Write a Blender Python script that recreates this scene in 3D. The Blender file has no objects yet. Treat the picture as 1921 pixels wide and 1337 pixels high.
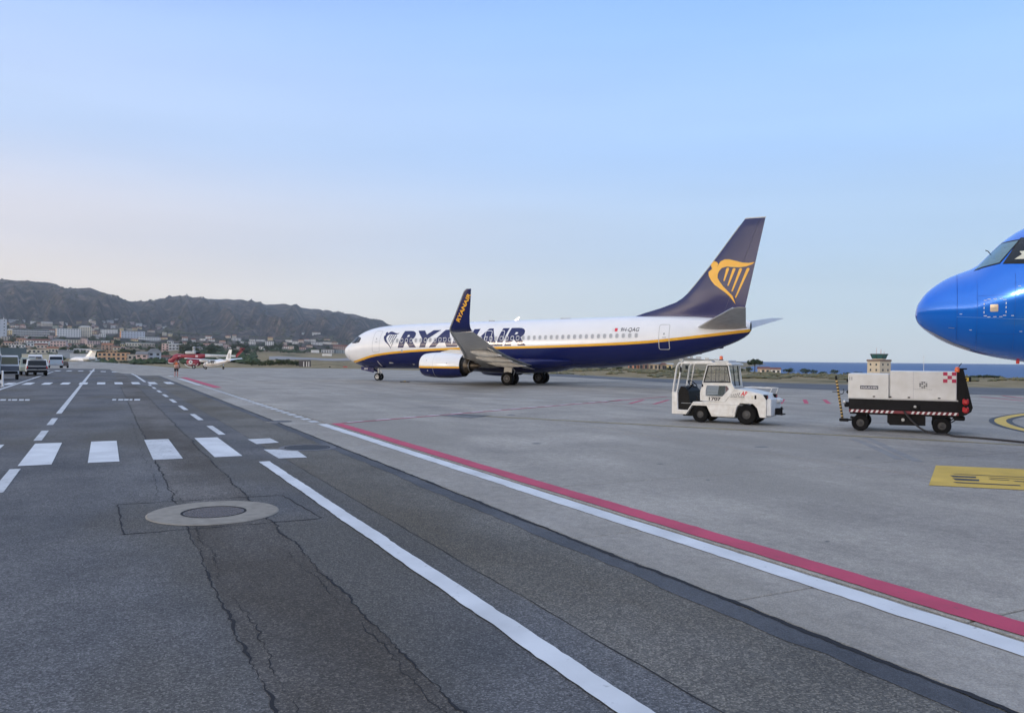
import bpy, bmesh, math, random
import numpy as np
from mathutils import Vector, Matrix
R = math.radians
random.seed(7)
scene = bpy.context.scene
COL = scene.collection

# ------------------------------------------------------------------ camera
F_PX, CAM_H = 1490.0, 2.183            # focal length in pixels of a 1921 px wide frame, eye height in m
cam_d = bpy.data.cameras.new('camera')
cam = bpy.data.objects.new('camera', cam_d)
COL.objects.link(cam)
cam_d.sensor_width = 36.0
cam_d.lens = 36.0 * F_PX / 1921.0
cam_d.clip_start, cam_d.clip_end = 0.1, 90000.0
cam.location = (0, 0, CAM_H)
cam.rotation_euler = (R(90.135), R(-0.56), 0)
scene.camera = cam

# ------------------------------------------------------------------ world, sun, exposure
SUN_EL, SUN_AZ = 4.0, math.atan2(-0.84, -0.55)      # azimuth measured from +Y towards +X
SUN_DIR = Vector((math.sin(SUN_AZ) * math.cos(R(SUN_EL)), math.cos(SUN_AZ) * math.cos(R(SUN_EL)), math.sin(R(SUN_EL))))
world = bpy.data.worlds.new('World')
scene.world = world
world.use_nodes = True
wn, wl = world.node_tree.nodes, world.node_tree.links
wn.clear()
w_out = wn.new('ShaderNodeOutputWorld')
w_bg = wn.new('ShaderNodeBackground')
w_sky = wn.new('ShaderNodeTexSky')
w_sky.sky_type = 'NISHITA'
w_sky.sun_disc = False
w_sky.sun_elevation = R(SUN_EL)
w_sky.sun_rotation = SUN_AZ
w_sky.altitude = 30
w_sky.dust_density = 0.5
w_sky.ozone_density = 3.0
w_bg2 = wn.new('ShaderNodeBackground')
w_bg2.inputs['Strength'].default_value = 0.05
wl.new(w_sky.outputs[0], w_bg2.inputs['Color'])
# clear evening sky: colour by height above the horizon and by angle from the low sun
w_tc = wn.new('ShaderNodeTexCoord')
w_nrm = wn.new('ShaderNodeVectorMath'); w_nrm.operation = 'NORMALIZE'
wl.new(w_tc.outputs['Generated'], w_nrm.inputs[0])
w_sep = wn.new('ShaderNodeSeparateXYZ'); wl.new(w_nrm.outputs[0], w_sep.inputs[0])
w_as = wn.new('ShaderNodeMath'); w_as.operation = 'ARCSINE'; wl.new(w_sep.outputs['Z'], w_as.inputs[0])
w_el = wn.new('ShaderNodeMath'); w_el.operation = 'DIVIDE'; w_el.inputs[1].default_value = math.pi/2; w_el.use_clamp = True
wl.new(w_as.outputs[0], w_el.inputs[0])
w_flat = wn.new('ShaderNodeVectorMath'); w_flat.operation = 'MULTIPLY'; w_flat.inputs[1].default_value = (1, 1, 0); wl.new(w_nrm.outputs[0], w_flat.inputs[0])
w_fn = wn.new('ShaderNodeVectorMath'); w_fn.operation = 'NORMALIZE'; wl.new(w_flat.outputs[0], w_fn.inputs[0])
w_dot = wn.new('ShaderNodeVectorMath'); w_dot.operation = 'DOT_PRODUCT'; w_dot.inputs[1].default_value = (math.sin(SUN_AZ), math.cos(SUN_AZ), 0)
wl.new(w_fn.outputs[0], w_dot.inputs[0])
def srgb(c): return tuple((x/255/12.92 if x/255 < 0.04045 else ((x/255+0.055)/1.055)**2.4) for x in c)
def sky_ramp(stops):
    r = wn.new('ShaderNodeValToRGB'); e = r.color_ramp.elements; r.color_ramp.interpolation = 'EASE'
    while len(e) < len(stops): e.new(0.5)
    for el, (d, c) in zip(e, stops): el.position = d/90; el.color = (*c, 1)
    wl.new(w_el.outputs[0], r.inputs['Fac']); return r.outputs['Color']
K = 0.93
UP = [(50, tuple(K*x for x in srgb((190, 202, 228)))), (90, tuple(K*x for x in srgb((184, 198, 226))))]
def sk(l): return [(d, tuple(K*x for x in srgb(c))) for d, c in l]+UP
sky_far = sky_ramp(sk([(0, (198, 212, 220)), (4, (184, 203, 218)), (9, (168, 191, 219)), (15, (156, 187, 229)), (25, (138, 179, 240))]))
sky_mid = sky_ramp(sk([(0, (246, 224, 202)), (4, (238, 221, 206)), (8, (214, 207, 211)), (15, (178, 196, 227)), (25, (152, 180, 238))]))
sky_sun = sky_ramp([(0, (6.0, 4.9, 3.7)), (4, (5.0, 4.2, 3.3)), (9, (1.8, 1.65, 1.45)), (16, (0.95, 0.95, 0.95)), (32, (0.88, 0.91, 0.97)), (55, UP[0][1]), (90, UP[1][1])])
def w_map(a, b):
    m = wn.new('ShaderNodeMapRange'); m.interpolation_type = 'SMOOTHSTEP'; m.inputs[1].default_value = a; m.inputs[2].default_value = b
    wl.new(w_dot.outputs['Value'], m.inputs[0]); return m.outputs[0]
def w_mix(f, a, b):
    m = wn.new('ShaderNodeMix'); m.data_type = 'RGBA'; wl.new(f, m.inputs[0]); wl.new(a, m.inputs[6]); wl.new(b, m.inputs[7]); return m.outputs[2]
w_mp = wn.new('ShaderNodeMapping'); w_mp.inputs['Scale'].default_value = (1.2, 1.2, 9.0); wl.new(w_nrm.outputs[0], w_mp.inputs[0])
w_nz = wn.new('ShaderNodeTexNoise'); w_nz.inputs['Scale'].default_value = 1.6; w_nz.inputs['Detail'].default_value = 5; wl.new(w_mp.outputs[0], w_nz.inputs['Vector'])
w_nr = wn.new('ShaderNodeMapRange'); w_nr.inputs[1].default_value = 0.3; w_nr.inputs[2].default_value = 0.7; w_nr.inputs[3].default_value = 0.955; w_nr.inputs[4].default_value = 1.045; wl.new(w_nz.outputs['Fac'], w_nr.inputs[0])
w_var = wn.new('ShaderNodeVectorMath'); w_var.operation = 'SCALE'                 # faint uneven veil
wl.new(w_mix(w_map(0.05, 0.95), w_mix(w_map(-0.95, 0.1), sky_far, sky_mid), sky_sun), w_var.inputs[0]); wl.new(w_nr.outputs[0], w_var.inputs['Scale'])
wl.new(w_var.outputs[0], w_bg.inputs['Color'])
w_add = wn.new('ShaderNodeAddShader')
wl.new(w_bg.outputs[0], w_add.inputs[0]); wl.new(w_bg2.outputs[0], w_add.inputs[1])
wl.new(w_add.outputs[0], w_out.inputs['Surface'])
sun_d = bpy.data.lights.new('sun', 'SUN')
sun_d.energy = 1.0
sun_d.angle = R(6)
sun_d.color = (1.0, 0.78, 0.56)
sun = bpy.data.objects.new('sun', sun_d)
COL.objects.link(sun)
sun.rotation_euler = SUN_DIR.to_track_quat('Z', 'Y').to_euler()
scene.view_settings.view_transform = 'Standard'
scene.view_settings.look = 'None'
scene.view_settings.gamma = 1.0
scene.view_settings.exposure = 0.42
scene.view_settings.use_curve_mapping = False

# ------------------------------------------------------------------ helpers
def hor(px): return 662.5 + 0.0098 * px
def pchip(xs, ys):
    xs, ys = np.array(xs, float), np.array(ys, float)
    h, d = np.diff(xs), np.diff(ys) / np.diff(xs)
    m = np.zeros(len(xs)); m[0], m[-1] = d[0], d[-1]
    for i in range(1, len(xs) - 1):
        m[i] = 0 if d[i-1] * d[i] <= 0 else 2 / (1 / d[i-1] + 1 / d[i])
    def f(x):
        x = min(max(x, xs[0]), xs[-1]); i = min(int(np.searchsorted(xs, x, 'right')) - 1, len(h) - 1)
        t = (x - xs[i]) / h[i]
        return float((1+2*t)*(1-t)**2*ys[i] + t*(1-t)**2*h[i]*m[i] + t*t*(3-2*t)*ys[i+1] + t*t*(t-1)*h[i]*m[i+1])
    return f

MATS = {}
def mat(name, color, rough=0.5, metal=0.0, coat=0.0, var=0.0, scale=3.0, bump=0.0, spec=0.5, alpha=1.0, trans=0.0, emit=None, var_color=None):
    """Principled material; var mixes in a second tone through noise, bump adds fine relief."""
    if name in MATS: return MATS[name]
    m = bpy.data.materials.new(name); m.use_nodes = True
    nt = m.node_tree; b = nt.nodes['Principled BSDF']
    b.inputs['Base Color'].default_value = (*color, 1)
    b.inputs['Roughness'].default_value = rough
    b.inputs['Metallic'].default_value = metal
    b.inputs['Coat Weight'].default_value = coat
    b.inputs['Coat Roughness'].default_value = 0.06
    b.inputs['Specular IOR Level'].default_value = spec
    b.inputs['Transmission Weight'].default_value = trans
    b.inputs['Alpha'].default_value = alpha
    if emit: b.inputs['Emission Color'].default_value = (*emit[0], 1); b.inputs['Emission Strength'].default_value = emit[1]
    if var > 0 or bump > 0:
        tc = nt.nodes.new('ShaderNodeTexCoord')
        n = nt.nodes.new('ShaderNodeTexNoise'); n.inputs['Scale'].default_value = scale; n.inputs['Detail'].default_value = 6
        nt.links.new(tc.outputs['Object'], n.inputs['Vector'])
        if var > 0:
            r = nt.nodes.new('ShaderNodeValToRGB'); e = r.color_ramp.elements
            e[0].position, e[1].position = 0.3, 0.7
            c2 = var_color if var_color else tuple(max(0, c * (1 - var)) for c in color)
            e[0].color = (*c2, 1); e[1].color = (*color, 1)
            nt.links.new(n.outputs['Fac'], r.inputs['Fac']); nt.links.new(r.outputs['Color'], b.inputs['Base Color'])
        if bump > 0:
            bp = nt.nodes.new('ShaderNodeBump'); bp.inputs['Strength'].default_value = bump; bp.inputs['Distance'].default_value = 0.02
            nt.links.new(n.outputs['Fac'], bp.inputs['Height']); nt.links.new(bp.outputs['Normal'], b.inputs['Normal'])
    MATS[name] = m
    return m

class MB:
    """collects faces; build() links them as ONE mesh object"""
    def __init__(s): s.v, s.f, s.m, s.mats = [], [], [], []
    def mi(s, m):
        if m not in s.mats: s.mats.append(m)
        return s.mats.index(m)
    def add(s, vs, fs, m):
        o = len(s.v); s.v += [tuple(v) for v in vs]; k = s.mi(m)
        for f in fs: s.f.append(tuple(i + o for i in f)); s.m.append(k)
        return s
    def box(s, c, size, m, b=0.0, rot=None, taper=None):
        """box centred at c; b = edge chamfer; taper = (sx, sy) scale of the top"""
        hx, hy, hz = size[0]/2, size[1]/2, size[2]/2
        b = min(b, hx*.9, hy*.9, hz*.9)
        if b <= 0:
            vs = [(x*hx, y*hy, z*hz) for z in (-1, 1) for y in (-1, 1) for x in (-1, 1)]
            fs = [(0,2,3,1),(4,5,7,6),(0,1,5,4),(2,6,7,3),(0,4,6,2),(1,3,7,5)]
        else:
            vs, fs, idx = [], [], {}
            for sx in (-1, 1):
                for sy in (-1, 1):
                    for sz in (-1, 1):
                        for ax in range(3):
                            p = [sx*(hx-b), sy*(hy-b), sz*(hz-b)]
                            p[ax] += (sx, sy, sz)[ax]*b
                            idx[(sx, sy, sz, ax)] = len(vs); vs.append(tuple(p))
            S = (-1, 1)
            for ax in range(3):
                o1, o2 = (ax+1) % 3, (ax+2) % 3
                for sg in S:
                    q = []
                    for a_, b_ in ((-1,-1),(1,-1),(1,1),(-1,1)):
                        t = [0,0,0]; t[ax] = sg; t[o1] = a_; t[o2] = b_; q.append(idx[(*t, ax)])
                    fs.append(tuple(q if sg > 0 else q[::-1]))
            for ax in range(3):            # edges running along ax
                o1, o2 = (ax+1) % 3, (ax+2) % 3
                for a_ in S:
                    for b_ in S:
                        q = []
                        for e, k in ((-1,o1),(-1,o2),(1,o2),(1,o1)):
                            t = [0,0,0]; t[ax] = e; t[o1] = a_; t[o2] = b_; q.append(idx[(*t, k)])
                        fs.append(tuple(q if a_*b_ < 0 else q[::-1]))
            for sx in S:
                for sy in S:
                    for sz in S:
                        q = [idx[(sx,sy,sz,k)] for k in range(3)]
                        fs.append(tuple(q if sx*sy*sz > 0 else q[::-1]))
        out = []
        for x, y, z in vs:
            if taper and z > 0: x *= taper[0]; y *= taper[1]
            p = Vector((x, y, z))
            if rot: p = rot @ p
            out.append((p.x+c[0], p.y+c[1], p.z+c[2]))
        return s.add(out, fs, m)
    def bar(s, p0, p1, w, m, h=None, b=0.0):
        p0, p1 = Vector(p0), Vector(p1); d = p1-p0
        q = d.to_track_quat('X', 'Z').to_matrix()
        return s.box((p0+p1)/2, (d.length, w, h or w), m, b, q)
    def cyl(s, p0, p1, r0, m, r1=None, n=16, caps=True):
        r1 = r0 if r1 is None else r1
        p0, p1 = Vector(p0), Vector(p1); q = (p1-p0).to_track_quat('Z', 'Y').to_matrix()
        vs = []
        for p, r in ((p0, r0), (p1, r1)):
            for i in range(n):
                a = 2*math.pi*i/n; vs.append(p + q @ Vector((r*math.cos(a), r*math.sin(a), 0)))
        fs = [(i, (i+1) % n, n+(i+1) % n, n+i) for i in range(n)]
        if caps: fs += [tuple(range(n-1, -1, -1)), tuple(range(n, 2*n))]
        return s.add(vs, fs, m)
    def tube(s, path, r, m, n=8):
        pts = [Vector(p) for p in path]; rings = []
        for i, p in enumerate(pts):
            d = (pts[min(i+1, len(pts)-1)] - pts[max(i-1, 0)]).normalized()
            q = d.to_track_quat('Z', 'Y').to_matrix(); rr = r[i] if isinstance(r, (list, tuple)) else r
            rings.append([p + q @ Vector((rr*math.cos(2*math.pi*k/n), rr*math.sin(2*math.pi*k/n), 0)) for k in range(n)])
        return s.loft(rings, m, caps=True)
    def loft(s, rings, m, caps=True, closed=True):
        n = len(rings[0]); vs = [p for r in rings for p in r]; fs = []
        for i in range(len(rings)-1):
            for k in range(n if closed else n-1):
                a, b_ = i*n+k, i*n+(k+1) % n
                fs.append((a, b_, b_+n, a+n))
        if caps: fs += [tuple(range(n-1, -1, -1)), tuple(range((len(rings)-1)*n, len(rings)*n))]
        return s.add(vs, fs, m)
    def lathe(s, prof, origin, axis, m, n=24, mats=None):
        """prof = [(along, radius)]; axis = unit vector; mats = material per segment"""
        o = Vector(origin); q = Vector(axis).to_track_quat('Z', 'Y').to_matrix()
        for j in range(len(prof)-1):
            vs = []
            for t, r in prof[j:j+2]:
                for i in range(n):
                    a = 2*math.pi*i/n; vs.append(o + q @ Vector((r*math.cos(a), r*math.sin(a), t)))
            s.add(vs, [(i, (i+1) % n, n+(i+1) % n, n+i) for i in range(n)], mats[j] if mats else m)
        return s
    def prism(s, poly, off, m, plane='xz', cap_m=None):
        """poly = [(u, v)] extruded from off[0] to off[1] along the third axis"""
        def P(u, v, w): return {'xz': (u, w, v), 'xy': (u, v, w), 'yz': (w, u, v)}[plane]
        n = len(poly)
        vs = [P(u, v, off[0]) for u, v in poly] + [P(u, v, off[1]) for u, v in poly]
        fs = [(i, (i+1) % n, n+(i+1) % n, n+i) for i in range(n)]
        s.add(vs, fs, m)
        o = len(s.v) - 2*n; k = s.mi(cap_m or m)
        for f in (tuple(range(n-1, -1, -1)), tuple(range(n, 2*n))): s.f.append(tuple(i+o for i in f)); s.m.append(k)
        return s
    def xform(s, M): s.v = [tuple(M @ Vector(v)) for v in s.v]; return s
    def mesh(s, name, smooth=35.0, fix=True):
        me = bpy.data.meshes.new(name)
        me.from_pydata(s.v, [], s.f)
        for m in s.mats: me.materials.append(m)
        me.polygons.foreach_set('material_index', s.m)
        if fix:
            bm = bmesh.new(); bm.from_mesh(me)
            bmesh.ops.remove_doubles(bm, verts=bm.verts, dist=1e-5)
            bmesh.ops.recalc_face_normals(bm, faces=bm.faces); bm.to_mesh(me); bm.free()
        if smooth:
            me.polygons.foreach_set('use_smooth', [True]*len(me.polygons)); me.set_sharp_from_angle(angle=R(smooth))
        me.update()
        return me
    def build(s, name, parent=None, smooth=35.0, fix=True):
        o = bpy.data.objects.new(name, s.mesh(name, smooth, fix)); COL.objects.link(o)
        if parent is not None: o.parent = parent
        return o

def link(name, me, parent=None, loc=(0,0,0), rot=(0,0,0), scale=(1,1,1)):
    o = bpy.data.objects.new(name, me); COL.objects.link(o)
    o.location = loc; o.rotation_euler = rot; o.scale = scale
    if parent is not None: o.parent = parent
    return o
def tag(o, label=None, cat=None, group=None, kind=None):
    if label: o['label'] = label
    if cat: o['category'] = cat
    if group: o['group'] = group
    if kind: o['kind'] = kind
    return o
def thing(name, label, cat, loc=(0,0,0), rotz=0.0, group=None):
    o = bpy.data.objects.new(name, None); COL.objects.link(o)
    o.location = loc; o.rotation_euler = (0, 0, rotz); o.empty_display_size = 0.3
    return tag(o, label, cat, group)
def copy_tree(o, parent=None):
    c = o.copy(); COL.objects.link(c); c.parent = parent
    for ch in list(o.children): copy_tree(ch, c)
    return c

def text_bm(body, shear=0.0, bold=0.0, w=None, h=None, spacing=1.0):
    """2D lettering as a bmesh with its lower left corner at 0,0, scaled to w x h"""
    cu = bpy.data.curves.new('lettering', 'FONT'); cu.body = body; cu.shear = shear; cu.offset = bold
    cu.fill_mode = 'FRONT'; cu.space_character = spacing; cu.resolution_u = 4
    ob = bpy.data.objects.new('lettering', cu)
    me = bpy.data.meshes.new_from_object(ob)
    bm = bmesh.new(); bm.from_mesh(me)
    bpy.data.objects.remove(ob); bpy.data.curves.remove(cu); bpy.data.meshes.remove(me)
    xs = [v.co.x for v in bm.verts]; ys = [v.co.y for v in bm.verts]
    x0, y0, sw, sh = min(xs), min(ys), max(xs)-min(xs), max(ys)-min(ys)
    kx = (w/sw) if w else (h/sh); ky = (h/sh) if h else kx
    for v in bm.verts: v.co = Vector(((v.co.x-x0)*kx, (v.co.y-y0)*ky, 0))
    return bm
def poly_bm(polys):
    bm = bmesh.new()
    for p in polys: bm.faces.new([bm.verts.new((x, y, 0)) for x, y in p])
    bmesh.ops.triangulate(bm, faces=bm.faces)
    return bm
def decal(name, bm, fn, m, parent, cutx=None, cuty=None):
    """lays flat 2D shapes on a surface: fn(x, y) -> point; cut lines make them follow its curve"""
    for axis, step in ((0, cutx), (1, cuty)):
        if not step: continue
        vals = [v.co[axis] for v in bm.verts]; t = math.ceil(min(vals)/step)*step
        while t < max(vals):
            co = [0,0,0]; no = [0,0,0]; co[axis] = t; no[axis] = 1
            bmesh.ops.bisect_plane(bm, geom=bm.verts[:]+bm.edges[:]+bm.faces[:], dist=1e-6, plane_co=co, plane_no=no); t += step
    for v in bm.verts: v.co = fn(v.co.x, v.co.y)
    me = bpy.data.meshes.new(name); bm.to_mesh(me); bm.free(); me.materials.append(m)
    return link(name, me, parent)
def rrect(cx, cy, w, h, r, n=4):
    pts = []
    for sx, sy, a0 in ((1,-1,-90),(1,1,0),(-1,1,90),(-1,-1,180)):
        for i in range(n+1):
            a = R(a0 + 90*i/n); pts.append((cx+sx*(w/2-r)+r*math.cos(a), cy+sy*(h/2-r)+r*math.sin(a)))
    return pts
def ring_bm(outer, inner):
    bm = bmesh.new(); n = len(outer)
    a = [bm.verts.new((x, y, 0)) for x, y in outer]; b = [bm.verts.new((x, y, 0)) for x, y in inner]
    for i in range(n): bm.faces.new((a[i], a[(i+1) % n], b[(i+1) % n], b[i]))
    return bm
# ------------------------------------------------------------------ terrain heights
SLOPE = 0.010
def zg(X, Y):
    """paved airfield: level near the stands, falling gently away further out"""
    if Y <= 0: return 0.0
    k = min(1.0, max(0.0, (X/Y+0.56)/0.13)); k = k*k*(3-2*k)
    return -SLOPE*k*max(0.0, math.hypot(X*0.75, Y)-85.0)
def G(px, py):
    """pixel of the photograph -> point on the pavement"""
    dx, dz = (px-960.5)/F_PX, -(py-hor(px))/F_PX
    t = 5.0
    lo, hi = 1.0, 900.0
    for _ in range(60):
        t = (lo+hi)/2
        if CAM_H+dz*t > zg(dx*t, t): lo = t
        else: hi = t
    return Vector((dx*t, t, zg(dx*t, t)))
# rows of the photograph at which the natural ground lies, per azimuth column and distance
T_D = [130, 180, 260, 400, 600, 900, 1300, 1900, 2600]
T_C = {-700: [None, 681, 679, 676, 668, 650, 630, 610, 596], 0: [None, 681.5, 679.5, 677, 671, 655, 637, 618, 605],
       250: [None, None, None, 685, 677, 663, 648, 633, 620], 480: [None, None, None, 683, 675, 663, 653, 643, 634],
       640: [None, None, None, 684, 677, 669, 660, 651, 643], 900: [None, None, 690, 686, 680, 675, 669, 663, 657],
       1180: [None, 695, 693, 693, 690, 684, 677, 672, 669], 1350: [None, 697, 700, 701, 699, 690, 683, 679, 676.5],
       1500: [None, 703, 705, 705, 703, 702, 698, 694, 691], 1921: [None, 709, 713, 714, 713, 708, 703, 698, 695], 2700: [None, 709, 713, 714, 713, 708, 703, 698, 695]}
T_PX = sorted(T_C)
T_Z = np.zeros((len(T_PX), len(T_D)))
for i_, px_ in enumerate(T_PX):
    for j_, D_ in enumerate(T_D):
        row = T_C[px_][j_]
        T_Z[i_, j_] = (CAM_H-(row-hor(px_))*D_/F_PX) if row is not None else zg((px_-960.5)/F_PX*D_, D_)-0.25
SKY = [(-900,505),(-400,512),(-200,518),(0,524),(60,528),(88,529),(105,534),(118,542),(150,540),(168,540),(190,548),(215,556),(240,565),(262,567),(290,565),
       (320,557),(338,555),(360,560),(400,561),(440,563),(480,568),(500,572),(528,572),(540,575),(548,574),(570,579),(600,583),(615,585),(640,588),(665,590),
       (690,598),(710,602),(728,610),(780,622),(860,640),(1000,656),(1180,667),(1300,675),(1380,679),(1420,683),(1500,690),(2700,695)]
SKY_X, SKY_Y = zip(*SKY)
RID_X, RID_D = (-900, 200, 262, 330, 600, 900, 1300, 2700), (4200, 4200, 4800, 5600, 6000, 5600, 3600, 3400)
def vnoise(x, y=0.0):
    def h(i, j): return (math.sin(i*127.1+j*311.7)*43758.5453) % 1.0
    i, j = math.floor(x), math.floor(y); u, v = x-i, y-j; u, v = u*u*(3-2*u), v*v*(3-2*v)
    return (h(i,j)*(1-u)+h(i+1,j)*u)*(1-v)+(h(i,j+1)*(1-u)+h(i+1,j+1)*u)*v
def zt_polar(px, D):
    """natural ground (hills included) at azimuth column px and distance D"""
    if D <= T_D[0]: 
        X = (px-960.5)/F_PX*D
        return zg(X, D)-0.25
    col = [np.interp(px, T_PX, T_Z[:, j]) for j in range(len(T_D))]
    z = float(np.interp(D, T_D, col))
    if 330 < D <= 2600: z += (vnoise(px*0.021, D*0.006)-0.5)*D*0.0042
    if D > 2600:
        Dr = float(np.interp(px, RID_X, RID_D)); row = float(np.interp(px, SKY_X, SKY_Y))
        zr = CAM_H-(row-hor(px))*Dr/F_PX; z0 = col[-1]
        t = (D-2600)/(Dr-2600)
        if t <= 1:
            z = z0+(zr-z0)*(0.35*t+0.65*t*t*(3-2*t))
            rel = max(zr-z0, 0)
            w = px*0.0125+0.5*math.sin(D*0.0011+px*0.004)+1.3*vnoise(px*0.008, D*0.0010)
            spur = 1-abs(2*(w % 1.0)-1)                      # spurs running down the slope
            w2 = px*0.034+1.5*vnoise(px*0.016+9, D*0.0016)+0.3*math.sin(D*0.002)
            spur2 = 1-abs(2*(w2 % 1.0)-1)
            k = 5.2*t*(1-t)**1.7
            z += rel*k*(0.34*(spur-0.55)+0.16*(spur2-0.5)+0.07*(vnoise(px*0.02, D*0.003)-0.5)+0.02*(vnoise(px*0.07, D*0.009)-0.5))
            z += rel*(0.006*(vnoise(px*0.12, 3.3)-0.5)+0.012*(vnoise(px*0.31, 8.1)-0.5)*t)
        else: z = zr-(D-Dr)*0.12
    return z
SEA_Z = -8.5
def hit(px, row, dmin=200.0, dmax=4200.0):
    """pixel -> point of the natural ground (first distance at which the ground reaches that row)"""
    D = dmin
    while D < dmax:
        z = zt_polar(px, D)
        if hor(px)-(z-CAM_H)*F_PX/D <= row: break
        D *= 1.01
    return Vector(((px-960.5)/F_PX*D, D, zt_polar(px, D)))

# ------------------------------------------------------------------ setting: terrain and sea
def terrain_mat():
    m = bpy.data.materials.new('terrain'); m.use_nodes = True; nt = m.node_tree; N, L = nt.nodes, nt.links; b = N['Principled BSDF']
    b.inputs['Roughness'].default_value = 0.95; b.inputs['Specular IOR Level'].default_value = 0.1
    geo = N.new('ShaderNodeNewGeometry'); sep = N.new('ShaderNodeSeparateXYZ'); L.new(geo.outputs['Position'], sep.inputs[0])
    def noise(sc, det=6, dist=0.0):
        n = N.new('ShaderNodeTexNoise'); n.inputs['Scale'].default_value = sc; n.inputs['Detail'].default_value = det; n.inputs['Distortion'].default_value = dist
        L.new(geo.outputs['Position'], n.inputs['Vector']); return n.outputs['Fac']
    def ramp(fac, stops):
        r = N.new('ShaderNodeValToRGB'); e = r.color_ramp.elements
        while len(e) < len(stops): e.new(0.5)
        for el, (p, c) in zip(e, stops): el.position = p; el.color = (*c, 1)
        L.new(fac, r.inputs['Fac']); return r.outputs['Color']
    def mix(f, a, c):
        x = N.new('ShaderNodeMix'); x.data_type = 'RGBA'; L.new(f, x.inputs[0]); L.new(a, x.inputs[6]); L.new(c, x.inputs[7]); return x.outputs[2]
    def mr(v, a, c):
        x = N.new('ShaderNodeMapRange'); x.inputs[1].default_value = a; x.inputs[2].default_value = c; L.new(v, x.inputs[0]); return x.outputs[0]
    dry = ramp(noise(0.35), [(0.32, (0.16, 0.13, 0.065)), (0.5, (0.26, 0.20, 0.11)), (0.68, (0.34, 0.27, 0.16))])
    green = ramp(noise(0.05), [(0.35, (0.030, 0.042, 0.022)), (0.65, (0.085, 0.095, 0.05))])
    low = mix(ramp(noise(0.03), [(0.54, (0,0,0)), (0.72, (1,1,1))]), dry, green)
    hill = ramp(noise(0.012, 8, 0.6), [(0.34, (0.018, 0.020, 0.019)), (0.47, (0.046, 0.041, 0.040)), (0.58, (0.105, 0.078, 0.066)), (0.70, (0.20, 0.145, 0.115))])
    fine = ramp(noise(0.06, 8, 0.3), [(0.40, (0.45, 0.5, 0.42)), (0.58, (1.15, 1.12, 1.05))])
    mul = N.new('ShaderNodeMix'); mul.data_type = 'RGBA'; mul.blend_type = 'MULTIPLY'; mul.inputs[0].default_value = 1; L.new(hill, mul.inputs[6]); L.new(fine, mul.inputs[7])
    col = mix(mr(sep.outputs['Z'], 3.0, 16.0), low, mul.outputs[2])
    L.new(col, b.inputs['Base Color'])
    return m
def build_terrain():
    pxs = list(np.arange(-330, 2290, 5.0))
    Ds = [3, 40, 80, 110, 130, 150, 180, 215, 240, 260]+[260*1.022**i for i in range(1, 150) if 260*1.022**i < 7200]
    Ds += [7600]
    v = []
    for px in pxs:
        for D in Ds:
            z = zt_polar(px, D)
            if D > 7200: z = min(z, zt_polar(px, 7200))-60
            v.append(((px-960.5)/F_PX*D, D, z))
    n = len(Ds); f = []
    for i in range(len(pxs)-1):
        for j in range(n-1): a = i*n+j; f.append((a, a+n, a+n+1, a+1))
    # the same ground carried on outside the view
    rings = [3, 130, 400, 1300, 2600, 4200, 7200]
    a0, a1 = math.atan2(pxs[-1]-960.5, F_PX), 2*math.pi+math.atan2(pxs[0]-960.5, F_PX)
    base = len(v); na = 48
    for i in range(na+1):
        a = a0+(a1-a0)*i/na; u = i/na
        px = pxs[-1] if u < 0.5 else pxs[0]
        k = math.cos(math.atan2(px-960.5, F_PX))
        for D in rings:
            z = -0.25 if D <= 400 else (-12.0-0.001*D if u < 0.55 else (zt_polar(px, min(D*k, 4100)) if u > 0.9 else (u-0.55)/0.35*zt_polar(px, min(D*k, 4100))))
            if i == na or i == 0: z = zt_polar(px, min(D*k, 7200)) if D < 7200 else zt_polar(px, 7200)-256
            v.append((D*math.sin(a), D*math.cos(a), z))
    n = len(rings)
    for i in range(na):
        for j in range(n-1): a = base+i*n+j; f.append((a, a+n, a+n+1, a+1))
    mb = MB(); mb.add(v, f, terrain_mat())
    o = mb.build('terrain', None, smooth=180, fix=False)
    bm = bmesh.new(); bm.from_mesh(o.data)
    for fc in bm.faces:
        if fc.normal.z < 0: fc.normal_flip()
    bm.to_mesh(o.data); bm.free()
    tag(o, kind='structure'); return o
build_terrain()
def sea_mat():
    m = mat('sea_water', (0.055, 0.12, 0.26), 0.55, spec=0.16); nt = m.node_tree; b = nt.nodes['Principled BSDF']
    geo = nt.nodes.new('ShaderNodeNewGeometry'); mp = nt.nodes.new('ShaderNodeMapping'); mp.inputs['Scale'].default_value = (0.06, 0.18, 0.1)
    n = nt.nodes.new('ShaderNodeTexNoise'); n.inputs['Scale'].default_value = 1.0; n.inputs['Detail'].default_value = 8
    bp = nt.nodes.new('ShaderNodeBump'); bp.inputs['Strength'].default_value = 1.0; bp.inputs['Distance'].default_value = 1.5
    nt.links.new(geo.outputs['Position'], mp.inputs[0]); nt.links.new(mp.outputs[0], n.inputs['Vector'])
    nt.links.new(n.outputs['Fac'], bp.inputs['Height']); nt.links.new(bp.outputs['Normal'], b.inputs['Normal'])
    return m
mb = MB()
SX = [-9000, 0, 60, 150, 300, 600, 1200, 3000, 6000, 9000]; SY = [-9000, -6000, -600, 250, 500, 900, 1600, 3000, 5000, 7000, 9000]
mb.add([(x, y, SEA_Z) for x in SX for y in SY], [(i*len(SY)+j, (i+1)*len(SY)+j, (i+1)*len(SY)+j+1, i*len(SY)+j+1) for i in range(len(SX)-1) for j in range(len(SY)-1)], sea_mat())
tag(mb.build('sea', None, smooth=0), kind='structure')
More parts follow.
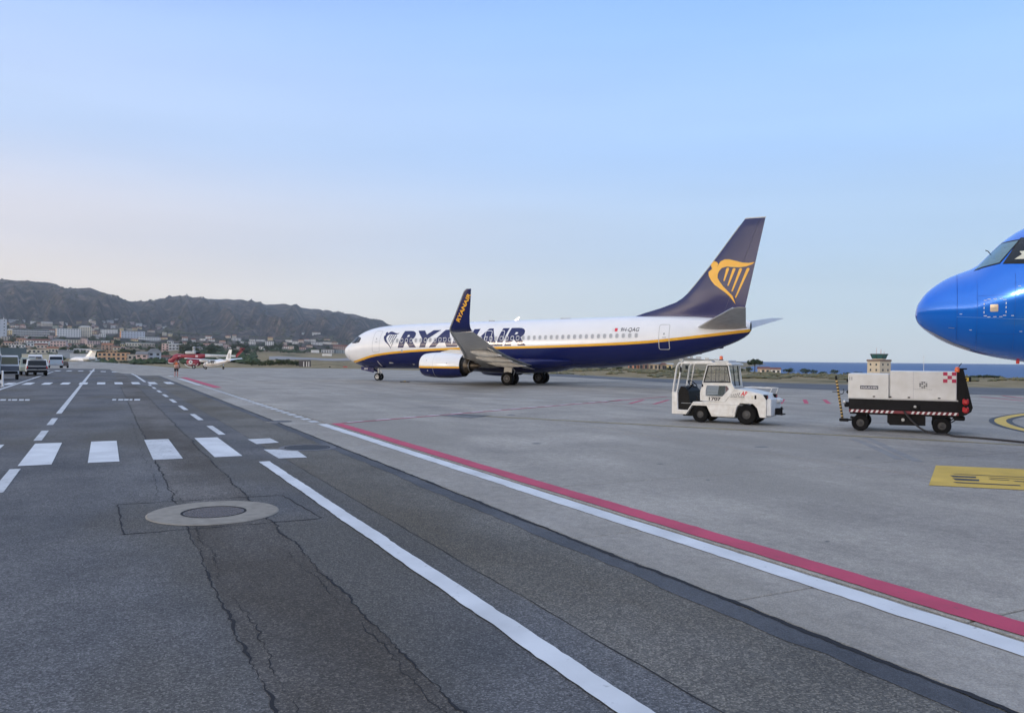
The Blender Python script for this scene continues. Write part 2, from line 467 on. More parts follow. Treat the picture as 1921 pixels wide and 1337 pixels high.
# ------------------------------------------------------------------ setting: pavement, laid out along the service road
E1 = Vector((0.4559, -0.8900, 0)); E2 = Vector((0.8900, 0.4559, 0)); ROAD_ROT = math.atan2(E1.y, E1.x)
def PQ(X, Y): return E1.x*X+E1.y*Y, E2.x*X+E2.y*Y
def XY(p, q): return p*E1.x+q*E2.x, p*E1.y+q*E2.y
def zpq(p, q): return zg(*XY(p, q))
def GP(px, py): v = G(px, py); return PQ(v.x, v.y)

def pave_mat(name, base, dark, light, speck, speck_amt, rough, stain=None, scale=110.0, thr=0.48):
    m = bpy.data.materials.new(name); m.use_nodes = True; nt = m.node_tree; N, L = nt.nodes, nt.links; b = N['Principled BSDF']
    b.inputs['Roughness'].default_value = rough; b.inputs['Specular IOR Level'].default_value = 0.35
    geo = N.new('ShaderNodeNewGeometry')
    rot = N.new('ShaderNodeVectorRotate'); rot.rotation_type = 'Z_AXIS'; rot.inputs['Angle'].default_value = -ROAD_ROT; L.new(geo.outputs['Position'], rot.inputs['Vector'])
    def noise(sc, det=4, stretch=None, rough_=0.55):
        n = N.new('ShaderNodeTexNoise'); n.inputs['Scale'].default_value = sc; n.inputs['Detail'].default_value = det; n.inputs['Roughness'].default_value = rough_
        if stretch:
            mp = N.new('ShaderNodeMapping'); mp.inputs['Scale'].default_value = stretch; L.new(rot.outputs[0], mp.inputs[0]); L.new(mp.outputs[0], n.inputs['Vector'])
        else: L.new(rot.outputs[0], n.inputs['Vector'])
        return n.outputs['Fac']
    def ramp(fac, stops):
        r = N.new('ShaderNodeValToRGB'); e = r.color_ramp.elements
        while len(e) < len(stops): e.new(0.5)
        for el, (p, c) in zip(e, stops): el.position = p; el.color = (*c, 1)
        L.new(fac, r.inputs['Fac']); return r.outputs['Color']
    def mixc(f, a, c, mode='MIX'):
        x = N.new('ShaderNodeMix'); x.data_type = 'RGBA'; x.blend_type = mode
        if isinstance(f, float): x.inputs[0].default_value = f
        else: L.new(f, x.inputs[0])
        L.new(a, x.inputs[6])
        if isinstance(c, tuple): x.inputs[7].default_value = (*c, 1)
        else: L.new(c, x.inputs[7])
        return x.outputs[2]
    col = ramp(noise(0.45, 7), [(0.30, dark), (0.5, base), (0.72, light)])
    col = mixc(0.5, col, ramp(noise(0.35, 6, (0.12, 1.6, 1)), [(0.35, (0.72, 0.72, 0.74)), (0.6, (1.06, 1.06, 1.06))]), 'MULTIPLY')     # wear along the traffic
    col = mixc(0.6, col, ramp(noise(6.0, 5), [(0.36, (0.80, 0.80, 0.80)), (0.62, (1.10, 1.10, 1.09))]), 'MULTIPLY')
    if stain: col = mixc(ramp(noise(0.23, 5, (0.45, 1.0, 1)), [(thr, (0, 0, 0)), (thr+0.13, (0.8, 0.8, 0.8))]), col, stain)
    vor = N.new('ShaderNodeTexVoronoi'); vor.inputs['Scale'].default_value = scale; L.new(rot.outputs[0], vor.inputs['Vector'])
    sp = ramp(vor.outputs['Color'], [(0.12, (1-speck_amt,)*3), (0.45, (0.92, 0.92, 0.92)), (0.66, (1.05, 1.05, 1.05)), (0.80, speck)])
    col = mixc(1.0, col, sp, 'MULTIPLY')
    L.new(col, b.inputs['Base Color'])
    bp = N.new('ShaderNodeBump'); bp.inputs['Strength'].default_value = 0.6; bp.inputs['Distance'].default_value = 0.006
    L.new(vor.outputs['Distance'], bp.inputs['Height']); L.new(bp.outputs['Normal'], b.inputs['Normal'])
    return m
M_ASPH = pave_mat('asphalt', (0.112, 0.112, 0.116), (0.070, 0.073, 0.080), (0.148, 0.146, 0.146), (1.8, 1.77, 1.74), 0.5, 0.85, (0.085, 0.078, 0.066), 80)
M_TRENCH = pave_mat('asphalt_trench', (0.122, 0.114, 0.108), (0.078, 0.072, 0.066), (0.158, 0.148, 0.140), (1.9, 1.86, 1.78), 0.5, 0.85, (0.050, 0.041, 0.031), 74, 0.49)
M_SIDE = pave_mat('asphalt_side', (0.130, 0.122, 0.108), (0.090, 0.084, 0.074), (0.16, 0.15, 0.135), (1.9, 1.84, 1.72), 0.5, 0.85, (0.085, 0.072, 0.052), 76)
M_SEAL = pave_mat('joint_sealer', (0.078, 0.082, 0.092), (0.050, 0.053, 0.062), (0.110, 0.114, 0.124), (1.4, 1.4, 1.4), 0.3, 0.75, None, 130)
M_CONC = pave_mat('concrete', (0.352, 0.318, 0.274), (0.275, 0.250, 0.218), (0.420, 0.380, 0.328), (1.2, 1.2, 1.18), 0.2, 0.8, (0.265, 0.240, 0.205), 70)
M_GUTT = pave_mat('concrete_gutter', (0.36, 0.33, 0.29), (0.29, 0.265, 0.23), (0.42, 0.39, 0.35), (1.15, 1.14, 1.12), 0.2, 0.85, (0.26, 0.235, 0.195), 80)
M_TAXI = pave_mat('taxiway_asphalt', (0.115, 0.117, 0.125), (0.095, 0.098, 0.107), (0.135, 0.137, 0.143), (1.2, 1.2, 1.2), 0.2, 0.85, None, 40)

def paint_mat(name, color, wear):
    """road paint: slightly uneven, worn through to the ground in flecks"""
    m = bpy.data.materials.new(name); m.use_nodes = True; nt = m.node_tree; N, L = nt.nodes, nt.links; b = N['Principled BSDF']
    b.inputs['Roughness'].default_value = 0.7; geo = N.new('ShaderNodeNewGeometry')
    n = N.new('ShaderNodeTexNoise'); n.inputs['Scale'].default_value = 9; n.inputs['Detail'].default_value = 9; n.inputs['Roughness'].default_value = 0.7
    n2 = N.new('ShaderNodeTexNoise'); n2.inputs['Scale'].default_value = 1.3; n2.inputs['Detail'].default_value = 5
    L.new(geo.outputs['Position'], n.inputs['Vector']); L.new(geo.outputs['Position'], n2.inputs['Vector'])
    r = N.new('ShaderNodeValToRGB'); e = r.color_ramp.elements; e[0].position, e[1].position = 0.27+wear, 0.40+wear
    e[0].color = tuple(c*0.35+0.05 for c in color)+(1,); e[1].color = (*color, 1)
    r2 = N.new('ShaderNodeValToRGB'); e2 = r2.color_ramp.elements; e2[0].position, e2[1].position = 0.3, 0.65; e2[0].color = (0.8, 0.8, 0.8, 1); e2[1].color = (1.03, 1.03, 1.03, 1)
    x = N.new('ShaderNodeMix'); x.data_type = 'RGBA'; x.blend_type = 'MULTIPLY'; x.inputs[0].default_value = 1
    L.new(n.outputs['Fac'], r.inputs['Fac']); L.new(n2.outputs['Fac'], r2.inputs['Fac']); L.new(r.outputs['Color'], x.inputs[6]); L.new(r2.outputs['Color'], x.inputs[7]); L.new(x.outputs[2], b.inputs['Base Color'])
    return m
P_WHITE = paint_mat('paint_white', (0.66, 0.67, 0.68), 0.0)
P_WORN = paint_mat('paint_white_worn', (0.58, 0.59, 0.60), 0.06)
P_RED = paint_mat('paint_red', (0.50, 0.045, 0.10), 0.0)
P_YEL = paint_mat('paint_yellow', (0.66, 0.43, 0.055), 0.0)
P_YELW = paint_mat('paint_yellow_worn', (0.42, 0.33, 0.14), 0.08)
P_BLK = paint_mat('paint_black', (0.035, 0.035, 0.04), 0.0)
M_TAR = mat('tar', (0.022, 0.022, 0.025), 0.8, spec=0.2)
M_METAL_G = mat('cast_iron', (0.19, 0.165, 0.155), 0.55, 0.6, var=0.4, scale=30, bump=0.3)

def sheet(name, poly_pq, m, z, parent=None, step=None, kind='structure'):
    """flat sheet with outline poly_pq (road frame), following the fall of the pavement"""
    bm = bmesh.new(); bm.faces.new([bm.verts.new((p, q, 0)) for p, q in poly_pq])
    if step:
        for axis in (0, 1):
            vals = [v.co[axis] for v in bm.verts]; t = math.ceil(min(vals)/step)*step
            while t < max(vals):
                co = [0,0,0]; no = [0,0,0]; co[axis] = t; no[axis] = 1
                bmesh.ops.bisect_plane(bm, geom=bm.verts[:]+bm.edges[:]+bm.faces[:], dist=1e-6, plane_co=co, plane_no=no); t += step
    for v in bm.verts:
        p, q = v.co.x, v.co.y; X, Y = XY(p, q); v.co = Vector((X, Y, zg(X, Y)+z))
    for f in bm.faces:
        f.normal_update()
        if f.normal.z < 0: f.normal_flip()
    me = bpy.data.meshes.new(name); bm.to_mesh(me); bm.free(); me.materials.append(m)
    o = link(name, me, parent)
    if parent is None: tag(o, kind=kind)
    return o
def pxpoly(pts): return [GP(*p) for p in pts]
def rect(p0, p1, q0, q1): return [(p0, q0), (p1, q0), (p1, q1), (p0, q1)]
Z1, Z2, Z3 = 0.004, 0.008, 0.012
# big sheets
apron = sheet('concrete_apron', [PQ(*c) for c in ((-300, -60), (120, -60), (60, 40), (44, 55), (33.1, 54.9), (26, 59), (21.9, 64.8), (16, 75), (12.5, 85), (4, 120), (-6, 180), (-30, 258), (-68, 278), (-118, 322), (-150, 300), (-125, 215), (-110, 162), (-300, 162))], M_CONC, -0.02, step=20)
taxi = sheet('taxiway', [PQ(*c) for c in ((150, 20), (60, 40), (44, 55), (33.1, 54.9), (26, 59), (21.9, 64.8), (16, 75), (12.5, 85), (4, 120), (-6, 180), (-14, 216), (-3, 218), (4, 190), (13, 132), (16, 108.4), (21, 94), (27.3, 80.9), (35, 75), (43.3, 71.8), (60, 69), (160, 45))], M_TAXI, -0.01, step=30)
# edge line of the taxiway
edge_pts = [(-3, 218), (4, 190), (13, 132), (16, 108.4), (21, 94), (27.3, 80.9), (35, 75), (43.3, 71.8), (60, 69)]
sheet('edge_line', [PQ(x-0.9, y-0.9) for x, y in edge_pts]+[PQ(x-1.4, y-1.5) for x, y in edge_pts[::-1]], P_YELW, -0.004, taxi, step=30)
P_END = -143.0
road = sheet('service_road', rect(P_END, 30, -75, 0.95), M_ASPH, 0.0, step=15)
sheet('asphalt_trench', rect(P_END, 30, 0.95, 1.98), M_TRENCH, 0.0, road, step=15)
sheet('asphalt_lane', rect(P_END, 30, 1.98, 3.42), M_ASPH, 0.0, road, step=15)
sheet('asphalt_edge', rect(P_END, 30, 3.42, 5.10), M_SIDE, 0.0, road, step=15)
def wobble(p0, p1, q0, w0, w1, amp, step, seed, drift=0.0, jit=0.0):
    """irregular ribbon along the road: outline points"""
    rnd = random.Random(seed); a, b = [], []; p = p0; q = q0
    while p < p1:
        q = q0+(vnoise(p*1.7, seed)-0.5)*amp+(vnoise(p*6.3, seed+3)-0.5)*amp*0.5+drift*(p-p0)+rnd.uniform(-1, 1)*amp*jit
        w = w0+(w1-w0)*vnoise(p*3.1, seed+7); a.append((p, q-w/2)); b.append((p, q+w/2)); p += step*rnd.uniform(0.7, 1.3)
    return a+b[::-1]
seal = sheet('joint_sealer', wobble(P_END, 30, 4.92, 0.22, 0.32, 0.06, 0.25, 5), M_SEAL, Z1, road)
sheet('crack', wobble(-70, 8, 5.06, 0.02, 0.075, 0.04, 0.07, 41, 0, 0.25), M_TAR, Z2, road)
sheet('crack', wobble(-60, 4, 0.95, 0.004, 0.034, 0.05, 0.05, 11, 0, 0.28), M_TAR, Z1, road)
sheet('crack', wobble(-60, 4, 1.98, 0.004, 0.032, 0.06, 0.05, 17, 0, 0.28), M_TAR, Z1, road)
sheet('crack', wobble(-40, 2, 3.42, 0.003, 0.014, 0.03, 0.25, 23), M_TAR, Z1, road)
sheet('crack', wobble(-14, 4, 1.06, 0.001, 0.012, 0.10, 0.05, 51, 0, 0.2), M_TAR, Z1, road); sheet('crack', wobble(-9, 4, 1.86, 0.001, 0.012, 0.10, 0.05, 53, 0, 0.2), M_TAR, Z1, road)
sheet('crack', wobble(-30, -13.2, 0.78, 0.002, 0.010, 0.12, 0.1, 37), M_TAR, Z1, road)
def outline(pts, w, seed, m=M_TAR, z=Z1, name='crack'):
    rnd = random.Random(seed); mb = MB()
    for i in range(len(pts)-1):
        a, b = Vector((*pts[i], 0)), Vector((*pts[i+1], 0)); n = max(2, int((b-a).length/0.12)); d = (b-a).normalized(); s = Vector((-d.y, d.x, 0)); L_, R_ = [], []
        for k in range(n+1):
            c = a.lerp(b, k/n)+s*rnd.uniform(-1, 1)*w*0.8; ww = w*rnd.uniform(0.25, 0.75)
            for lst, sg in ((L_, 1), (R_, -1)):
                e = c+s*ww*sg; X, Y = XY(e.x, e.y); lst.append((X, Y, zg(X, Y)+z))
        mb.add(L_+R_, [(k, k+1, n+2+k, n+1+k) for k in range(n)], m)
    return mb.build(name, road, smooth=0)
outline([(-12.9, 0.18), (-10.7, 0.22)], 0.02, 2); outline([(-12.9, 0.18), (-12.75, 2.5)], 0.02, 3); outline([(-12.75, 2.5), (-10.75, 2.62)], 0.02, 4); outline([(-10.72, 0.2), (-10.7, 2.62)], 0.02, 5)
# gutter of concrete blocks between road and apron
gutter = sheet('gutter', rect(P_END, 30, 5.10, 6.47), M_TAR, -0.012, step=15)
p = -88.0; k = 0
while p < 12:
    mb = MB(); ln = 2.75; cs = []
    for a, b in ((p+0.008, 5.115), (p+ln-0.008, 5.115), (p+ln-0.008, 6.44), (p+0.008, 6.44)):
        X, Y = XY(a, b); cs.append(Vector((X, Y, zg(X, Y))))
    c0 = sum(cs, Vector())/4
    top = [c+(c0-c).normalized()*0.012+Vector((0, 0, 0.001)) for c in cs]; mid = [c-Vector((0, 0, 0.006)) for c in cs]; bot = [c-Vector((0, 0, 0.03)) for c in cs]
    mb.add(bot+mid+top, [(i, (i+1) % 4, 4+(i+1) % 4, 4+i) for i in range(4)]+[(4+i, 4+(i+1) % 4, 8+(i+1) % 4, 8+i) for i in range(4)]+[(8, 9, 10, 11)], M_GUTT)
    mb.build('gutter_block', gutter, smooth=0); p += ln
sheet('gutter_far', rect(P_END, -88.02, 5.115, 6.44), M_GUTT, 0.0, gutter, step=15)
# apron slabs near the stands
SL = 7.5; slab_mb = MB(); h_, ch = SL/2-0.012, 0.010
vs = [(-h_, -h_, -0.03), (h_, -h_, -0.03), (h_, h_, -0.03), (-h_, h_, -0.03), (-h_, -h_, -0.008), (h_, -h_, -0.008), (h_, h_, -0.008), (-h_, h_, -0.008), (-h_+ch, -h_+ch, 0), (h_-ch, -h_+ch, 0), (h_-ch, h_-ch, 0), (-h_+ch, h_-ch, 0)]
slab_mb.add(vs, [(i, (i+1) % 4, 4+(i+1) % 4, 4+i) for i in range(4)]+[(4+i, 4+(i+1) % 4, 8+(i+1) % 4, 8+i) for i in range(4)]+[(8, 9, 10, 11)], M_CONC)
slab_me = slab_mb.mesh('slab', smooth=0)
TX = [(60, 40), (44, 55), (33.1, 54.9), (26, 59), (21.9, 64.8), (16, 75), (12.5, 85)]
for i in range(-13, 3):
    for j in range(0, 13):
        pc, qc = -11.7+SL*(i+0.5), 6.49+SL*(j+0.5); X, Y = XY(pc, qc)
        if Y < -2 or Y > 78 or abs(X) > 0.72*Y+9: continue
        lim = np.interp(X, [t[0] for t in TX[::-1]], [t[1] for t in TX[::-1]])-6
        if X > 8 and Y > lim: continue
        link('slab', slab_me, apron, (X, Y, 0), (0, 0, ROAD_ROT))
# ---- paint on the road
for k in range(-4, 5):
    q = -1.49+1.2*k
    if k == 4:
        sheet('crossing_stripe', pxpoly([(466, 824), (508, 822), (525, 830), (483, 833)]), P_WORN, Z2, road); sheet('crossing_stripe', pxpoly([(496, 843), (556, 843), (578, 858), (525, 860)]), P_WORN, Z2, road); continue
    sheet('crossing_stripe', rect(-22.4, -18.05, q, q+0.57), P_WHITE if k not in (2,) else P_WORN, Z2, road)
for k in range(-6, 9):
    q = -5.2+1.17*k
    if q < 4.2: sheet('crossing_stripe', rect(-69.5, -65.0, q, q+0.55), P_WHITE, Z2, road, step=15)
for k in range(-7, 9):
    q = -7+1.3*k
    if q < 4.2: sheet('crossing_stripe', rect(-120, -114.5, q, q+0.6), P_WORN, Z2, road, step=15)
for pa, pb in ((-17.6, -14.7), (-26.05, -23.15), (-31.0, -28.1), (-11.2, -8.3)): sheet('lane_dash', rect(pa, pb, -1.58, -1.40), P_WORN, Z2, road)
sheet('lane_line', rect(-64.6, -33.3, -1.58, -1.40), P_WORN, Z2, road, step=15); sheet('lane_line', rect(-137, -68.6-1.5, -1.58, -1.36), P_WORN, Z2, road, step=15)
for k in range(8): sheet('lane_dash', rect(-26.1-5.45*k, -23.1-5.45*k, 2.80, 2.98), P_WORN, Z2, road)
sheet('lane_line', rect(-137, -70, 2.76, 2.98), P_WORN, Z2, road, step=15)
sheet('lane_line', wobble(-16.9, 8, 2.935, 0.195, 0.22, 0.012, 0.12, 61, 0, 0.5), P_WHITE, Z3, road)
sheet('lane_line', rect(-112, -42, -5.72, -5.52), P_WORN, Z2, road, step=15)
for (x0, x1, y) in ((2, 52, 750.0), (212, 262, 749.6)):                # worn painted word, too flat and faded to read
    rnd = random.Random(x0); x = x0
    while x < x1:
        w = rnd.uniform(5, 11); sheet('faded_letter', pxpoly([(x, y-1.3), (x+w, y-1.3), (x+w-1, y+1.4), (x-1, y+1.4)]), P_WORN, Z2, road); x += w+rnd.uniform(1.5, 4)
# ---- paint on the gutter and the apron
sheet('edge_line', wobble(-25.6, 9, 6.25, 0.285, 0.31, 0.014, 0.12, 67, 0, 0.5), P_WHITE, Z2, gutter)
for k in range(30): sheet('edge_dash', rect(-27.0-1.15*k, -26.35-1.15*k, 6.08, 6.36), P_WORN, Z2, gutter)
sheet('edge_line', rect(-140, -61.5, 6.0, 6.35), P_WORN, Z2, gutter, step=15)
sheet('red_line', wobble(-25.7, 9, 6.73, 0.33, 0.355, 0.014, 0.12, 71, 0, 0.5), P_RED, Z2, apron)
sheet('red_line', rect(-84, -57, 6.56, 7.1), P_RED, Z2, apron, step=15); sheet('red_line', rect(-128, -104, 6.56, 7.2), P_RED, Z2, apron, step=15)
def strip(name, a, b, w, m, z, parent=apron):
    a, b = Vector((*a, 0)), Vector((*b, 0)); s = (b-a).normalized(); s = Vector((-s.y, s.x, 0))*w/2
    return sheet(name, [PQ(*(v.xy)) for v in (a+s, b+s, b-s, a-s)], m, z, parent, step=15)
c0, c1 = Vector((-5.55, 26.0)), Vector((5.79, 42.2)); d_ = (c1-c0).normalized(); n_ = Vector((-d_.y, d_.x))
strip('red_line', c0, c1+d_*6, 0.13, P_RED, Z2)
for k in range(14): strip('white_dash', c0+d_*(0.4+1.35*k)+n_*0.17, c0+d_*(1.1+1.35*k)+n_*0.17, 0.14, P_WHITE, Z2)
for a, b in (((1135,754),(1165,750)), ((1182,757),(1208,750)), ((1227,758),(1255,750))): strip('red_hatch', G(*a).xy, G(*b).xy, 0.16, P_RED, Z2)
for a, b in (((1464,757),(1470,749)), ((1510,749.5),(1514,757)), ((1547,749.5),(1556,757)), ((1880, 742), (1921, 747)), ((1840, 744), (1921, 752))): strip('red_hatch', G(*a).xy, G(*b).xy, 0.22, P_RED, Z2)
strip('red_line', G(1060, 757).xy, G(1255, 757.5).xy, 0.06, P_RED, Z2)
for k in range(9): strip('white_dash', G(560+62*k, 735.5+2.1*k).xy, G(586+62*k, 736.4+2.1*k).xy, 0.14, P_WORN, Z2)
strip('white_dash', G(690, 744).xy, G(860, 752).xy, 0.05, P_WORN, Z2)
# yellow lines: stand lead-in, far taxi line, bordered curve
ya, yb = Vector((-2.05, 30.38)), Vector((13.64, 21.17)); dd = (yb-ya).normalized(); nn = Vector((-dd.y, dd.x))
strip('yellow_line', ya, yb+dd*6, 0.11, P_YELW, Z2); strip('yellow_line', ya+nn*0.16, yb+dd*6+nn*0.16, 0.06, P_YELW, Z2)
strip('yellow_line', G(480, 716.5).xy, G(620, 714.5).xy, 0.22, P_YELW, Z2); strip('yellow_line', G(860, 729).xy, G(945, 734).xy, 0.12, P_YELW, Z2)
cu = [(24.5, 36.2), (22.26, 34.54), (20.4, 32.8), (18.7, 30.8), (17.45, 28.6), (16.7, 26.6), (16.25, 24.4), (16.1, 22.0), (16.2, 19.5)]
cpx, cpy = pchip(range(len(cu)), [c[0] for c in cu]), pchip(range(len(cu)), [c[1] for c in cu])
def curve_band(name, o0, o1, m, z):
    a, b = [], []
    for i in range(49):
        t = i/48*(len(cu)-1); x, y = cpx(t), cpy(t); tx, ty = cpx(t+0.02)-cpx(t-0.02), cpy(t+0.02)-cpy(t-0.02); l = math.hypot(tx, ty)
        a.append(PQ(x-ty/l*o0, y+tx/l*o0)); b.append(PQ(x-ty/l*o1, y+tx/l*o1))
    sheet(name, a+b[::-1], m, z, apron)
curve_band('curve_border', -0.14, 0.62, P_BLK, Z2); curve_band('yellow_curve', 0.04, 0.42, P_YEL, Z3)
# yellow stand panel with black writing, worn
sa, sb, sc_, sd_ = [Vector(v) for v in ((9.0, 16.83), (10.55, 16.37), (8.68, 13.46), (7.43, 14.12))]
ux = (sb-sa).normalized(); uy = (sd_-sa).normalized()
def SP(u, v): c = sa+ux*u+uy*v; return PQ(c.x, c.y)
stand = sheet('stand_panel', [SP(0, 0), SP(5.2, 0), SP(5.2, 3.15), SP(0.0, 3.15)], P_YEL, Z2, apron)
bars = [(0.33, 1.35, 2.9, 1.42), (0.30, 1.62, 0.75, 1.86), (0.95, 1.66, 1.9, 1.72), (0.95, 1.9, 1.3, 1.98), (1.35, 2.0, 2.0, 2.1), (0.35, 2.02, 0.8, 2.3), (0.37, 2.55, 1.45, 2.68), (1.65, 2.62, 2.9, 2.7), (1.95, 2.72, 2.3, 2.9), (2.1, 1.75, 3.1, 1.9), (2.2, 2.05, 3.2, 2.12), (1.65, 2.85, 3.0, 2.92)]
for a, b, c, d in bars: sheet('painted_letter', [SP(a, b), SP(c, b+0.02), SP(c, d), SP(a+0.06, d)], P_BLK, Z3, apron)
# dark drain cover, oil and tyre marks on the concrete
M_STAIN = mat('oil_stain', (0.16, 0.155, 0.15), 0.7, var=0.3, scale=4); M_SKID = mat('tyre_mark', (0.275, 0.262, 0.245), 0.8, var=0.25, scale=2)
sheet('drain_cover', pxpoly([(822, 779), (868, 776.5), (925, 779.3), (885, 784)]), M_STAIN, Z2, apron)
for (px, py, w, h) in ((1008, 831.5, 9, 1.1), (1430, 838, 12, 1.2), (960, 778, 8, .8), (1330, 900, 4, .8), (1555, 1015, 5, 1), (1240, 870, 6, .7), (1612, 858, 7, .8)):
    sheet('oil_spot', pxpoly([(px+w*math.cos(t)*(1+.3*math.sin(3*t)), py+h*math.sin(t)) for t in [i*math.pi/6 for i in range(12)]]), M_STAIN, Z1, apron)
for pts in ([(1600, 822), (1640, 838), (1690, 862)], [(1625, 820), (1668, 840), (1725, 866)]):
    v = [G(*q).xy for q in pts]
    for a, b in zip(v[:-1], v[1:]): strip('tyre_mark', a, b, 0.22, M_SKID, Z1)
# ---- manholes: concrete ring with an iron cover, each a thing of the road
def disc(mb, c, r0, r1, z0, z1, m, n=40):
    vs = [(c[0]+r0*math.cos(2*math.pi*i/n), c[1]+r0*math.sin(2*math.pi*i/n), z0) for i in range(n)]+[(c[0]+r1*math.cos(2*math.pi*i/n), c[1]+r1*math.sin(2*math.pi*i/n), z1) for i in range(n)]
    mb.add(vs, [(i, (i+1) % n, n+(i+1) % n, n+i) for i in range(n)], m)
def manhole(label, X, Y, ring_r, cov_r, ring_m, cov_m):
    t = thing('manhole', label, 'manhole', (X, Y, 0))
    mb = MB(); disc(mb, (0, 0), ring_r, ring_r-0.02, Z1, 0.014, ring_m); disc(mb, (0, 0), ring_r-0.02, cov_r+0.035, 0.014, 0.014, ring_m); disc(mb, (0, 0), cov_r+0.035, cov_r+0.03, 0.014, 0.005, ring_m); mb.build('concrete_ring', t, smooth=0)
    mb = MB(); disc(mb, (0, 0), cov_r+0.03, cov_r, 0.016, 0.016, M_TAR); disc(mb, (0, 0), cov_r, 0.001, 0.010, 0.010, cov_m)
    cov = mb.build('cover', t, smooth=0)
    mb = MB(); n = int(cov_r/0.045)
    for i in range(-n, n+1):
        x = i*0.045; w = math.sqrt(max(0, (cov_r*0.94)**2-x*x))
        if w < 0.05: continue
        k = max(1, int(w/0.05))
        for j in range(k): mb.box((x, -w+(j+0.5)*2*w/k, 0.0125), (0.022, 2*w/k*0.62, 0.005), cov_m)
    if ring_r > 0.6: mb.build('tread_bars', cov, smooth=0)
    return t
M_RING = mat('ring_concrete', (0.30, 0.27, 0.225), 0.85, var=0.3, scale=6, bump=0.2)
manhole('large round manhole with a pale concrete ring and iron cover in the asphalt', -4.12, 11.04, 0.87, 0.40, M_RING, M_METAL_G)
manhole('dark round manhole cover at the end of the zebra crossing', -4.86, 18.95, 0.68, 0.50, mat('ring_asphalt', (0.15, 0.15, 0.16), 0.8, var=0.3, scale=8), mat('wet_cover', (0.028, 0.03, 0.036), 0.5, 0.2))
manhole('small dark manhole cover in the concrete gutter beside the dashed white line', -7.70, 26.4, 0.42, 0.36, M_GUTT, mat('wet_cover', (0.028, 0.03, 0.036), 0.5))
# ------------------------------------------------------------------ airliner: white and navy twinjet
A_WHITE = mat('aircraft_white', (0.80, 0.80, 0.81), 0.28, coat=0.5, var=0.05, scale=1.2)
A_NAVY = mat('aircraft_navy', (0.004, 0.009, 0.085), 0.20, coat=0.35, spec=0.4)
A_YEL = mat('aircraft_yellow', (0.83, 0.42, 0.018), 0.3, coat=0.4)
A_GREY = mat('aircraft_grey', (0.50, 0.50, 0.49), 0.45, var=0.25, scale=2.5)
A_LGREY = mat('aircraft_light_grey', (0.56, 0.56, 0.55), 0.4, var=0.15, scale=3)
A_METAL = mat('bare_metal', (0.58, 0.58, 0.57), 0.28, 0.9)
A_HOT = mat('exhaust_metal', (0.16, 0.13, 0.10), 0.4, 0.85, var=0.5, scale=4)
A_DARK = mat('dark_cavity', (0.012, 0.012, 0.014), 0.7)
A_GLASS = mat('cockpit_glass', (0.014, 0.02, 0.028), 0.06, spec=0.35)
A_PANE = mat('cabin_pane', (0.40, 0.41, 0.43), 0.2)
A_FRAME = mat('window_frame', (0.60, 0.60, 0.61), 0.4)
A_LINE = mat('panel_line', (0.42, 0.43, 0.45), 0.6)
TYRE = mat('tyre_rubber', (0.011, 0.011, 0.012), 0.8, var=0.4, scale=12, spec=0.12)
RIM = mat('wheel_rim', (0.42, 0.42, 0.43), 0.4, 0.5)
STRUT = mat('gear_strut', (0.50, 0.51, 0.52), 0.4, 0.3)

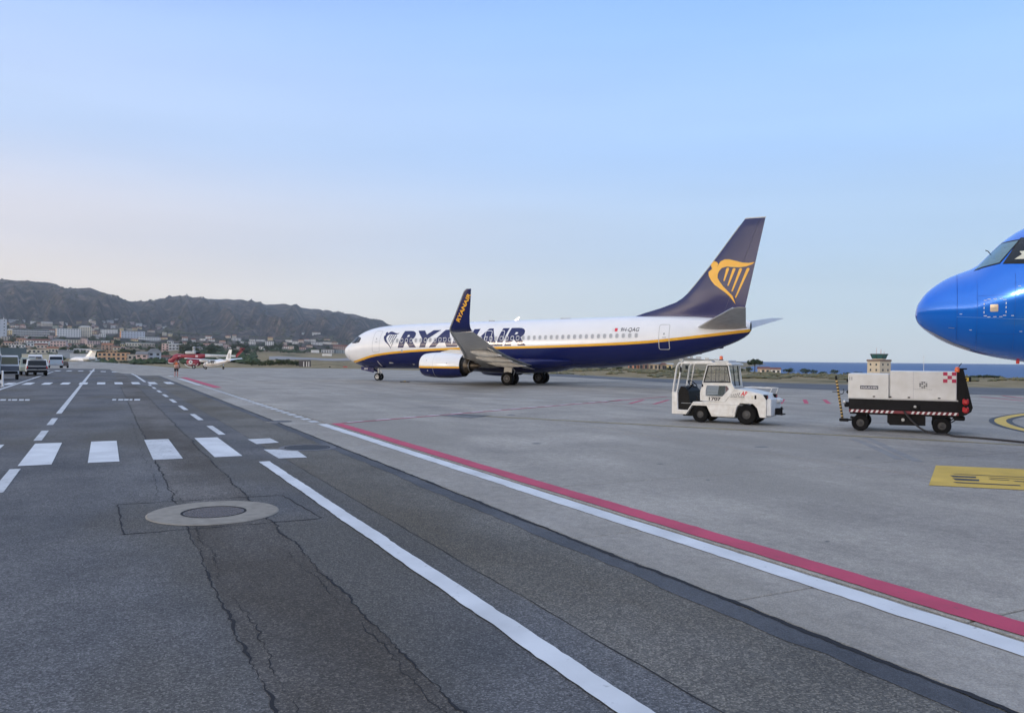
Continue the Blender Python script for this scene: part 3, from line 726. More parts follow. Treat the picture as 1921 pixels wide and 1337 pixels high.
class Fuse:
    """fuselage surface: top, bottom and half width by station; x runs aft, port is -y"""
    def __init__(s, top, bot, wid, tilt=0.0, piv=0.0, e=1.0):
        s.t, s.b, s.w = pchip(*zip(*top)), pchip(*zip(*bot)), pchip(*zip(*wid)); s.tilt, s.piv = tilt, piv
    def dz(s, a): return s.tilt*(a-s.piv)
    def y(s, a, z):
        z -= s.dz(a); zt, zb, w = s.t(a), s.b(a), s.w(a); hz, zc = (zt-zb)/2, (zt+zb)/2
        c = max(-1, min(1, (zc-z)/hz)); return w*math.sqrt(max(0, 1-c*c))
    def at(s, a, z, off=0.004, side=-1):
        """point on the skin (side -1 = port), lifted off along the normal"""
        y = s.y(a, z); e = 0.02
        def P(a_, z_): return Vector((a_, side*s.y(a_, z_), z_))
        n = (P(a+e, z)-P(a-e, z)).cross(P(a, z+e)-P(a, z-e))
        if n.length < 1e-9: n = Vector((0, side, 0))
        n.normalize()
        if n.y*side < 0: n = -n
        return Vector((a, side*y, z))+n*off
    def normal_rot(s, a, z, side=-1):
        p = s.at(a, z, 0, side); q = s.at(a, z, 1.0, side); return (q-p).normalized()
    def rings(s, stations, line=None, n1=9, n2=2, n3=13):
        out = []
        for a in stations:
            zt, zb, w = s.t(a), s.b(a), s.w(a); hz, zc = (zt-zb)/2, (zt+zb)/2
            if line:
                l0, l1 = line(a); cl = lambda z: math.acos(max(-0.999, min(0.999, (zc-z)/max(hz, 1e-4))))
                t0, t1 = max(cl(l0), 0.02), 0
                t1 = max(cl(l1), t0+0.01)
            else: t0, t1 = 1.2, 1.4
            th = [t0*i/n1 for i in range(n1)]+[t0+(t1-t0)*i/n2 for i in range(n2)]+[t1+(math.pi-t1)*i/n3 for i in range(n3+1)]
            port = [(a, -w*math.sin(t), zc-hz*math.cos(t)+s.dz(a)) for t in th]
            star = [(a, w*math.sin(t), zc-hz*math.cos(t)+s.dz(a)) for t in th[-2:0:-1]]
            out.append(port+star)
        return out
    def build(s, name, parent, stations, mats, line=None):
        n1, n2, n3 = 9, 2, 13; rg = s.rings(stations, line, n1, n2, n3); mb = MB(); n = len(rg[0]); half = n1+n2+n3
        def mt(k):
            k = k if k < half else 2*half-1-k
            return mats[0] if k < n1 else (mats[1] if k < n1+n2 else mats[2])
        for k in range(n):
            k2 = (k+1) % n; vs = [r[k] for r in rg]+[r[k2] for r in rg]; L = len(rg)
            mb.add(vs, [(i, L+i, L+i+1, i+1) for i in range(L-1)], mt(k))
        mb.add(rg[0], [tuple(range(n))], mats[2]); mb.add(rg[-1], [tuple(range(n-1, -1, -1))], A_DARK)
        return mb.build(name, parent, smooth=50)

def wheel(name, parent, c, r, w, axis=(0, 1, 0), rim=RIM, hub=0.55):
    """tyre and rim as one part with two children"""
    ax = Vector(axis); t = MB()
    prof = [(-w/2*0.80, r*hub), (-w/2, r*0.70), (-w/2*0.98, r*0.88), (-w/2*0.70, r*0.98), (0, r), (w/2*0.70, r*0.98), (w/2*0.98, r*0.88), (w/2, r*0.70), (w/2*0.80, r*hub)]
    t.lathe(prof, (0, 0, 0), ax, TYRE, 28); ty = t.build(name, parent); ty.location = c
    m = MB(); p = [(-w*0.34, 0.001), (-w*0.36, r*0.14), (-w*0.30, r*0.20), (-w*0.28, r*0.44), (-w*0.40, r*hub*0.97), (-w*0.40, r*hub*1.02)]
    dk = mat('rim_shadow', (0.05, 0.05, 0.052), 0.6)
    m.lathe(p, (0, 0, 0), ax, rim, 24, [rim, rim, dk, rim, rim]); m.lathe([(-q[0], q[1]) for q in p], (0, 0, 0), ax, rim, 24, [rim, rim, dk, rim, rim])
    m.build('rim', ty); return ty

def airfoil(le, te, z, t, up=(0, 0, 1), tw=0.0, camber=0.02):
    """closed section from leading to trailing edge; le, te = (x, y) points"""
    le, te = Vector((le[0], le[1], z)), Vector((te[0], te[1], z-tw)); up = Vector(up); c = (te-le).length
    xs = [0, .012, .05, .12, .25, .4, .55, .7, .85, 1.0]
    def th(x): return 5*t*(0.2969*math.sqrt(x)-0.1260*x-0.3516*x*x+0.2843*x**3-0.1015*x**4)
    U = [le+(te-le)*x+up*c*(th(x)+camber*4*x*(1-x)) for x in xs]; D = [le+(te-le)*x+up*c*(-th(x)*0.9+camber*4*x*(1-x)) for x in xs]
    return U+D[-2:0:-1]

AX, AY, AH = -16.02, 76.51, 0.49632
jet = thing('airliner', 'white and navy passenger jet with a yellow stripe, harp logo tail and raised winglet', 'airplane', (AX, AY, 0), -AH)
top = [(0,3.03),(0.06,3.20),(0.18,3.36),(0.43,3.56),(0.9,3.83),(1.25,4.00),(1.5,4.17),(2.05,4.58),(2.6,4.84),(3.32,5.06),(4.3,5.23),(5.5,5.33),(8,5.40),(11,5.42),(27,5.42),(29,5.42),(31.4,5.38),(33.9,5.26),(35.5,5.10),(36.6,4.98),(37.5,4.90),(38.0,4.84),(38.15,4.72)]
bot = [(0,2.99),(0.06,2.82),(0.18,2.62),(0.43,2.36),(0.9,2.08),(1.3,1.90),(2.05,1.62),(3.32,1.40),(5.5,1.34),(8,1.33),(25,1.35),(27,1.40),(28.7,1.52),(31.35,1.80),(33.86,2.28),(35.5,2.70),(36.6,3.07),(37.4,3.42),(37.95,3.78),(38.15,4.05)]
wid = [(0,0.02),(0.06,0.20),(0.18,0.38),(0.43,0.62),(0.9,0.92),(1.5,1.20),(2.05,1.40),(3.32,1.69),(4.3,1.80),(5.5,1.86),(7,1.88),(27,1.88),(29,1.84),(31.4,1.66),(33.9,1.34),(35.5,1.08),(36.6,0.83),(37.5,0.58),(38,0.42),(38.15,0.30)]
FU = Fuse(top, bot, wid, 0.016, 19.6)
ln = pchip([0, 1.2, 1.6, 2.3, 2.95, 4.8, 7.2, 10.7, 14, 21, 26, 30.3, 34.4, 38.2], [1.0, 1.72, 1.86, 1.97, 2.09, 2.47, 2.71, 2.89, 2.97, 3.00, 3.08, 3.22, 3.57, 3.98])
def line737(a): return ln(a), ln(a)+0.19+0.0016*max(0, a-20)
st = [0, .03, .06, .1, .18, .3, .43, .65, .9, 1.1, 1.3, 1.5, 1.75, 2.05, 2.4, 2.8, 3.3, 3.8, 4.3, 5, 5.7, 6.5, 7.5, 9, 11, 13, 15, 17, 19, 21, 23, 25, 26, 27, 28, 29, 30, 31, 32, 33, 34, 35, 35.8, 36.6, 37.2, 37.7, 38.0, 38.15]
FU.build('fuselage', jet, st, (A_NAVY, A_YEL, A_WHITE), line737)
fz = lambda a, z: FU.at(a, z, 0.006)
# lettering, harp, registration, flag
decal('name_lettering', text_bm('RYANAIR', 0.20, 0.055, 12.95, 1.50, 1.05), lambda x, y: FU.at(7.55+x, 3.23+0.016*(7.55+x-19.6)+y, 0.006), A_NAVY, jet, 0.5, 0.12)
HARP = [(35.66,9.16),(35.92,9.56),(36.23,9.7),(36.59,9.68),(37.0,9.56),(37.5,9.41),(37.95,9.36),(38.4,9.41),(38.2,9.25),(37.8,9.11),(37.3,9.06),(36.79,9.11),(36.39,9.16),(36.03,9.07),(35.82,8.84),(35.72,8.59),(35.72,8.33),(35.87,8.06),(36.13,7.69),(36.49,7.32),(36.79,7.0),(36.95,6.64),(37.03,6.35),(36.9,6.54),(36.64,6.9),(36.28,7.24),(35.87,7.55),(35.51,7.82),(35.25,8.14),(35.06,8.51),(35.02,8.8),(35.3,9.05),(35.23,9.18),(35.17,9.36),(35.25,9.54),(35.46,9.62),(35.66,9.52),(35.75,9.36)]
STRI = [((36.44,9.0),(36.2,8.1)),((36.9,8.95),(36.49,7.73)),((37.37,8.93),(36.79,7.31)),((37.9,8.93),(37.05,6.84))]
def harp_polys():
    ps = [HARP]
    for (x0, z0), (x1, z1) in STRI: ps.append([(x0-0.10, z0-0.03), (x0-0.04, z0+0.06), (x0+0.07, z0+0.07), (x0+0.13, z0-0.02), (x1+0.05, z1+0.02), (x1-0.01, z1-0.03), (x1-0.05, z1+0.03)])
    return ps
hs = 1.62/3.35
def small_harp(x, z): return (5.84+(x-35.02)*hs*1.02, 2.89+(z-6.35)*hs)
bm = poly_bm([[small_harp(*p) for p in pl] for pl in harp_polys()])
decal('harp_emblem', bm, lambda x, y: FU.at(x, y, 0.006), A_NAVY, jet, 0.25, 0.15)
decal('registration', text_bm('9H-QAG', 0.25, 0.01, 1.5, 0.36), lambda x, y: FU.at(28.65+x, 4.27+y, 0.006), mat('lettering_black', (0.04, 0.04, 0.05), 0.5), jet, 0.5, 0.1)
decal('flag_white', poly_bm([[(27.95,4.34),(28.17,4.34),(28.17,4.58),(27.95,4.58)]]), fz, mat('flag_white', (0.7, 0.68, 0.68), 0.5), jet)
decal('flag_red', poly_bm([[(28.17,4.34),(28.40,4.34),(28.40,4.60),(28.17,4.60)]]), fz, mat('flag_red', (0.62, 0.03, 0.06), 0.5), jet)
# doors: raised outline, handle, porthole
def door(name, a0, a1, z0, z1, w=0.045, m=A_LINE, off=0.007, handle=True):
    ca, cz, wa, hz_ = (a0+a1)/2, (z0+z1)/2, a1-a0, z1-z0
    d = decal(name, ring_bm(rrect(ca, cz, wa, hz_, 0.14), rrect(ca, cz, wa-2*w, hz_-2*w, 0.10)), lambda x, y: FU.at(x, y, off), m, jet, None, 0.12)
    if handle:
        decal('porthole', poly_bm([rrect(ca, cz+hz_*0.12, 0.13, 0.16, 0.05)]), lambda x, y: FU.at(x, y, off), A_PANE, d)
        decal('handle', poly_bm([rrect(ca+0.02, cz-hz_*0.02, 0.30, 0.06, 0.02)]), lambda x, y: FU.at(x, y, off), A_LINE, d)
    return d
door('door', 4.62, 5.48, 2.62, 4.58, 0.035); door('door', 31.66, 32.48, 2.95, 4.87, 0.05, A_LGREY)
for a in (16.55, 17.75): door('overwing_exit', a, a+0.66, 3.42, 4.50, 0.045, A_WHITE, 0.010, False)
# cabin windows
wm = MB(); fo, fi = rrect(0, 0, 0.30, 0.40, 0.12, 3), rrect(0, 0, 0.235, 0.33, 0.10, 3); n = len(fo)
wm.add([(x, 0.0, z) for x, z in fo]+[(x, -0.012, z) for x, z in fo]+[(x*0.97, -0.014, z*0.97) for x, z in fi]+[(x, 0.002, z) for x, z in fi], [(i, (i+1) % n, n+(i+1) % n, n+i) for i in range(n)]+[(n+i, n+(i+1) % n, 2*n+(i+1) % n, 2*n+i) for i in range(n)]+[(2*n+i, 2*n+(i+1) % n, 3*n+(i+1) % n, 3*n+i) for i in range(n)], A_FRAME)
wm.add([(x, 0.002, z) for x, z in fi], [tuple(range(n))], A_PANE)
w_me = wm.mesh('cabin_window', 30)
for side in (-1, 1):
    for k in range(46):
        a = 6.95+k*0.511
        if k in (0, 1) or 0 <= k < 46:
            z = 3.86+0.016*(a-19.6)+(0 if a < 26 else 0)
            nrm = FU.normal_rot(a, z, side); p = FU.at(a, z, 0.004, side)
            rx = math.asin(max(-1, min(1, nrm.z)))
            link('cabin_window', w_me, jet, p, (-rx*1.0 if side < 0 else rx, 0, 0 if side < 0 else math.pi))
# cockpit glazing
for side in (-1, 1):
    for pl in ([(1.36,3.80),(1.86,3.70),(2.28,4.26),(1.86,4.36),(1.7,4.30)], [(1.94,3.70),(2.44,3.70),(2.72,4.20),(2.36,4.25)], [(2.52,3.72),(2.86,3.77),(2.96,4.08),(2.80,4.18)]):
        cx, cz = sum(p[0] for p in pl)/len(pl), sum(p[1] for p in pl)/len(pl)
        sh = lambda z, a: z+0.016*(a-19.6)+0.06
        f = lambda x, y, o, side=side: FU.at(x, sh(y, x), o, side)
        fr = decal('cockpit_window', poly_bm([[(cx+(x-cx)*1.10, cz+(z-cz)*1.12) for x, z in pl]]), lambda x, y: f(x, y, 0.008), A_DARK, jet, 0.15, 0.12)
        decal('pane', poly_bm([pl]), lambda x, y: f(x, y, 0.016), A_GLASS, fr, 0.15, 0.12)
# probes, antennas, small markings
T_NAVY2 = mat('aircraft_navy_matt', (0.006, 0.01, 0.05), 0.6, spec=0.2)
mb = MB(); mb.prism([(18.4, 5.40), (18.8, 5.40), (18.95, 5.72), (18.82, 5.72)], (-0.02, 0.02), A_WHITE); mb.build('blade_antenna', jet)
mb = MB(); mb.box((16.2, 0, 5.40), (0.6, 0.12, 0.10), A_GREY, 0.03); mb.build('antenna', jet); mb = MB(); mb.box((23.2, 0, 5.50), (0.9, 0.16, 0.10), A_GREY, 0.03); mb.build('antenna', jet)
mb = MB(); mb.prism([(12.2, 1.30), (12.6, 1.30), (12.75, 0.88), (12.55, 0.88)], (-0.02, 0.02), A_WHITE); mb.build('blade_antenna', jet)
for a, z in ((1.35, 3.05), (1.35, 2.45)):
    decal('nose_port', poly_bm([rrect(a, z-0.25, 0.09, 0.12, 0.03)]), lambda x, y: FU.at(x, y, 0.006), A_LINE, jet)
decal('nose_port', poly_bm([rrect(8.0, 2.78, 0.16, 0.26, 0.06)]), fz, A_LINE, jet)
for a, z, w_, h_ in ((4.9, 1.83, 0.10, 0.5), (6.2, 1.72, 0.42, 0.10), (8.7, 1.62, 0.20, 0.10)):
    decal('access_marking', poly_bm([[(a, z), (a+w_, z-0.02), (a+w_+0.1*(h_ > .3), z-h_), (a+0.1*(h_ > .3), z-h_)]]), fz, A_LGREY, jet, 0.2, 0.1)
for a0, z0 in ((33.6, 2.42), (35.2, 2.85)): mb = MB(); mb.prism([(a0, z0+0.25), (a0+1.0, z0+0.5), (a0+0.95, z0+0.24), (a0+0.75, z0+0.2)], (-0.06, 0.06), T_NAVY2); mb.build('tail_skid', jet)
# vertical fin
def fin_z(z): return pchip([5.1, 5.5, 6.6, 7.07, 7.74, 12.61], [28.2, 29.0, 32.5, 33.2, 33.84, 37.65])(z)
rings = []
for z in (5.0, 5.35, 5.5, 5.8, 6.2, 6.6, 6.9, 7.3, 7.74, 8.6, 9.6, 10.8, 12.0, 12.55, 12.63):
    le, te = fin_z(max(z, 5.36)), 37.55+(z-5.3)*(39.13-37.55)/(12.65-5.3); c = te-le; t = 0.085 if z > 7 else 0.085*max(0.5, 4.3/c)
    rings.append(airfoil((le, 0), (te, 0), z, t if z < 12.6 else t*0.5, (0, 1, 0), 0, 0))
mb = MB(); mb.loft(rings, A_NAVY); fin = mb.build('tail_fin', jet, smooth=40)
def fin_y(x, z):
    le, te = fin_z(z), 37.55+(z-5.3)*(39.13-37.55)/(12.65-5.3); c = te-le; u = min(1, max(0, (x-le)/c)); t = 0.085 if z > 7 else 0.085*max(0.5, 4.3/c)
    return c*5*t*0.9*(0.2969*math.sqrt(u)-0.1260*u-0.3516*u*u+0.2843*u**3-0.1015*u**4)
decal('harp_emblem', poly_bm(harp_polys()), lambda x, y: Vector((x, -fin_y(x, y)-0.025, y)), A_YEL, fin, 0.3, 0.3)
mb = MB(); zs = [7.3+i*0.44 for i in range(12)]
mb.tube([(fin_z(z)-0.005, 0, z) for z in zs], 0.055, A_METAL, 8); mb.build('leading_edge', fin)
mb = MB(); mb.tube([(36.15+0.37*(z-5.6), -fin_y(36.15+0.37*(z-5.6), z)-0.008, z) for z in (5.7, 6.5, 7.5, 8.5, 9.5, 10.5, 11.5, 12.5)], 0.013, mat('seam_blue', (0.03, 0.04, 0.12), 0.5), 5); mb.build('rudder_seam', fin)
mb = MB(); mb.loft([airfoil((37.62, 0), (39.16, 0), 12.62, 0.09, (0, 1, 0), 0, 0), airfoil((37.72, 0), (39.18, 0), 12.70, 0.05, (0, 1, 0), 0, 0)], A_LGREY); mb.build('fin_cap', fin)
# tailplanes
for s in (-1, 1):
    rings = [airfoil((33.9+0.9*b/1.2*0.9, s*b), (38.05, s*b), 4.62+0.15*(b-1.0), 0.10, (0, 0, 1), 0.02, 0) for b in (0.7, 1.2)]
    rings += [airfoil((34.62+(b-1.2)*0.66, s*b), (38.05+(b-1.2)*0.21, s*b), 4.62+0.165*(b-1.0), 0.10, (0, 0, 1), 0.02, 0) for b in (2.5, 4, 5.5, 7.0)]
    rings.append(airfoil((38.75, s*7.2), (39.32, s*7.2), 4.62+0.165*6.2, 0.05, (0, 0, 1), 0.02, 0))
    mb = MB(); mb.loft(rings, A_GREY); tp = mb.build('tailplane', jet, smooth=40)
    mb = MB(); mb.tube([(34.60+(b-1.2)*0.66, s*b, 4.62+0.165*(b-1.0)) for b in (1.2, 2.5, 4, 5.5, 7.0)], 0.06, A_METAL, 8); mb.build('leading_edge', tp)
# wings with blended winglets
def wing(s):
    LE = pchip([0.8, 1.88, 5.6, 17.2], [12.9, 14.1, 17.0, 23.1]); TE = pchip([0.8, 1.88, 5.6, 17.2], [21.1, 21.15, 21.5, 24.75]); ZW = pchip([0.8, 1.88, 5.6, 11, 17.2], [1.70, 1.85, 2.30, 2.98, 3.86])
    rings = [airfoil((LE(b), s*b), (TE(b), s*b), ZW(b), 0.145-0.003*(b-1), (0, 0, 1), 0.035*(TE(b)-LE(b)), 0.012) for b in (0.8, 1.88, 3, 4.3, 5.6, 7.5, 9.5, 11.5, 13.5, 15.5, 17.2)]
    mb = MB(); mb.loft(rings, mat('wing_grey', (0.64, 0.64, 0.63), 0.4, var=0.12, scale=2)); w = mb.build('wing', jet, smooth=40)
    mb = MB(); mb.tube([(LE(b)-0.01, s*b, ZW(b)) for b in (5.8, 8, 11, 14, 17.1)], [0.19, 0.17, 0.14, 0.11, 0.07], A_LGREY, 10); mb.build('slat_edge', w)
    for b0, b1, dr in ((2.1, 5.4, 0.26), (5.9, 11.6, 0.22)):               # flaps a little lowered
        rg = []
        for b in (b0, (b0+b1)/2, b1):
            c = (TE(b)-LE(b)); zt_ = ZW(b)-0.035*c; rg.append(airfoil((TE(b)-0.17*c, s*b), (TE(b)+0.05*c, s*b), zt_-0.08, 0.13, (0, 0, 1), dr, 0.0))
        mb = MB(); mb.loft(rg, A_LGREY); mb.build('flap', w, smooth=40)
    for b, l in ((4.2, 3.6), (7.4, 3.2), (10.6, 2.6)):
        x1 = TE(b)+0.45; zc = ZW(b)-0.30; rg = []
        for u in (0, .08, .25, .5, .75, .92, 1):
            r = 0.24*math.sin(math.pi*min(0.98, max(0.02, u))**0.8)+0.02; rg.append([(x1-l+l*u, s*b+0.7*r*math.cos(t), zc-0.25*u+r*math.sin(t)) for t in [2*math.pi*i/10 for i in range(10)]])
        mb = MB(); mb.loft(rg, A_LGREY); mb.build('flap_track_fairing', w, smooth=60)
    sec = [(17.2, 3.86, 23.1, 24.75, 8), (17.45, 3.93, 23.22, 24.78, 30), (17.62, 4.08, 23.36, 24.80, 55), (17.72, 4.30, 23.52, 24.82, 74), (17.80, 4.75, 23.78, 24.86, 82), (17.90, 5.5, 24.17, 24.96, 83), (17.99, 6.25, 24.55, 25.05, 84), (18.01, 6.43, 24.74, 25.07, 84)]
    rg = [airfoil((a0, s*b), (a1, s*b), z, 0.09, (0, -s*math.sin(R(d)), math.cos(R(d))), 0, 0) for b, z, a0, a1, d in sec]
    mb = MB(); mb.loft(rg, A_NAVY); wl_ = mb.build('winglet', w, smooth=50)
    mb = MB(); mb.tube([(a0-0.01, s*b, z) for b, z, a0, a1, d in sec], [0.06, 0.06, 0.06, 0.055, 0.05, 0.045, 0.035, 0.025], A_METAL, 8); mb.build('leading_edge', wl_)
    # name running up the outer face
    p0, p1 = Vector((23.88, 4.52)), Vector((24.86, 6.22)); d = (p1-p0).normalized(); nn_ = Vector((d.y, -d.x))
    yb = pchip([x[1] for x in sec], [x[0] for x in sec])
    def f(x, y):
        c = p0+d*x-nn_*(y-0.28); return Vector((c.x, s*(yb(c.y)+0.075), c.y))
    bmt = text_bm('RYANAIR', 0.0, 0.035, 1.95, 0.27)
    if s > 0:
        for v in bmt.verts: v.co.x, v.co.y = 1.95-v.co.x, 0.27-v.co.y
    decal('name_lettering', bmt, f, A_YEL, wl_, 0.2, 0.15)
    return w
wing(-1); wing(1)
# belly fairing
rg = []
for a, w_, h_ in ((12.4, 0.3, 0.10), (13.2, 1.25, 0.55), (14.5, 1.85, 0.86), (16, 2.05, 0.98), (18, 2.1, 1.02), (21, 2.1, 1.0), (22.8, 1.95, 0.86), (24.2, 1.5, 0.55), (25.2, 0.5, 0.12)):
    rg.append([(a, w_*math.cos(t), 1.95+FU.dz(a)+h_*1.0*math.sin(t) if math.sin(t) < 0 else 1.95+FU.dz(a)+0.4*h_*math.sin(t)) for t in [2*math.pi*i/24 for i in range(24)]])
mb = MB(); mb.loft(rg, A_NAVY); mb.build('belly_fairing', jet, smooth=50)
# engines
def engine(s):
    zc, yc = 1.56, s*4.83; e_out = [(12.56, .80), (12.60, .87), (12.70, .925), (12.95, .975), (13.4, 1.02), (14.2, 1.06), (15.0, 1.055), (15.7, 1.01), (16.2, .95), (16.5, .90)]
    rpf = pchip(*zip(*e_out)); stn = [12.56, 12.60, 12.70, 12.82, 12.95, 13.2, 13.6, 14.2, 14.8, 15.3, 15.8, 16.2, 16.5]
    nac = Fuse([(a, zc+rpf(a)) for a in stn], [(a, zc-rpf(a)*0.985) for a in stn], [(a, rpf(a)*1.02) for a in stn])
    rg = nac.rings(stn, lambda a: (1.33, 1.48)); mb = MB(); n = len(rg[0]); half = 24
    for k in range(n):
        kk = k if k < half else 2*half-1-k; m = A_NAVY if kk < 9 else (A_YEL if kk < 11 else A_WHITE); k2 = (k+1) % n
        vs = [(r[k][0], r[k][1]+yc, r[k][2]) for r in rg]+[(r[k2][0], r[k2][1]+yc, r[k2][2]) for r in rg]; L = len(rg)
        mb.add(vs, [(i, L+i, L+i+1, i+1) for i in range(L-1)], m)
    e = mb.build('engine', jet, smooth=50)
    mb = MB(); mb.lathe([(0.26, .925), (0.10, .895), (0.02, .855), (0, .82), (0.03, .78), (0.2, .745), (0.75, .76)], (12.545, yc, zc), (1, 0, 0), A_METAL, 36, [A_LGREY, A_METAL, A_METAL, A_METAL, A_LGREY, A_DARK]); mb.build('intake_lip', e)
    mb = MB(); mb.lathe([(0, .02), (0.35, .26), (0.36, .76)], (12.95, yc, zc), (1, 0, 0), A_DARK, 30); mb.build('fan', e)
    mb = MB(); mb.lathe([(0.02, .90), (-0.25, .84), (-0.2, .70), (0.25, .66), (0.62, .54), (0.66, .50), (0.60, .44), (0.5, .30)], (16.48, yc, zc), (1, 0, 0), A_HOT, 30, [A_DARK, A_DARK, A_DARK, A_HOT, A_METAL, A_HOT, A_DARK]); mb.build('exhaust', e)
    mb = MB(); mb.lathe([(0, .32), (0.35, .28), (0.8, .15), (1.05, .04), (1.06, .001)], (16.95, yc, zc), (1, 0, 0), A_HOT, 20); mb.build('exhaust_cone', e)
    for a, z in ((13.4, 1.95), (13.5, 1.12), (15.4, 1.75)):
        mb = MB(); mb.lathe([(0, 0.05), (0.012, 0.045), (0.012, 0.001)], (a, yc+s*(rpf(a)*1.02*math.sqrt(max(0, 1-((z-zc)/rpf(a))**2))), z), (0, s, 0), A_LINE, 12); mb.build('access_cap', e)
    mb = MB(); mb.tube([(14.05, yc+s*(1.075*math.sin(t)), zc-1.05*math.cos(t)) for t in [R(20+8*i) for i in range(18)]], 0.008, A_LINE, 5); mb.build('cowl_seam', e)
    rg = []
    for a, zb, zt_, w_ in ((14.2, 2.45, 2.66, .10), (15.2, 2.40, 2.86, .2), (16.4, 2.2, 2.80, .24), (17.6, 1.98, 2.62, .22), (19.2, 1.98, 2.35, .12), (20.2, 2.1, 2.25, .04)):
        rg.append([(a, yc-w_, zb), (a, yc+w_, zb), (a, yc+w_*.8, zt_), (a, yc-w_*.8, zt_)])
    mb = MB(); mb.loft(rg, A_LGREY); mb.build('pylon', e, smooth=30)
engine(-1); engine(1)
# landing gear
for s in (-1, 1):
    mb = MB(); mb.cyl((19.6, s*2.86, 0.5), (19.6, s*2.80, 2.2), 0.13, STRUT); mb.cyl((19.6, s*2.86, 1.0), (19.6, s*2.86, 1.55), 0.17, STRUT); mb.cyl((19.6, s*2.4, 0.55), (19.6, s*3.3, 0.55), 0.10, STRUT)
    mb.bar((19.6, s*2.80, 1.5), (19.5, s*1.7, 1.9), 0.10, STRUT); mb.bar((19.85, s*2.86, 0.65), (20.05, s*2.86, 1.15), 0.06, STRUT); mb.bar((20.05, s*2.86, 1.15), (19.75, s*2.86, 1.5), 0.06, STRUT)
    g = mb.build('main_gear', jet)
    for d in (-0.43, 0.43): wheel('wheel', g, (19.6, s*2.86+d, 0.545), 0.545, 0.38, rim=mat('main_rim', (0.13, 0.13, 0.14), 0.45, 0.4))
    mb = MB(); mb.box((19.6, s*3.15, 1.45), (0.75, 0.05, 0.85), A_LGREY, 0.015, Matrix.Rotation(s*R(10), 3, 'X')); mb.build('gear_door', g)
mb = MB(); mb.cyl((4.04, 0, 0.35), (3.95, 0, 1.5), 0.085, STRUT); mb.cyl((4.03, 0, 0.7), (3.98, 0, 1.3), 0.11, STRUT); mb.cyl((4.04, -0.28, 0.345), (4.04, 0.28, 0.345), 0.06, STRUT); mb.bar((3.98, 0, 0.9), (3.2, 0, 1.35), 0.08, STRUT); mb.bar((4.2, 0, 0.5), (4.35, 0, 0.8), 0.05, STRUT); mb.bar((4.35, 0, 0.8), (4.1, 0, 1.0), 0.05, STRUT)
g = mb.build('nose_gear', jet)
for d in (-0.21, 0.21): wheel('wheel', g, (4.04, d, 0.345), 0.345, 0.2, rim=mat('nose_rim', (0.62, 0.62, 0.62), 0.35, 0.4), hub=0.58)
for s in (-1, 1):
    mb = MB(); mb.prism([(2.25, 1.28), (3.75, 1.22), (3.75, 0.72), (2.25, 0.98)], (s*0.42-0.015, s*0.42+0.015), A_NAVY); d = mb.build('gear_door', g)
    if s < 0: decal('door_lettering', text_bm('QAG', 0, 0.02, 0.42, 0.17), lambda x, y: Vector((2.62+x, -0.42-0.022, 0.98+y)), A_WHITE, d)
# ------------------------------------------------------------------ blue airliner nose on the next stand
B_BLUE = mat('aircraft_blue', (0.0, 0.16, 0.74), 0.20, 0.35, coat=0.7)
BX, BY, BH = 10.14, 20.0, 0.49
bj = thing('airliner', 'glossy blue passenger jet with a rounded nose and dark cockpit windows', 'airplane', (BX, BY, 0), -BH)
btop = [(0,3.38),(0.04,3.59),(0.12,3.74),(0.23,3.90),(0.48,4.12),(0.7,4.26),(0.98,4.38),(1.28,4.50),(1.52,4.74),(1.78,5.02),(1.94,5.16),(2.12,5.29),(2.4,5.44),(3,5.66),(4,5.83),(5.5,5.90),(26,5.90),(30,5.86),(34,5.6),(37.4,5.0)]
bbot = [(0,3.34),(0.03,3.23),(0.11,3.10),(0.28,2.94),(0.51,2.77),(0.79,2.62),(1.09,2.50),(1.41,2.40),(1.78,2.31),(2.12,2.25),(2.5,2.18),(3.2,2.06),(4.5,1.90),(6,1.80),(24,1.80),(28,2.1),(32,2.95),(37.4,4.5)]
bwid = [(0,0.02),(0.04,0.20),(0.12,0.36),(0.28,0.58),(0.51,0.80),(0.79,1.00),(1.09,1.17),(1.41,1.32),(1.78,1.46),(2.12,1.57),(2.6,1.69),(3.2,1.81),(4.5,1.94),(6,1.975),(24,1.975),(28,1.85),(32,1.4),(37.4,0.35)]
BF = Fuse(btop, bbot, bwid)
BF.build('fuselage', bj, [0,.015,.04,.07,.12,.18,.25,.35,.48,.6,.75,.9,1.05,1.2,1.34,1.48,1.62,1.78,1.94,2.12,2.3,2.5,2.75,3,3.4,3.9,4.5,5.2,6,8,12,16,20,24,26,28,30,32,34,36,37.4], (B_BLUE, B_BLUE, B_BLUE))
def bdecal(name, bm, m, par, off=0.005, cx=0.12, cy=0.08, side=-1): return decal(name, bm, lambda x, y: BF.at(x, y, off, side), m, par, cx, cy)
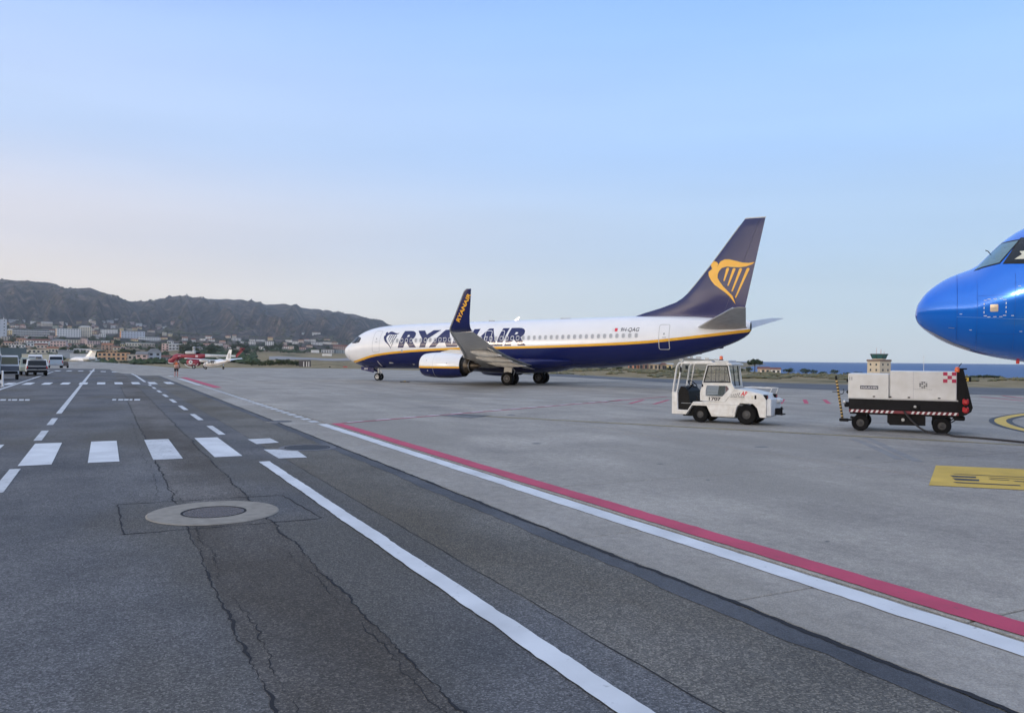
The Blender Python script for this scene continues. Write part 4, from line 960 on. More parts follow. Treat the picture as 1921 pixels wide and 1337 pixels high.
for side in (-1, 1):
    for pl, mm in (([(1.28,4.39),(1.42,4.43),(1.74,4.48),(2.12,4.98),(1.82,4.98),(1.60,4.76)], mat('windscreen', (0.10, 0.20, 0.25), 0.05, spec=0.9)), ([(1.84,4.47),(2.55,4.40),(2.72,4.92),(2.18,5.02)], A_GLASS), ([(2.66,4.41),(3.2,4.45),(3.25,4.82),(2.82,4.92)], A_GLASS)):
        cx, cz = sum(p[0] for p in pl)/len(pl), sum(p[1] for p in pl)/len(pl)
        fr = bdecal('cockpit_window', poly_bm([[(cx+(x-cx)*1.09, cz+(z-cz)*1.13) for x, z in pl]]), A_DARK, bj, 0.005, side=side)
        bdecal('pane', poly_bm([pl]), mm, fr, 0.011, side=side)
        if side < 0 and pl[0][0] == 1.84:
            bdecal('sun_shade', poly_bm([[(2.02,4.52),(2.42,4.49),(2.42,4.62),(2.30,4.70),(2.12,4.70),(2.16,4.62)]]), mat('paper_white', (0.6, 0.6, 0.5), 0.6), fr, 0.014)
bdecal('sensor_plate', poly_bm([rrect(1.63, 3.43, 0.155, 0.165, 0.02)]), mat('bare_plate', (0.78, 0.68, 0.55), 0.25, 0.7), bj, 0.006)
for c, d in [((1.435+0.0, 3.34), 'v'), ((1.435, 3.44), 'v'), ((1.435, 3.53), 'v'), ((1.855, 3.34), 'v'), ((1.855, 3.44), 'v'), ((1.855, 3.53), 'v'), ((1.53, 3.635), 'h'), ((1.645, 3.635), 'h'), ((1.76, 3.635), 'h'), ((1.53, 3.235), 'h'), ((1.645, 3.235), 'h'), ((1.76, 3.235), 'h'), ((1.46, 3.26), 'h'), ((1.83, 3.26), 'h'), ((1.46, 3.61), 'h'), ((1.83, 3.61), 'h')]:
    w_, h_ = (0.016, 0.05) if d == 'v' else (0.06, 0.014)
    bdecal('dash_mark', poly_bm([[(c[0]-w_/2, c[1]-h_/2), (c[0]+w_/2, c[1]-h_/2), (c[0]+w_/2, c[1]+h_/2), (c[0]-w_/2, c[1]+h_/2)]]), mat('marking_white', (0.65, 0.68, 0.72), 0.5), bj, 0.005)
SEAM = mat('seam_light', (0.10, 0.26, 0.62), 0.4)
bdecal('panel_seam', poly_bm([[(0.90,3.255),(4.0,3.03),(4.0,3.038),(0.90,3.263)]]), SEAM, bj, 0.004, 0.2)
bdecal('panel_seam', poly_bm([[(0.90,2.70),(0.906,2.70),(0.906,4.30),(0.90,4.30)]]), mat('seam_dark', (0.004, 0.04, 0.25), 0.4), bj, 0.004, 0.2, 0.06)
for a_ in (1.30, 2.02): bdecal('panel_seam', poly_bm([[(a_,2.50),(a_+.004,2.50),(a_+.004,4.20),(a_,4.20)]]), mat('seam_dark', (0.004, 0.04, 0.25), 0.4), bj, 0.003, 0.2, 0.06)
for z_ in (3.72, 2.86): bdecal('panel_seam', poly_bm([[(1.30,z_),(4.0,z_-.06),(4.0,z_-.056),(1.30,z_+.004)]]), mat('seam_dark', (0.004, 0.04, 0.25), 0.4), bj, 0.003, 0.2)
for a_, z_ in ((0.98, 3.32), (1.18, 2.95), (1.98, 3.25), (2.15, 2.9), (2.1, 3.9)): bdecal('stencil', poly_bm([rrect(a_, z_, .05, .014, .003, 1)]), mat('marking_white', (0.65, 0.68, 0.72), 0.5), bj, 0.004)
bdecal('pitot_probe', poly_bm([[(0.74,3.02),(0.86,3.00),(0.86,3.014),(0.74,3.03)]]), A_METAL, bj, 0.02)
bdecal('nose_chafe_strip', poly_bm([[(0.14,3.075),(0.5,2.80),(0.85,2.61),(1.2,2.485),(1.2,2.52),(0.85,2.66),(0.5,2.86)]]), mat('chafe_grey', (0.30, 0.34, 0.45), 0.4), bj, 0.005, 0.1, 0.04)
mb = MB(); mb.tube([(1.60, -0.22, 4.80), (1.56, -0.22, 4.86), (1.50, -0.22, 4.89)], 0.012, A_DARK, 6); mb.build('wiper', bj)
mb = MB(); mb.box((2.18, -0.2, 2.215), (0.07, 0.05, 0.09), mat('red_flag', (0.6, 0.05, 0.04), 0.6), 0.01); mb.build('drain_mast', bj)
mb = MB(); mb.cyl((5.07, 0, 0.37), (5.0, 0, 2.0), 0.10, STRUT); mb.cyl((5.07, -0.3, 0.38), (5.07, 0.3, 0.38), 0.06, STRUT); mb.bar((5.03, 0, 1.2), (4.2, 0, 1.95), 0.08, STRUT); g = mb.build('nose_gear', bj)
for d in (-0.25, 0.25): wheel('wheel', g, (5.07, d, 0.385), 0.385, 0.22)
mb = MB(); rg = [airfoil((12.6+0.52*(b-1.9), -b), (18.9+0.2*(b-1.9), -b), 2.3+0.09*b, 0.11, (0,0,1), 0.2, 0.01) for b in (1.5, 6, 11, 17)]; mb.loft(rg, A_GREY); mb.build('wing', bj, smooth=40)
mb = MB(); rg = [airfoil((12.6+0.52*(b-1.9), b), (18.9+0.2*(b-1.9), b), 2.3+0.09*b, 0.11, (0,0,1), 0.2, 0.01) for b in (1.5, 6, 11, 17)]; mb.loft(rg, A_GREY); mb.build('wing', bj, smooth=40)
mb = MB(); mb.loft([airfoil((30.5+(z-5.5)*0.75, 0), (36.9+(z-5.5)*0.25, 0), z, 0.09, (0,1,0), 0, 0) for z in (5.2, 7, 9, 11.7)], B_BLUE); mb.build('tail_fin', bj, smooth=40)
for s in (-1, 1):
    mb = MB(); mb.lathe([(0, .85), (0.1, .95), (0.5, 1.08), (1.6, 1.15), (2.8, 1.0), (3.6, .7), (3.7, .3)], (11.2, s*5.75, 1.75), (1, 0, 0), B_BLUE, 28); mb.build('engine', bj)
    mb = MB(); mb.cyl((17.7, s*3.8, 0.5), (17.6, s*3.7, 2.6), 0.14, STRUT); g = mb.build('main_gear', bj)
    for d in (-0.46, 0.46): wheel('wheel', g, (17.7, s*3.8+d, 0.585), 0.585, 0.42)
# ------------------------------------------------------------------ baggage tow tractor
T_WHITE = mat('tractor_white', (0.72, 0.72, 0.71), 0.45, coat=0.1, var=0.28, scale=5, var_color=(0.56, 0.54, 0.50))
T_BLACK = mat('black_plastic', (0.010, 0.010, 0.011), 0.6, var=0.3, scale=8, spec=0.15)
T_DARK = mat('dark_steel', (0.012, 0.012, 0.014), 0.6, 0.0, var=0.3, scale=5, spec=0.15)
T_GLASS = mat('clear_glass', (0.30, 0.36, 0.36), 0.04, spec=0.4, alpha=0.25)
T_DUSTY = mat('dusty_glass', (0.16, 0.17, 0.17), 0.2, alpha=0.5, spec=0.3)
AMBER = mat('amber_lens', (0.75, 0.13, 0.03), 0.2, coat=0.5)
L_RED = mat('red_lens', (0.45, 0.015, 0.02), 0.2, coat=0.5)
INK = mat('lettering_black', (0.04, 0.04, 0.05), 0.5)
TH = math.atan2(0.546, 0.84)
tug = thing('tow_tractor', 'white baggage tow tractor with open driver side and orange roof beacon', 'tractor', (6.58, 27.89, 0), -TH)
W_ = 1.36
hull = [(-1.01,.26),(-.47,.26),(-.25,.59),(.27,.59),(.45,.23),(1.26,.24),(1.33,.58),(1.44,.72),(1.88,.72),(2.02,.58),(2.11,.27),(2.33,.27),(2.33,.86),(2.20,1.06),(1.50,1.20),(1.24,1.22),(.93,.765),(-.22,.72),(-.42,.42),(-.78,.42),(-.80,1.05),(-1.01,1.05)]
mb = MB(); mb.prism(hull, (0.0, W_), T_WHITE); body = mb.build('body', tug, smooth=20)
bev = body.modifiers.new('edge', 'BEVEL'); bev.width = 0.018; bev.segments = 2; bev.limit_method = 'ANGLE'; bev.angle_limit = R(40)
mb = MB(); mb.box((0.65, W_/2, 0.38), (2.6, W_-0.36, 0.36), T_DARK); mb.box((0.02, W_/2, 0.30), (0.16, W_-0.2, 0.12), T_DARK); mb.box((1.66, W_/2, 0.34), (0.2, W_-0.2, 0.16), T_DARK); mb.build('chassis', tug)
mb = MB(); mb.box((0.84, -0.006, 0.40), (0.72, 0.012, 0.24), T_WHITE, 0.005); mb.build('side_panel', body)
mb = MB(); mb.box((0.45, -0.004, 0.66), (2.2, 0.008, 0.012), A_LINE); mb.build('panel_seam', body)
# roof, posts
mb = MB(); mb.prism([(-.66,2.05),(.98,2.06),(1.14,2.02),(1.14,2.07),(.98,2.11),(-.66,2.11)], (0.0, W_), T_WHITE); mb.prism([(-.60,2.112),(.42,2.112),(.42,2.17),(-.60,2.145)], (0.06, W_-0.06), T_WHITE); mb.box((.72, W_/2, 2.15), (.5, 0.9, 0.075), A_LGREY, 0.02); roof = mb.build('roof', tug)
for y in (0.035, W_-0.035):
    mb = MB(); mb.tube([(-.97,y,1.04),(-.95,y,1.25),(-.84,y,1.95),(-.76,y,2.07),(-.62,y,2.08)], 0.035, T_WHITE, 10); mb.build('post', tug)
    mb = MB(); mb.bar((-.83,y,1.04), (-.66,y,2.06), 0.05, T_WHITE, b=0.01); mb.build('post', tug)
    mb = MB(); mb.bar((1.10,y,1.22), (1.00,y,2.06), 0.06, T_WHITE, b=0.01); mb.build('post', tug)
mb = MB(); mb.add([(-.83,.06,1.08),(-.83,W_-.06,1.08),(-.68,W_-.06,2.02),(-.68,.06,2.02)], [(0,1,2,3)], T_GLASS); mb.build('windscreen', tug, fix=False)
mb = MB(); mb.add([(1.13,.08,1.30),(1.13,W_-.08,1.30),(1.05,W_-.08,2.0),(1.05,.08,2.0)], [(0,1,2,3)], T_GLASS); rw = mb.build('rear_window', tug, fix=False)
mb = MB()
for a, b in (((1.135,.06,1.27),(1.135,W_-.06,1.27)), ((1.04,.06,2.02),(1.04,W_-.06,2.02))): mb.bar(a, b, 0.045, T_WHITE, b=0.008)
for y in (0.45, 0.95): mb.bar((1.14,y,1.28), (1.05,y,2.0), 0.025, T_BLACK)
mb.build('frame', rw)
# near door with dusty upper pane and lower pane
def frame(mb, pts, y, w, m, d=0.03):
    n = len(pts)
    for i in range(n): a, b = pts[i], pts[(i+1) % n]; mb.bar((a[0], y, a[1]), (b[0], y, b[1]), w, m, d)
dr = thing('door', None, None, (0, 0, 0)); dr.parent = tug
mb = MB(); up = [(.13,1.38),(1.15,1.40),(1.03,2.03),(.30,2.02)]; frame(mb, up, -0.005, 0.05, T_WHITE); mb.build('frame', dr)
mb = MB(); mb.prism([(.165,1.415),(1.11,1.43),(1.005,1.995),(.325,1.99)], (-0.012, 0.002), T_BLACK); 
mb = MB(); frame(mb, [(.175,1.42),(1.105,1.435),(1.0,1.99),(.33,1.985)], -0.010, 0.022, T_BLACK); mb.build('pane_seal', dr)
mb = MB(); mb.add([(.17,0,1.41),(1.11,0,1.43),(1.0,0,2.0),(.33,0,1.99)], [(0,1,2,3)], T_DUSTY); mb.build('pane', dr, fix=False)
mb = MB()
for x in (.42, .58, .70, .90): mb.bar((x, 0.02, 1.44), (x+0.01, 0.02, 1.97), 0.02, T_BLACK)
mb.build('guard_bars', dr)
low = [(.05,.765),(.92,.755),(1.27,1.20),(1.16,1.40),(.13,1.36),(.04,1.05)]; inn = [(.24,.94),(.84,.94),(1.07,1.20),(1.0,1.31),(.29,1.31),(.25,1.15)]
mb = MB(); n = 6
mb.add([(x, -0.02, z) for x, z in low]+[(x, -0.02, z) for x, z in inn]+[(x, 0.02, z) for x, z in low]+[(x, 0.02, z) for x, z in inn], [(i, (i+1) % n, n+(i+1) % n, n+i) for i in range(n)]+[(2*n+i, 2*n+(i+1) % n, 3*n+(i+1) % n, 3*n+i) for i in range(n)]+[(i, (i+1) % n, 2*n+(i+1) % n, 2*n+i) for i in range(n)]+[(n+i, n+(i+1) % n, 3*n+(i+1) % n, 3*n+i) for i in range(n)], T_WHITE); mb.build('door_panel', dr, smooth=20)
mb = MB(); mb.add([(x, 0, z) for x, z in inn], [tuple(range(n))], T_GLASS); mb.build('pane', dr, fix=False)
mb = MB(); frame(mb, [(x, z) for x, z in inn], -0.018, 0.018, A_LINE, 0.01); mb.build('pane_seal', dr)
mb = MB(); mb.box((.13, -0.03, 1.30), (0.05, 0.02, 0.09), T_BLACK, 0.005); mb.build('handle', dr)
flat = lambda x0, z0, y=-0.024: (lambda x, y_: Vector((x0+x, y, z0+y_)))
decal('fleet_number', text_bm('1707', 0, 0.05, 0.43, 0.125), flat(0.36, 0.785), INK, dr)
# markings on the bonnet side
lr = mat('logo_red', (0.62, 0.02, 0.035), 0.5)
decal('logo_letters', text_bm('AP', 0.35, 0.03, 0.24, 0.15), flat(1.46, 0.985, -0.003), lr, body); decal('logo_lettering', text_bm('APARTNER', 0.2, 0.01, 0.50, 0.055), flat(1.10, 0.915, -0.003), INK, body)
for k in range(5): decal('logo_slash', poly_bm([[(0, 0), (0.022, 0), (0.05+0.008*k, 0.03+0.022*k), (0.03+0.008*k, 0.03+0.022*k)]]), flat(1.13+0.062*k, 0.985, -0.003), INK, body)
mb = MB(); mb.box((1.97, -0.004, 0.95), (0.06, 0.012, 0.13), T_BLACK, 0.003); mb.build('bonnet_catch', body)
mb = MB(); mb.box((1.86, -0.004, 0.94), (0.05, 0.01, 0.10), mat('sticker', (0.6, 0.58, 0.45), 0.6)); mb.build('sticker', body)
# cab inside: dashboard, steering wheel, seat, levers
mb = MB(); mb.prism([(-.77,.44),(-.40,.44),(-.36,.75),(-.42,1.08),(-.55,1.22),(-.70,1.25),(-.78,1.08)], (0.07, W_-0.07), T_BLACK); mb.build('dashboard', tug, smooth=30)
mb = MB(); c = Vector((-.38, .38, 1.33)); ax = Vector((0.62, -0.15, 0.77)).normalized(); q = ax.to_track_quat('Z', 'Y').to_matrix()
mb.tube([c+q @ Vector((.185*math.cos(t), .185*math.sin(t), 0)) for t in [2*math.pi*i/24 for i in range(25)]], 0.016, T_BLACK, 8)
for t in (0, 2.1, 4.2): mb.bar(c, c+q @ Vector((.18*math.cos(t), .18*math.sin(t), 0)), 0.02, T_BLACK)
mb.cyl(c, c-ax*0.35, 0.025, T_BLACK); mb.build('steering_wheel', tug)
mb = MB(); mb.box((.42, .42, .88), (.48, .48, .16), T_BLACK, 0.04); mb.box((.68, .42, 1.22), (.12, .46, .55), T_BLACK, 0.05, Matrix.Rotation(R(8), 3, 'Y')); mb.build('seat', tug)
mb = MB(); mb.box((.45, 1.0, .86), (.5, .4, .18), T_DARK, 0.03); mb.box((.72, 1.0, 1.12), (.1, .4, .42), mat('faded_red', (0.35, 0.12, 0.11), 0.7), 0.04); mb.build('bench', tug)
mb = MB(); mb.bar((-.10, .2, .73), (-.18, .2, .93), 0.03, T_BLACK); mb.box((-.06, .2, .77), (.22, .16, .07), T_BLACK, 0.02); mb.build('pedal_box', tug)
# rear: bumper, hitch, lamps, rack; beacon
mb = MB(); mb.box((2.40, W_/2, .62), (.16, W_-0.1, .58), mat('tractor_shade_white', (0.66, 0.68, 0.70), 0.5, var=0.15, scale=4), 0.02); mb.box((2.50, W_*0.72, .82), (.14, .5, .12), T_WHITE, 0.02); mb.build('rear_bumper', tug)
mb = MB(); mb.box((2.55, W_/2, .46), (.22, .30, .22), T_DARK, 0.02); mb.cyl((2.66, W_/2, .34), (2.66, W_/2, .62), 0.035, T_DARK); mb.box((2.66, W_/2, .38), (.2, .26, .04), T_DARK); mb.box((2.62, W_/2, .56), (.16, .22, .035), T_DARK); mb.build('tow_hitch', tug)
for y in (0.10, W_-0.10):
    mb = MB(); mb.box((2.28, y, .95), (.14, .16, .17), T_BLACK, 0.015); lc = mb.build('lamp_housing', tug)
    mb = MB(); mb.box((2.352, y, .97), (.01, .12, .07), L_RED, 0.003); mb.build('tail_lamp', lc)
mb = MB()
for a, b in (((1.45,.5,1.27),(2.38,.5,1.25)), ((1.45,W_-.05,1.27),(2.38,W_-.05,1.25)), ((2.38,.5,1.25),(2.38,W_-.05,1.25)), ((1.45,.5,1.27),(1.45,W_-.05,1.27)), ((2.3,.5,1.06),(2.38,.5,1.25)), ((2.3,W_-.05,1.0),(2.38,W_-.05,1.25)), ((1.9,.5,1.26),(1.9,W_-.05,1.26))): mb.bar(a, b, 0.02, T_WHITE)
mb.build('luggage_rack', tug)
mb = MB(); mb.lathe([(0, .075), (.03, .075), (.035, .06), (.12, .058), (.15, .045), (.16, .001)], (.59, W_/2-0.1, 2.187), (0, 0, 1), AMBER, 18, [T_BLACK, T_BLACK, AMBER, AMBER, AMBER]); mb.build('beacon', tug)
mb = MB(); mb.bar((-.72, -.02, 1.98), (-.62, -.16, 1.92), 0.02, T_BLACK); mb.box((-.62, -.16, 1.84), (.04, .10, .18), T_BLACK, 0.01); mb.build('mirror', tug)
mb = MB(); mb.box((-.72, W_/2, 1.92), (.02, .22, .14), T_BLACK, 0.01); mb.build('mirror', tug)
for x, r, w, hb in ((0.03, .285, .20, .42), (1.65, .345, .26, .42)):
    for y in (w/2+0.02, W_-w/2-0.02): wheel('wheel', tug, (x, y, r), r, w, rim=mat('tractor_rim', (0.07, 0.07, 0.072), 0.55, 0.2), hub=hb)

# ------------------------------------------------------------------ ground power unit on its cart
CH = math.atan2(0.453, 0.892)
C_BOX = mat('cart_white', (0.68, 0.675, 0.655), 0.5, var=0.2, scale=3, var_color=(0.58, 0.565, 0.53))
gpu = thing('power_cart', 'white ground power unit on a dark four wheeled cart with checkered corner', 'cart', (11.0, 25.08, 0), -CH)
CW = 1.62
mb = MB(); mb.box((.235, CW/2, 1.41), (1.17, CW, .80), C_BOX, 0.02); h1 = mb.build('front_housing', gpu)
mb = MB(); mb.box((1.755, CW/2, 1.475), (1.82, CW, .87), C_BOX, 0.02); h2 = mb.build('main_housing', gpu)
mb = MB(); mb.box((1.19, CW/2, .86), (3.04, CW-0.03, .36), T_DARK, 0.015); mb.box((1.19, 0.0, 1.035), (3.03, 0.03, 0.035), A_GREY); mb.box((1.19, CW/2, .60), (3.0, CW*0.7, .16), T_DARK); ch_ = mb.build('chassis', gpu)
mb = MB(); mb.box((1.20, -0.004, .635), (3.04, 0.03, .09), mat('stripe_red', (0.16, 0.018, 0.028), 0.5), 0.004); sb_ = mb.build('warning_strip', ch_)
wm_ = mat('stripe_white', (0.68, 0.66, 0.66), 0.5)
for k in range(21):
    if k in (9, 10, 11): continue
    a = -.28+k*.143; decal('stripe', poly_bm([[(a, .595), (a+.065, .595), (a+.11, .677), (a+.045, .677)]]), lambda x, y: Vector((x, -0.0225, y)), wm_, sb_)
mb = MB(); mb.prism([(.78,.56),(.78,.30),(.86,.22),(1.84,.24),(1.84,.56)], (0.10, CW-0.10), T_BLACK); tk = mb.build('tank', gpu, smooth=20)
mb = MB(); mb.lathe([(0, .05), (.03, .045), (.035, .001)], (1.22, 0.10, .40), (0, -1, 0), A_GREY, 14); mb.build('filler_cap', tk)
mb = MB(); mb.box((1.55, -0.01, .80), (.24, .05, .18), T_BLACK, 0.015); mb.lathe([(0, .04), (.02, .001)], (1.55, -0.035, .82), (0, -1, 0), A_GREY, 10); mb.build('cable_socket', ch_)
# rear: sloped dark end with extinguishers, lamp
mb = MB(); mb.prism([(2.68,1.93),(2.80,2.0),(2.84,1.98),(3.09,.84),(3.05,.72),(2.92,.62),(2.68,.55)], (0.02, CW-0.02), T_BLACK); mb.build('rear_cowl', gpu, smooth=20)
for z in (.78, 1.02):
    mb = MB(); mb.box((2.90, -0.03, z), (.17, .10, .20), L_RED, 0.05); mb.box((2.90, -0.05, z+.09), (.08, .08, .05), T_BLACK, 0.01); mb.build('extinguisher_case', gpu)
mb = MB(); mb.box((2.80, 0.15, 2.0), (.26, .25, .04), T_BLACK, 0.008); mb.tube([(2.70, 0.1, 2.02), (2.74, 0.1, 2.10), (2.79, 0.1, 2.17)], 0.012, T_BLACK, 6); mb.build('top_bracket', gpu)
mb = MB(); mb.lathe([(0, .07), (.02, .075), (.10, .07), (.15, .05), (.16, .001)], (2.68, 0.07, 1.90), (0, 0, 1), AMBER, 16); mb.build('beacon', gpu)
# livery
cf = lambda x, y: Vector((x, -0.004, y))
def cquad(x0, z0, x1, z1): return [(x0, z0), (x1, z0), (x1, z1), (x0, z1)]
plate = decal('maker_plate', poly_bm([cquad(.0, 1.325, .52, 1.435)]), cf, mat('plate_navy', (0.05, 0.06, 0.09), 0.4), h1)
decal('maker_name', text_bm('HOUCHIN', 0, 0.02, .46, .065), lambda x, y: Vector((.03+x, -0.008, 1.347+y)), wm_, plate)
decal('unit_number', text_bm('11', 0, 0.015, .075, .10), lambda x, y: Vector((-.31+x, -0.004, 1.60+y)), INK, h1)
ck = mat('checker_red', (0.42, 0.02, 0.07), 0.5)
for i, j in ((0, 2), (2, 2), (1, 1), (0, 0), (2, 0)): decal('checker_square', poly_bm([cquad(2.30+i*.117, 1.575+j*.107, 2.30+(i+1)*.117, 1.575+(j+1)*.107)]), cf, ck, h2)
for i in range(4):
    for j in range(4): decal('emblem_tile', poly_bm([rrect(1.685+i*.057, 1.415+j*.052, .044 if (i*j) % 3 else .05, .036, .008, 2)]), cf, INK if (i+2*j) % 3 else A_GREY, h2)
decal('emblem_caption', poly_bm([cquad(.047*k, 0, .047*k+.036, .022) for k in range(11)]), lambda x, y: Vector((1.50+x, -0.004, 1.345+y)), A_GREY, h2)
mb = MB(); mb.box((.832, -0.003, 1.43), (.012, .012, .86), A_LINE); mb.build('housing_joint', h2)
for z in (1.22, 1.58):
    mb = MB(); mb.cyl((-.37, .04, z-.05), (-.37, .04, z+.05), 0.018, T_BLACK, n=8); mb.bar((-.36, .0, z), (-.40, .06, z), 0.03, T_BLACK); mb.build('hinge', h1)
mb = MB(); mb.box((-.42, .55, .80), (.14, .3, .16), T_DARK, 0.03); mb.lathe([(0, .07), (.05, .065), (.07, .001)], (-.44, .12, .90), (-1, 0, 0), A_METAL, 14); mb.build('head_lamp', gpu)
for x_ in (.40, .86, 1.38, 2.2): mb = MB(); mb.box((x_, -.012, 1.10), (.07, .02, .035), T_BLACK, .005); mb.build('latch', h2 if x_ > .84 else h1)
for k in range(7): mb = MB(); mb.box((-.355, .45+.0*k, 1.20+k*.055), (.02, .7, .022), A_GREY, .004, Matrix.Rotation(R(25), 3, 'Y')); mb.build('louvre', h1)
mb = MB(); mb.box((1.50, -.003, 1.475), (.008, .01, .84), A_LINE); mb.build('panel_joint', h2)
# striped tow bar standing upright
mb = MB(); yb_, bk_ = mat('hazard_yellow', (0.50, 0.34, 0.13), 0.5), T_BLACK
P0, P1 = Vector((-.54, .5, .30)), Vector((-.74, .5, 1.62)); n = 13
for k in range(n): mb.cyl(P0.lerp(P1, k/n), P0.lerp(P1, (k+0.55)/n), 0.036, yb_, n=10, caps=False); mb.cyl(P0.lerp(P1, (k+0.55)/n), P0.lerp(P1, (k+1)/n), 0.036, bk_, n=10, caps=False)
mb.cyl(P1, P1+(P1-P0).normalized()*0.1, 0.03, bk_); mb.tube([(-.62,.5,1.12),(-.54,.42,1.14),(-.50,.40,1.22),(-.52,.42,1.30)], 0.012, bk_, 6); mb.bar((-.68,.5,1.2), (-.86,.5,1.2), 0.02, bk_); mb.build('tow_bar', gpu, smooth=50)
mb = MB(); mb.box((-.50, .5, .30), (.28, .16, .10), T_DARK, 0.02); mb.bar((-.4, .5, .30), (0, .5, .34), 0.06, T_DARK); mb.bar((-.3, .3, .40), (.02, .2, .30), 0.035, T_DARK); mb.bar((-.3, .7, .40), (.02, 1.4, .30), 0.035, T_DARK); mb.build('steering_yoke', gpu)
mb = MB(); mb.bar((.01, .1, .26), (.01, CW-.1, .26), 0.08, T_DARK); mb.bar((2.28, .1, .26), (2.28, CW-.1, .26), 0.08, T_DARK); mb.box((2.28, CW/2, .42), (.5, CW*.6, .1), T_DARK); mb.box((.01, CW/2, .42), (.3, .5, .14), T_DARK); mb.build('axles', gpu)
for x in (.01, 2.28):
    for y in (.10, CW-.10): wheel('wheel', gpu, (x, y, .26), .26, .19, rim=mat('cart_rim', (0.03, 0.03, 0.032), 0.6), hub=0.45)
for x, y in ((2.75, .3), (2.75, 1.2)):
    mb = MB(); mb.box((x, y, .50), (.3, .18, .14), T_DARK, 0.03); mb.bar((x-.1, y, .44), (2.45, y, .30), 0.03, T_DARK); mb.build('rear_bracket', gpu)
# power cable running from the cart over the concrete
Mg = Matrix.Rotation(-CH, 4, 'Z'); o3 = Vector((11.0, 25.08, 0))
def cw(x, y, z): return o3+Mg @ Vector((x, y, z))
pts = [cw(1.25, -.03, .68), cw(1.33, -.06, .55), cw(1.55, -.08, .30), cw(1.8, -.12, .12), cw(2.1, -.16, .035), cw(2.45, -.16, .03)]
for px, py in ((1790, 819.5), (1820, 821.5), (1860, 825), (1921, 831), (2010, 842)): v = G(px, py); pts.append(Vector((v.x, v.y, .03)))
sm = []
for i in range(len(pts)-1):
    for u in (0, .34, .67):
        p0, p1, p2, p3 = pts[max(i-1, 0)], pts[i], pts[i+1], pts[min(i+2, len(pts)-1)]
        sm.append(0.5*((2*p1)+(-p0+p2)*u+(2*p0-5*p1+4*p2-p3)*u*u+(-p0+3*p1-3*p2+p3)*u**3))
sm.append(pts[-1]); 
for v in sm: v.z = max(v.z, .03)
mb = MB(); mb.tube(sm, 0.028, mat('cable_black', (0.022, 0.02, 0.022), 0.6), 8); tag(mb.build('power_cable', None, smooth=60), 'thick black power cable trailing from the ground power cart over the concrete', 'cable')

# ------------------------------------------------------------------ marshaller
SKIN = mat('skin', (0.42, 0.23, 0.17), 0.6); VEST = mat('vest_orange', (0.90, 0.17, 0.01), 0.7, var=0.1, scale=6); SHORTS = mat('shorts_black', (0.02, 0.02, 0.025), 0.8); SOCK = mat('sock_pink', (0.55, 0.25, 0.24), 0.8); SHOE = mat('shoe_black', (0.02, 0.02, 0.02), 0.6); HAIRM = mat('hair_dark', (0.03, 0.022, 0.018), 0.7); REFL = mat('reflective_band', (0.62, 0.62, 0.58), 0.4); SHIRT = mat('shirt_red', (0.16, 0.02, 0.03), 0.8)
def skin_mesh(name, joints, edges, m, parent, sub=2, root=0):
    me = bpy.data.meshes.new(name); me.from_pydata([j[0] for j in joints], edges, []); o = bpy.data.objects.new(name, me); COL.objects.link(o); o.parent = parent; me.materials.append(m)
    md = o.modifiers.new('skin', 'SKIN'); md.use_smooth_shade = True
    for i, j in enumerate(joints): r = j[1]; me.skin_vertices[0].data[i].radius = (r, r) if not isinstance(r, tuple) else r; me.skin_vertices[0].data[i].use_root = (i == root)
    o.modifiers.new('sub', 'SUBSURF').levels = sub; o.modifiers['sub'].render_levels = sub
    dg = bpy.context.evaluated_depsgraph_get(); m2 = bpy.data.meshes.new_from_object(o.evaluated_get(dg)); o.modifiers.clear(); o.data = m2
    m2.materials.clear(); m2.materials.append(m); m2.polygons.foreach_set('use_smooth', [True]*len(m2.polygons)); return o
mp = G(331, 707)
per = thing('person', 'ground worker in orange vest and black shorts standing on the apron', 'person', mp, R(-65))
# local: x forward, y left; 1.74 m tall
J = [((0,0,.93),(.13,.16)), ((0,0,1.10),(.11,.145)), ((0,0,1.28),(.12,.165)), ((0,0,1.43),(.085,.13)), ((0,0,1.50),.055), ((.01,0,1.58),.075), ((.015,0,1.68),(.085,.072)), ((.01,0,1.735),.05),
     ((0,.19,1.41),.058), ((.02,.25,1.16),.046), ((.16,.22,.96),.036), ((.19,.215,.92),.034), ((0,-.19,1.41),.058), ((.14,-.30,1.22),.046), ((.22,-.20,1.46),.036), ((.20,-.16,1.53),.034),
     ((0,.10,.86),.088), ((.02,.11,.48),.058), ((-.01,.12,.30),.054), ((-.03,.12,.09),.038), ((.10,.13,.035),.036), ((0,-.10,.86),.088), ((.03,-.11,.48),.058), ((.0,-.12,.30),.054), ((-.01,-.12,.09),.038), ((.12,-.13,.035),.036)]
Ed = [(0,1),(1,2),(2,3),(3,4),(4,5),(5,6),(6,7),(3,8),(8,9),(9,10),(10,11),(3,12),(12,13),(13,14),(14,15),(0,16),(16,17),(17,18),(18,19),(19,20),(0,21),(21,22),(22,23),(23,24),(24,25)]
body = skin_mesh('body', J, Ed, SKIN, per)
body.data.materials.append(SOCK); body.data.materials.append(SHOE); body.data.materials.append(SHIRT)
for p in body.data.polygons:
    z = p.center.z; a = abs(p.center.y)
    p.material_index = 2 if z < .09 else (1 if z < .34 else (3 if (z > 1.1 and a > .16 and z < 1.48 and p.center.x < .12) else 0))
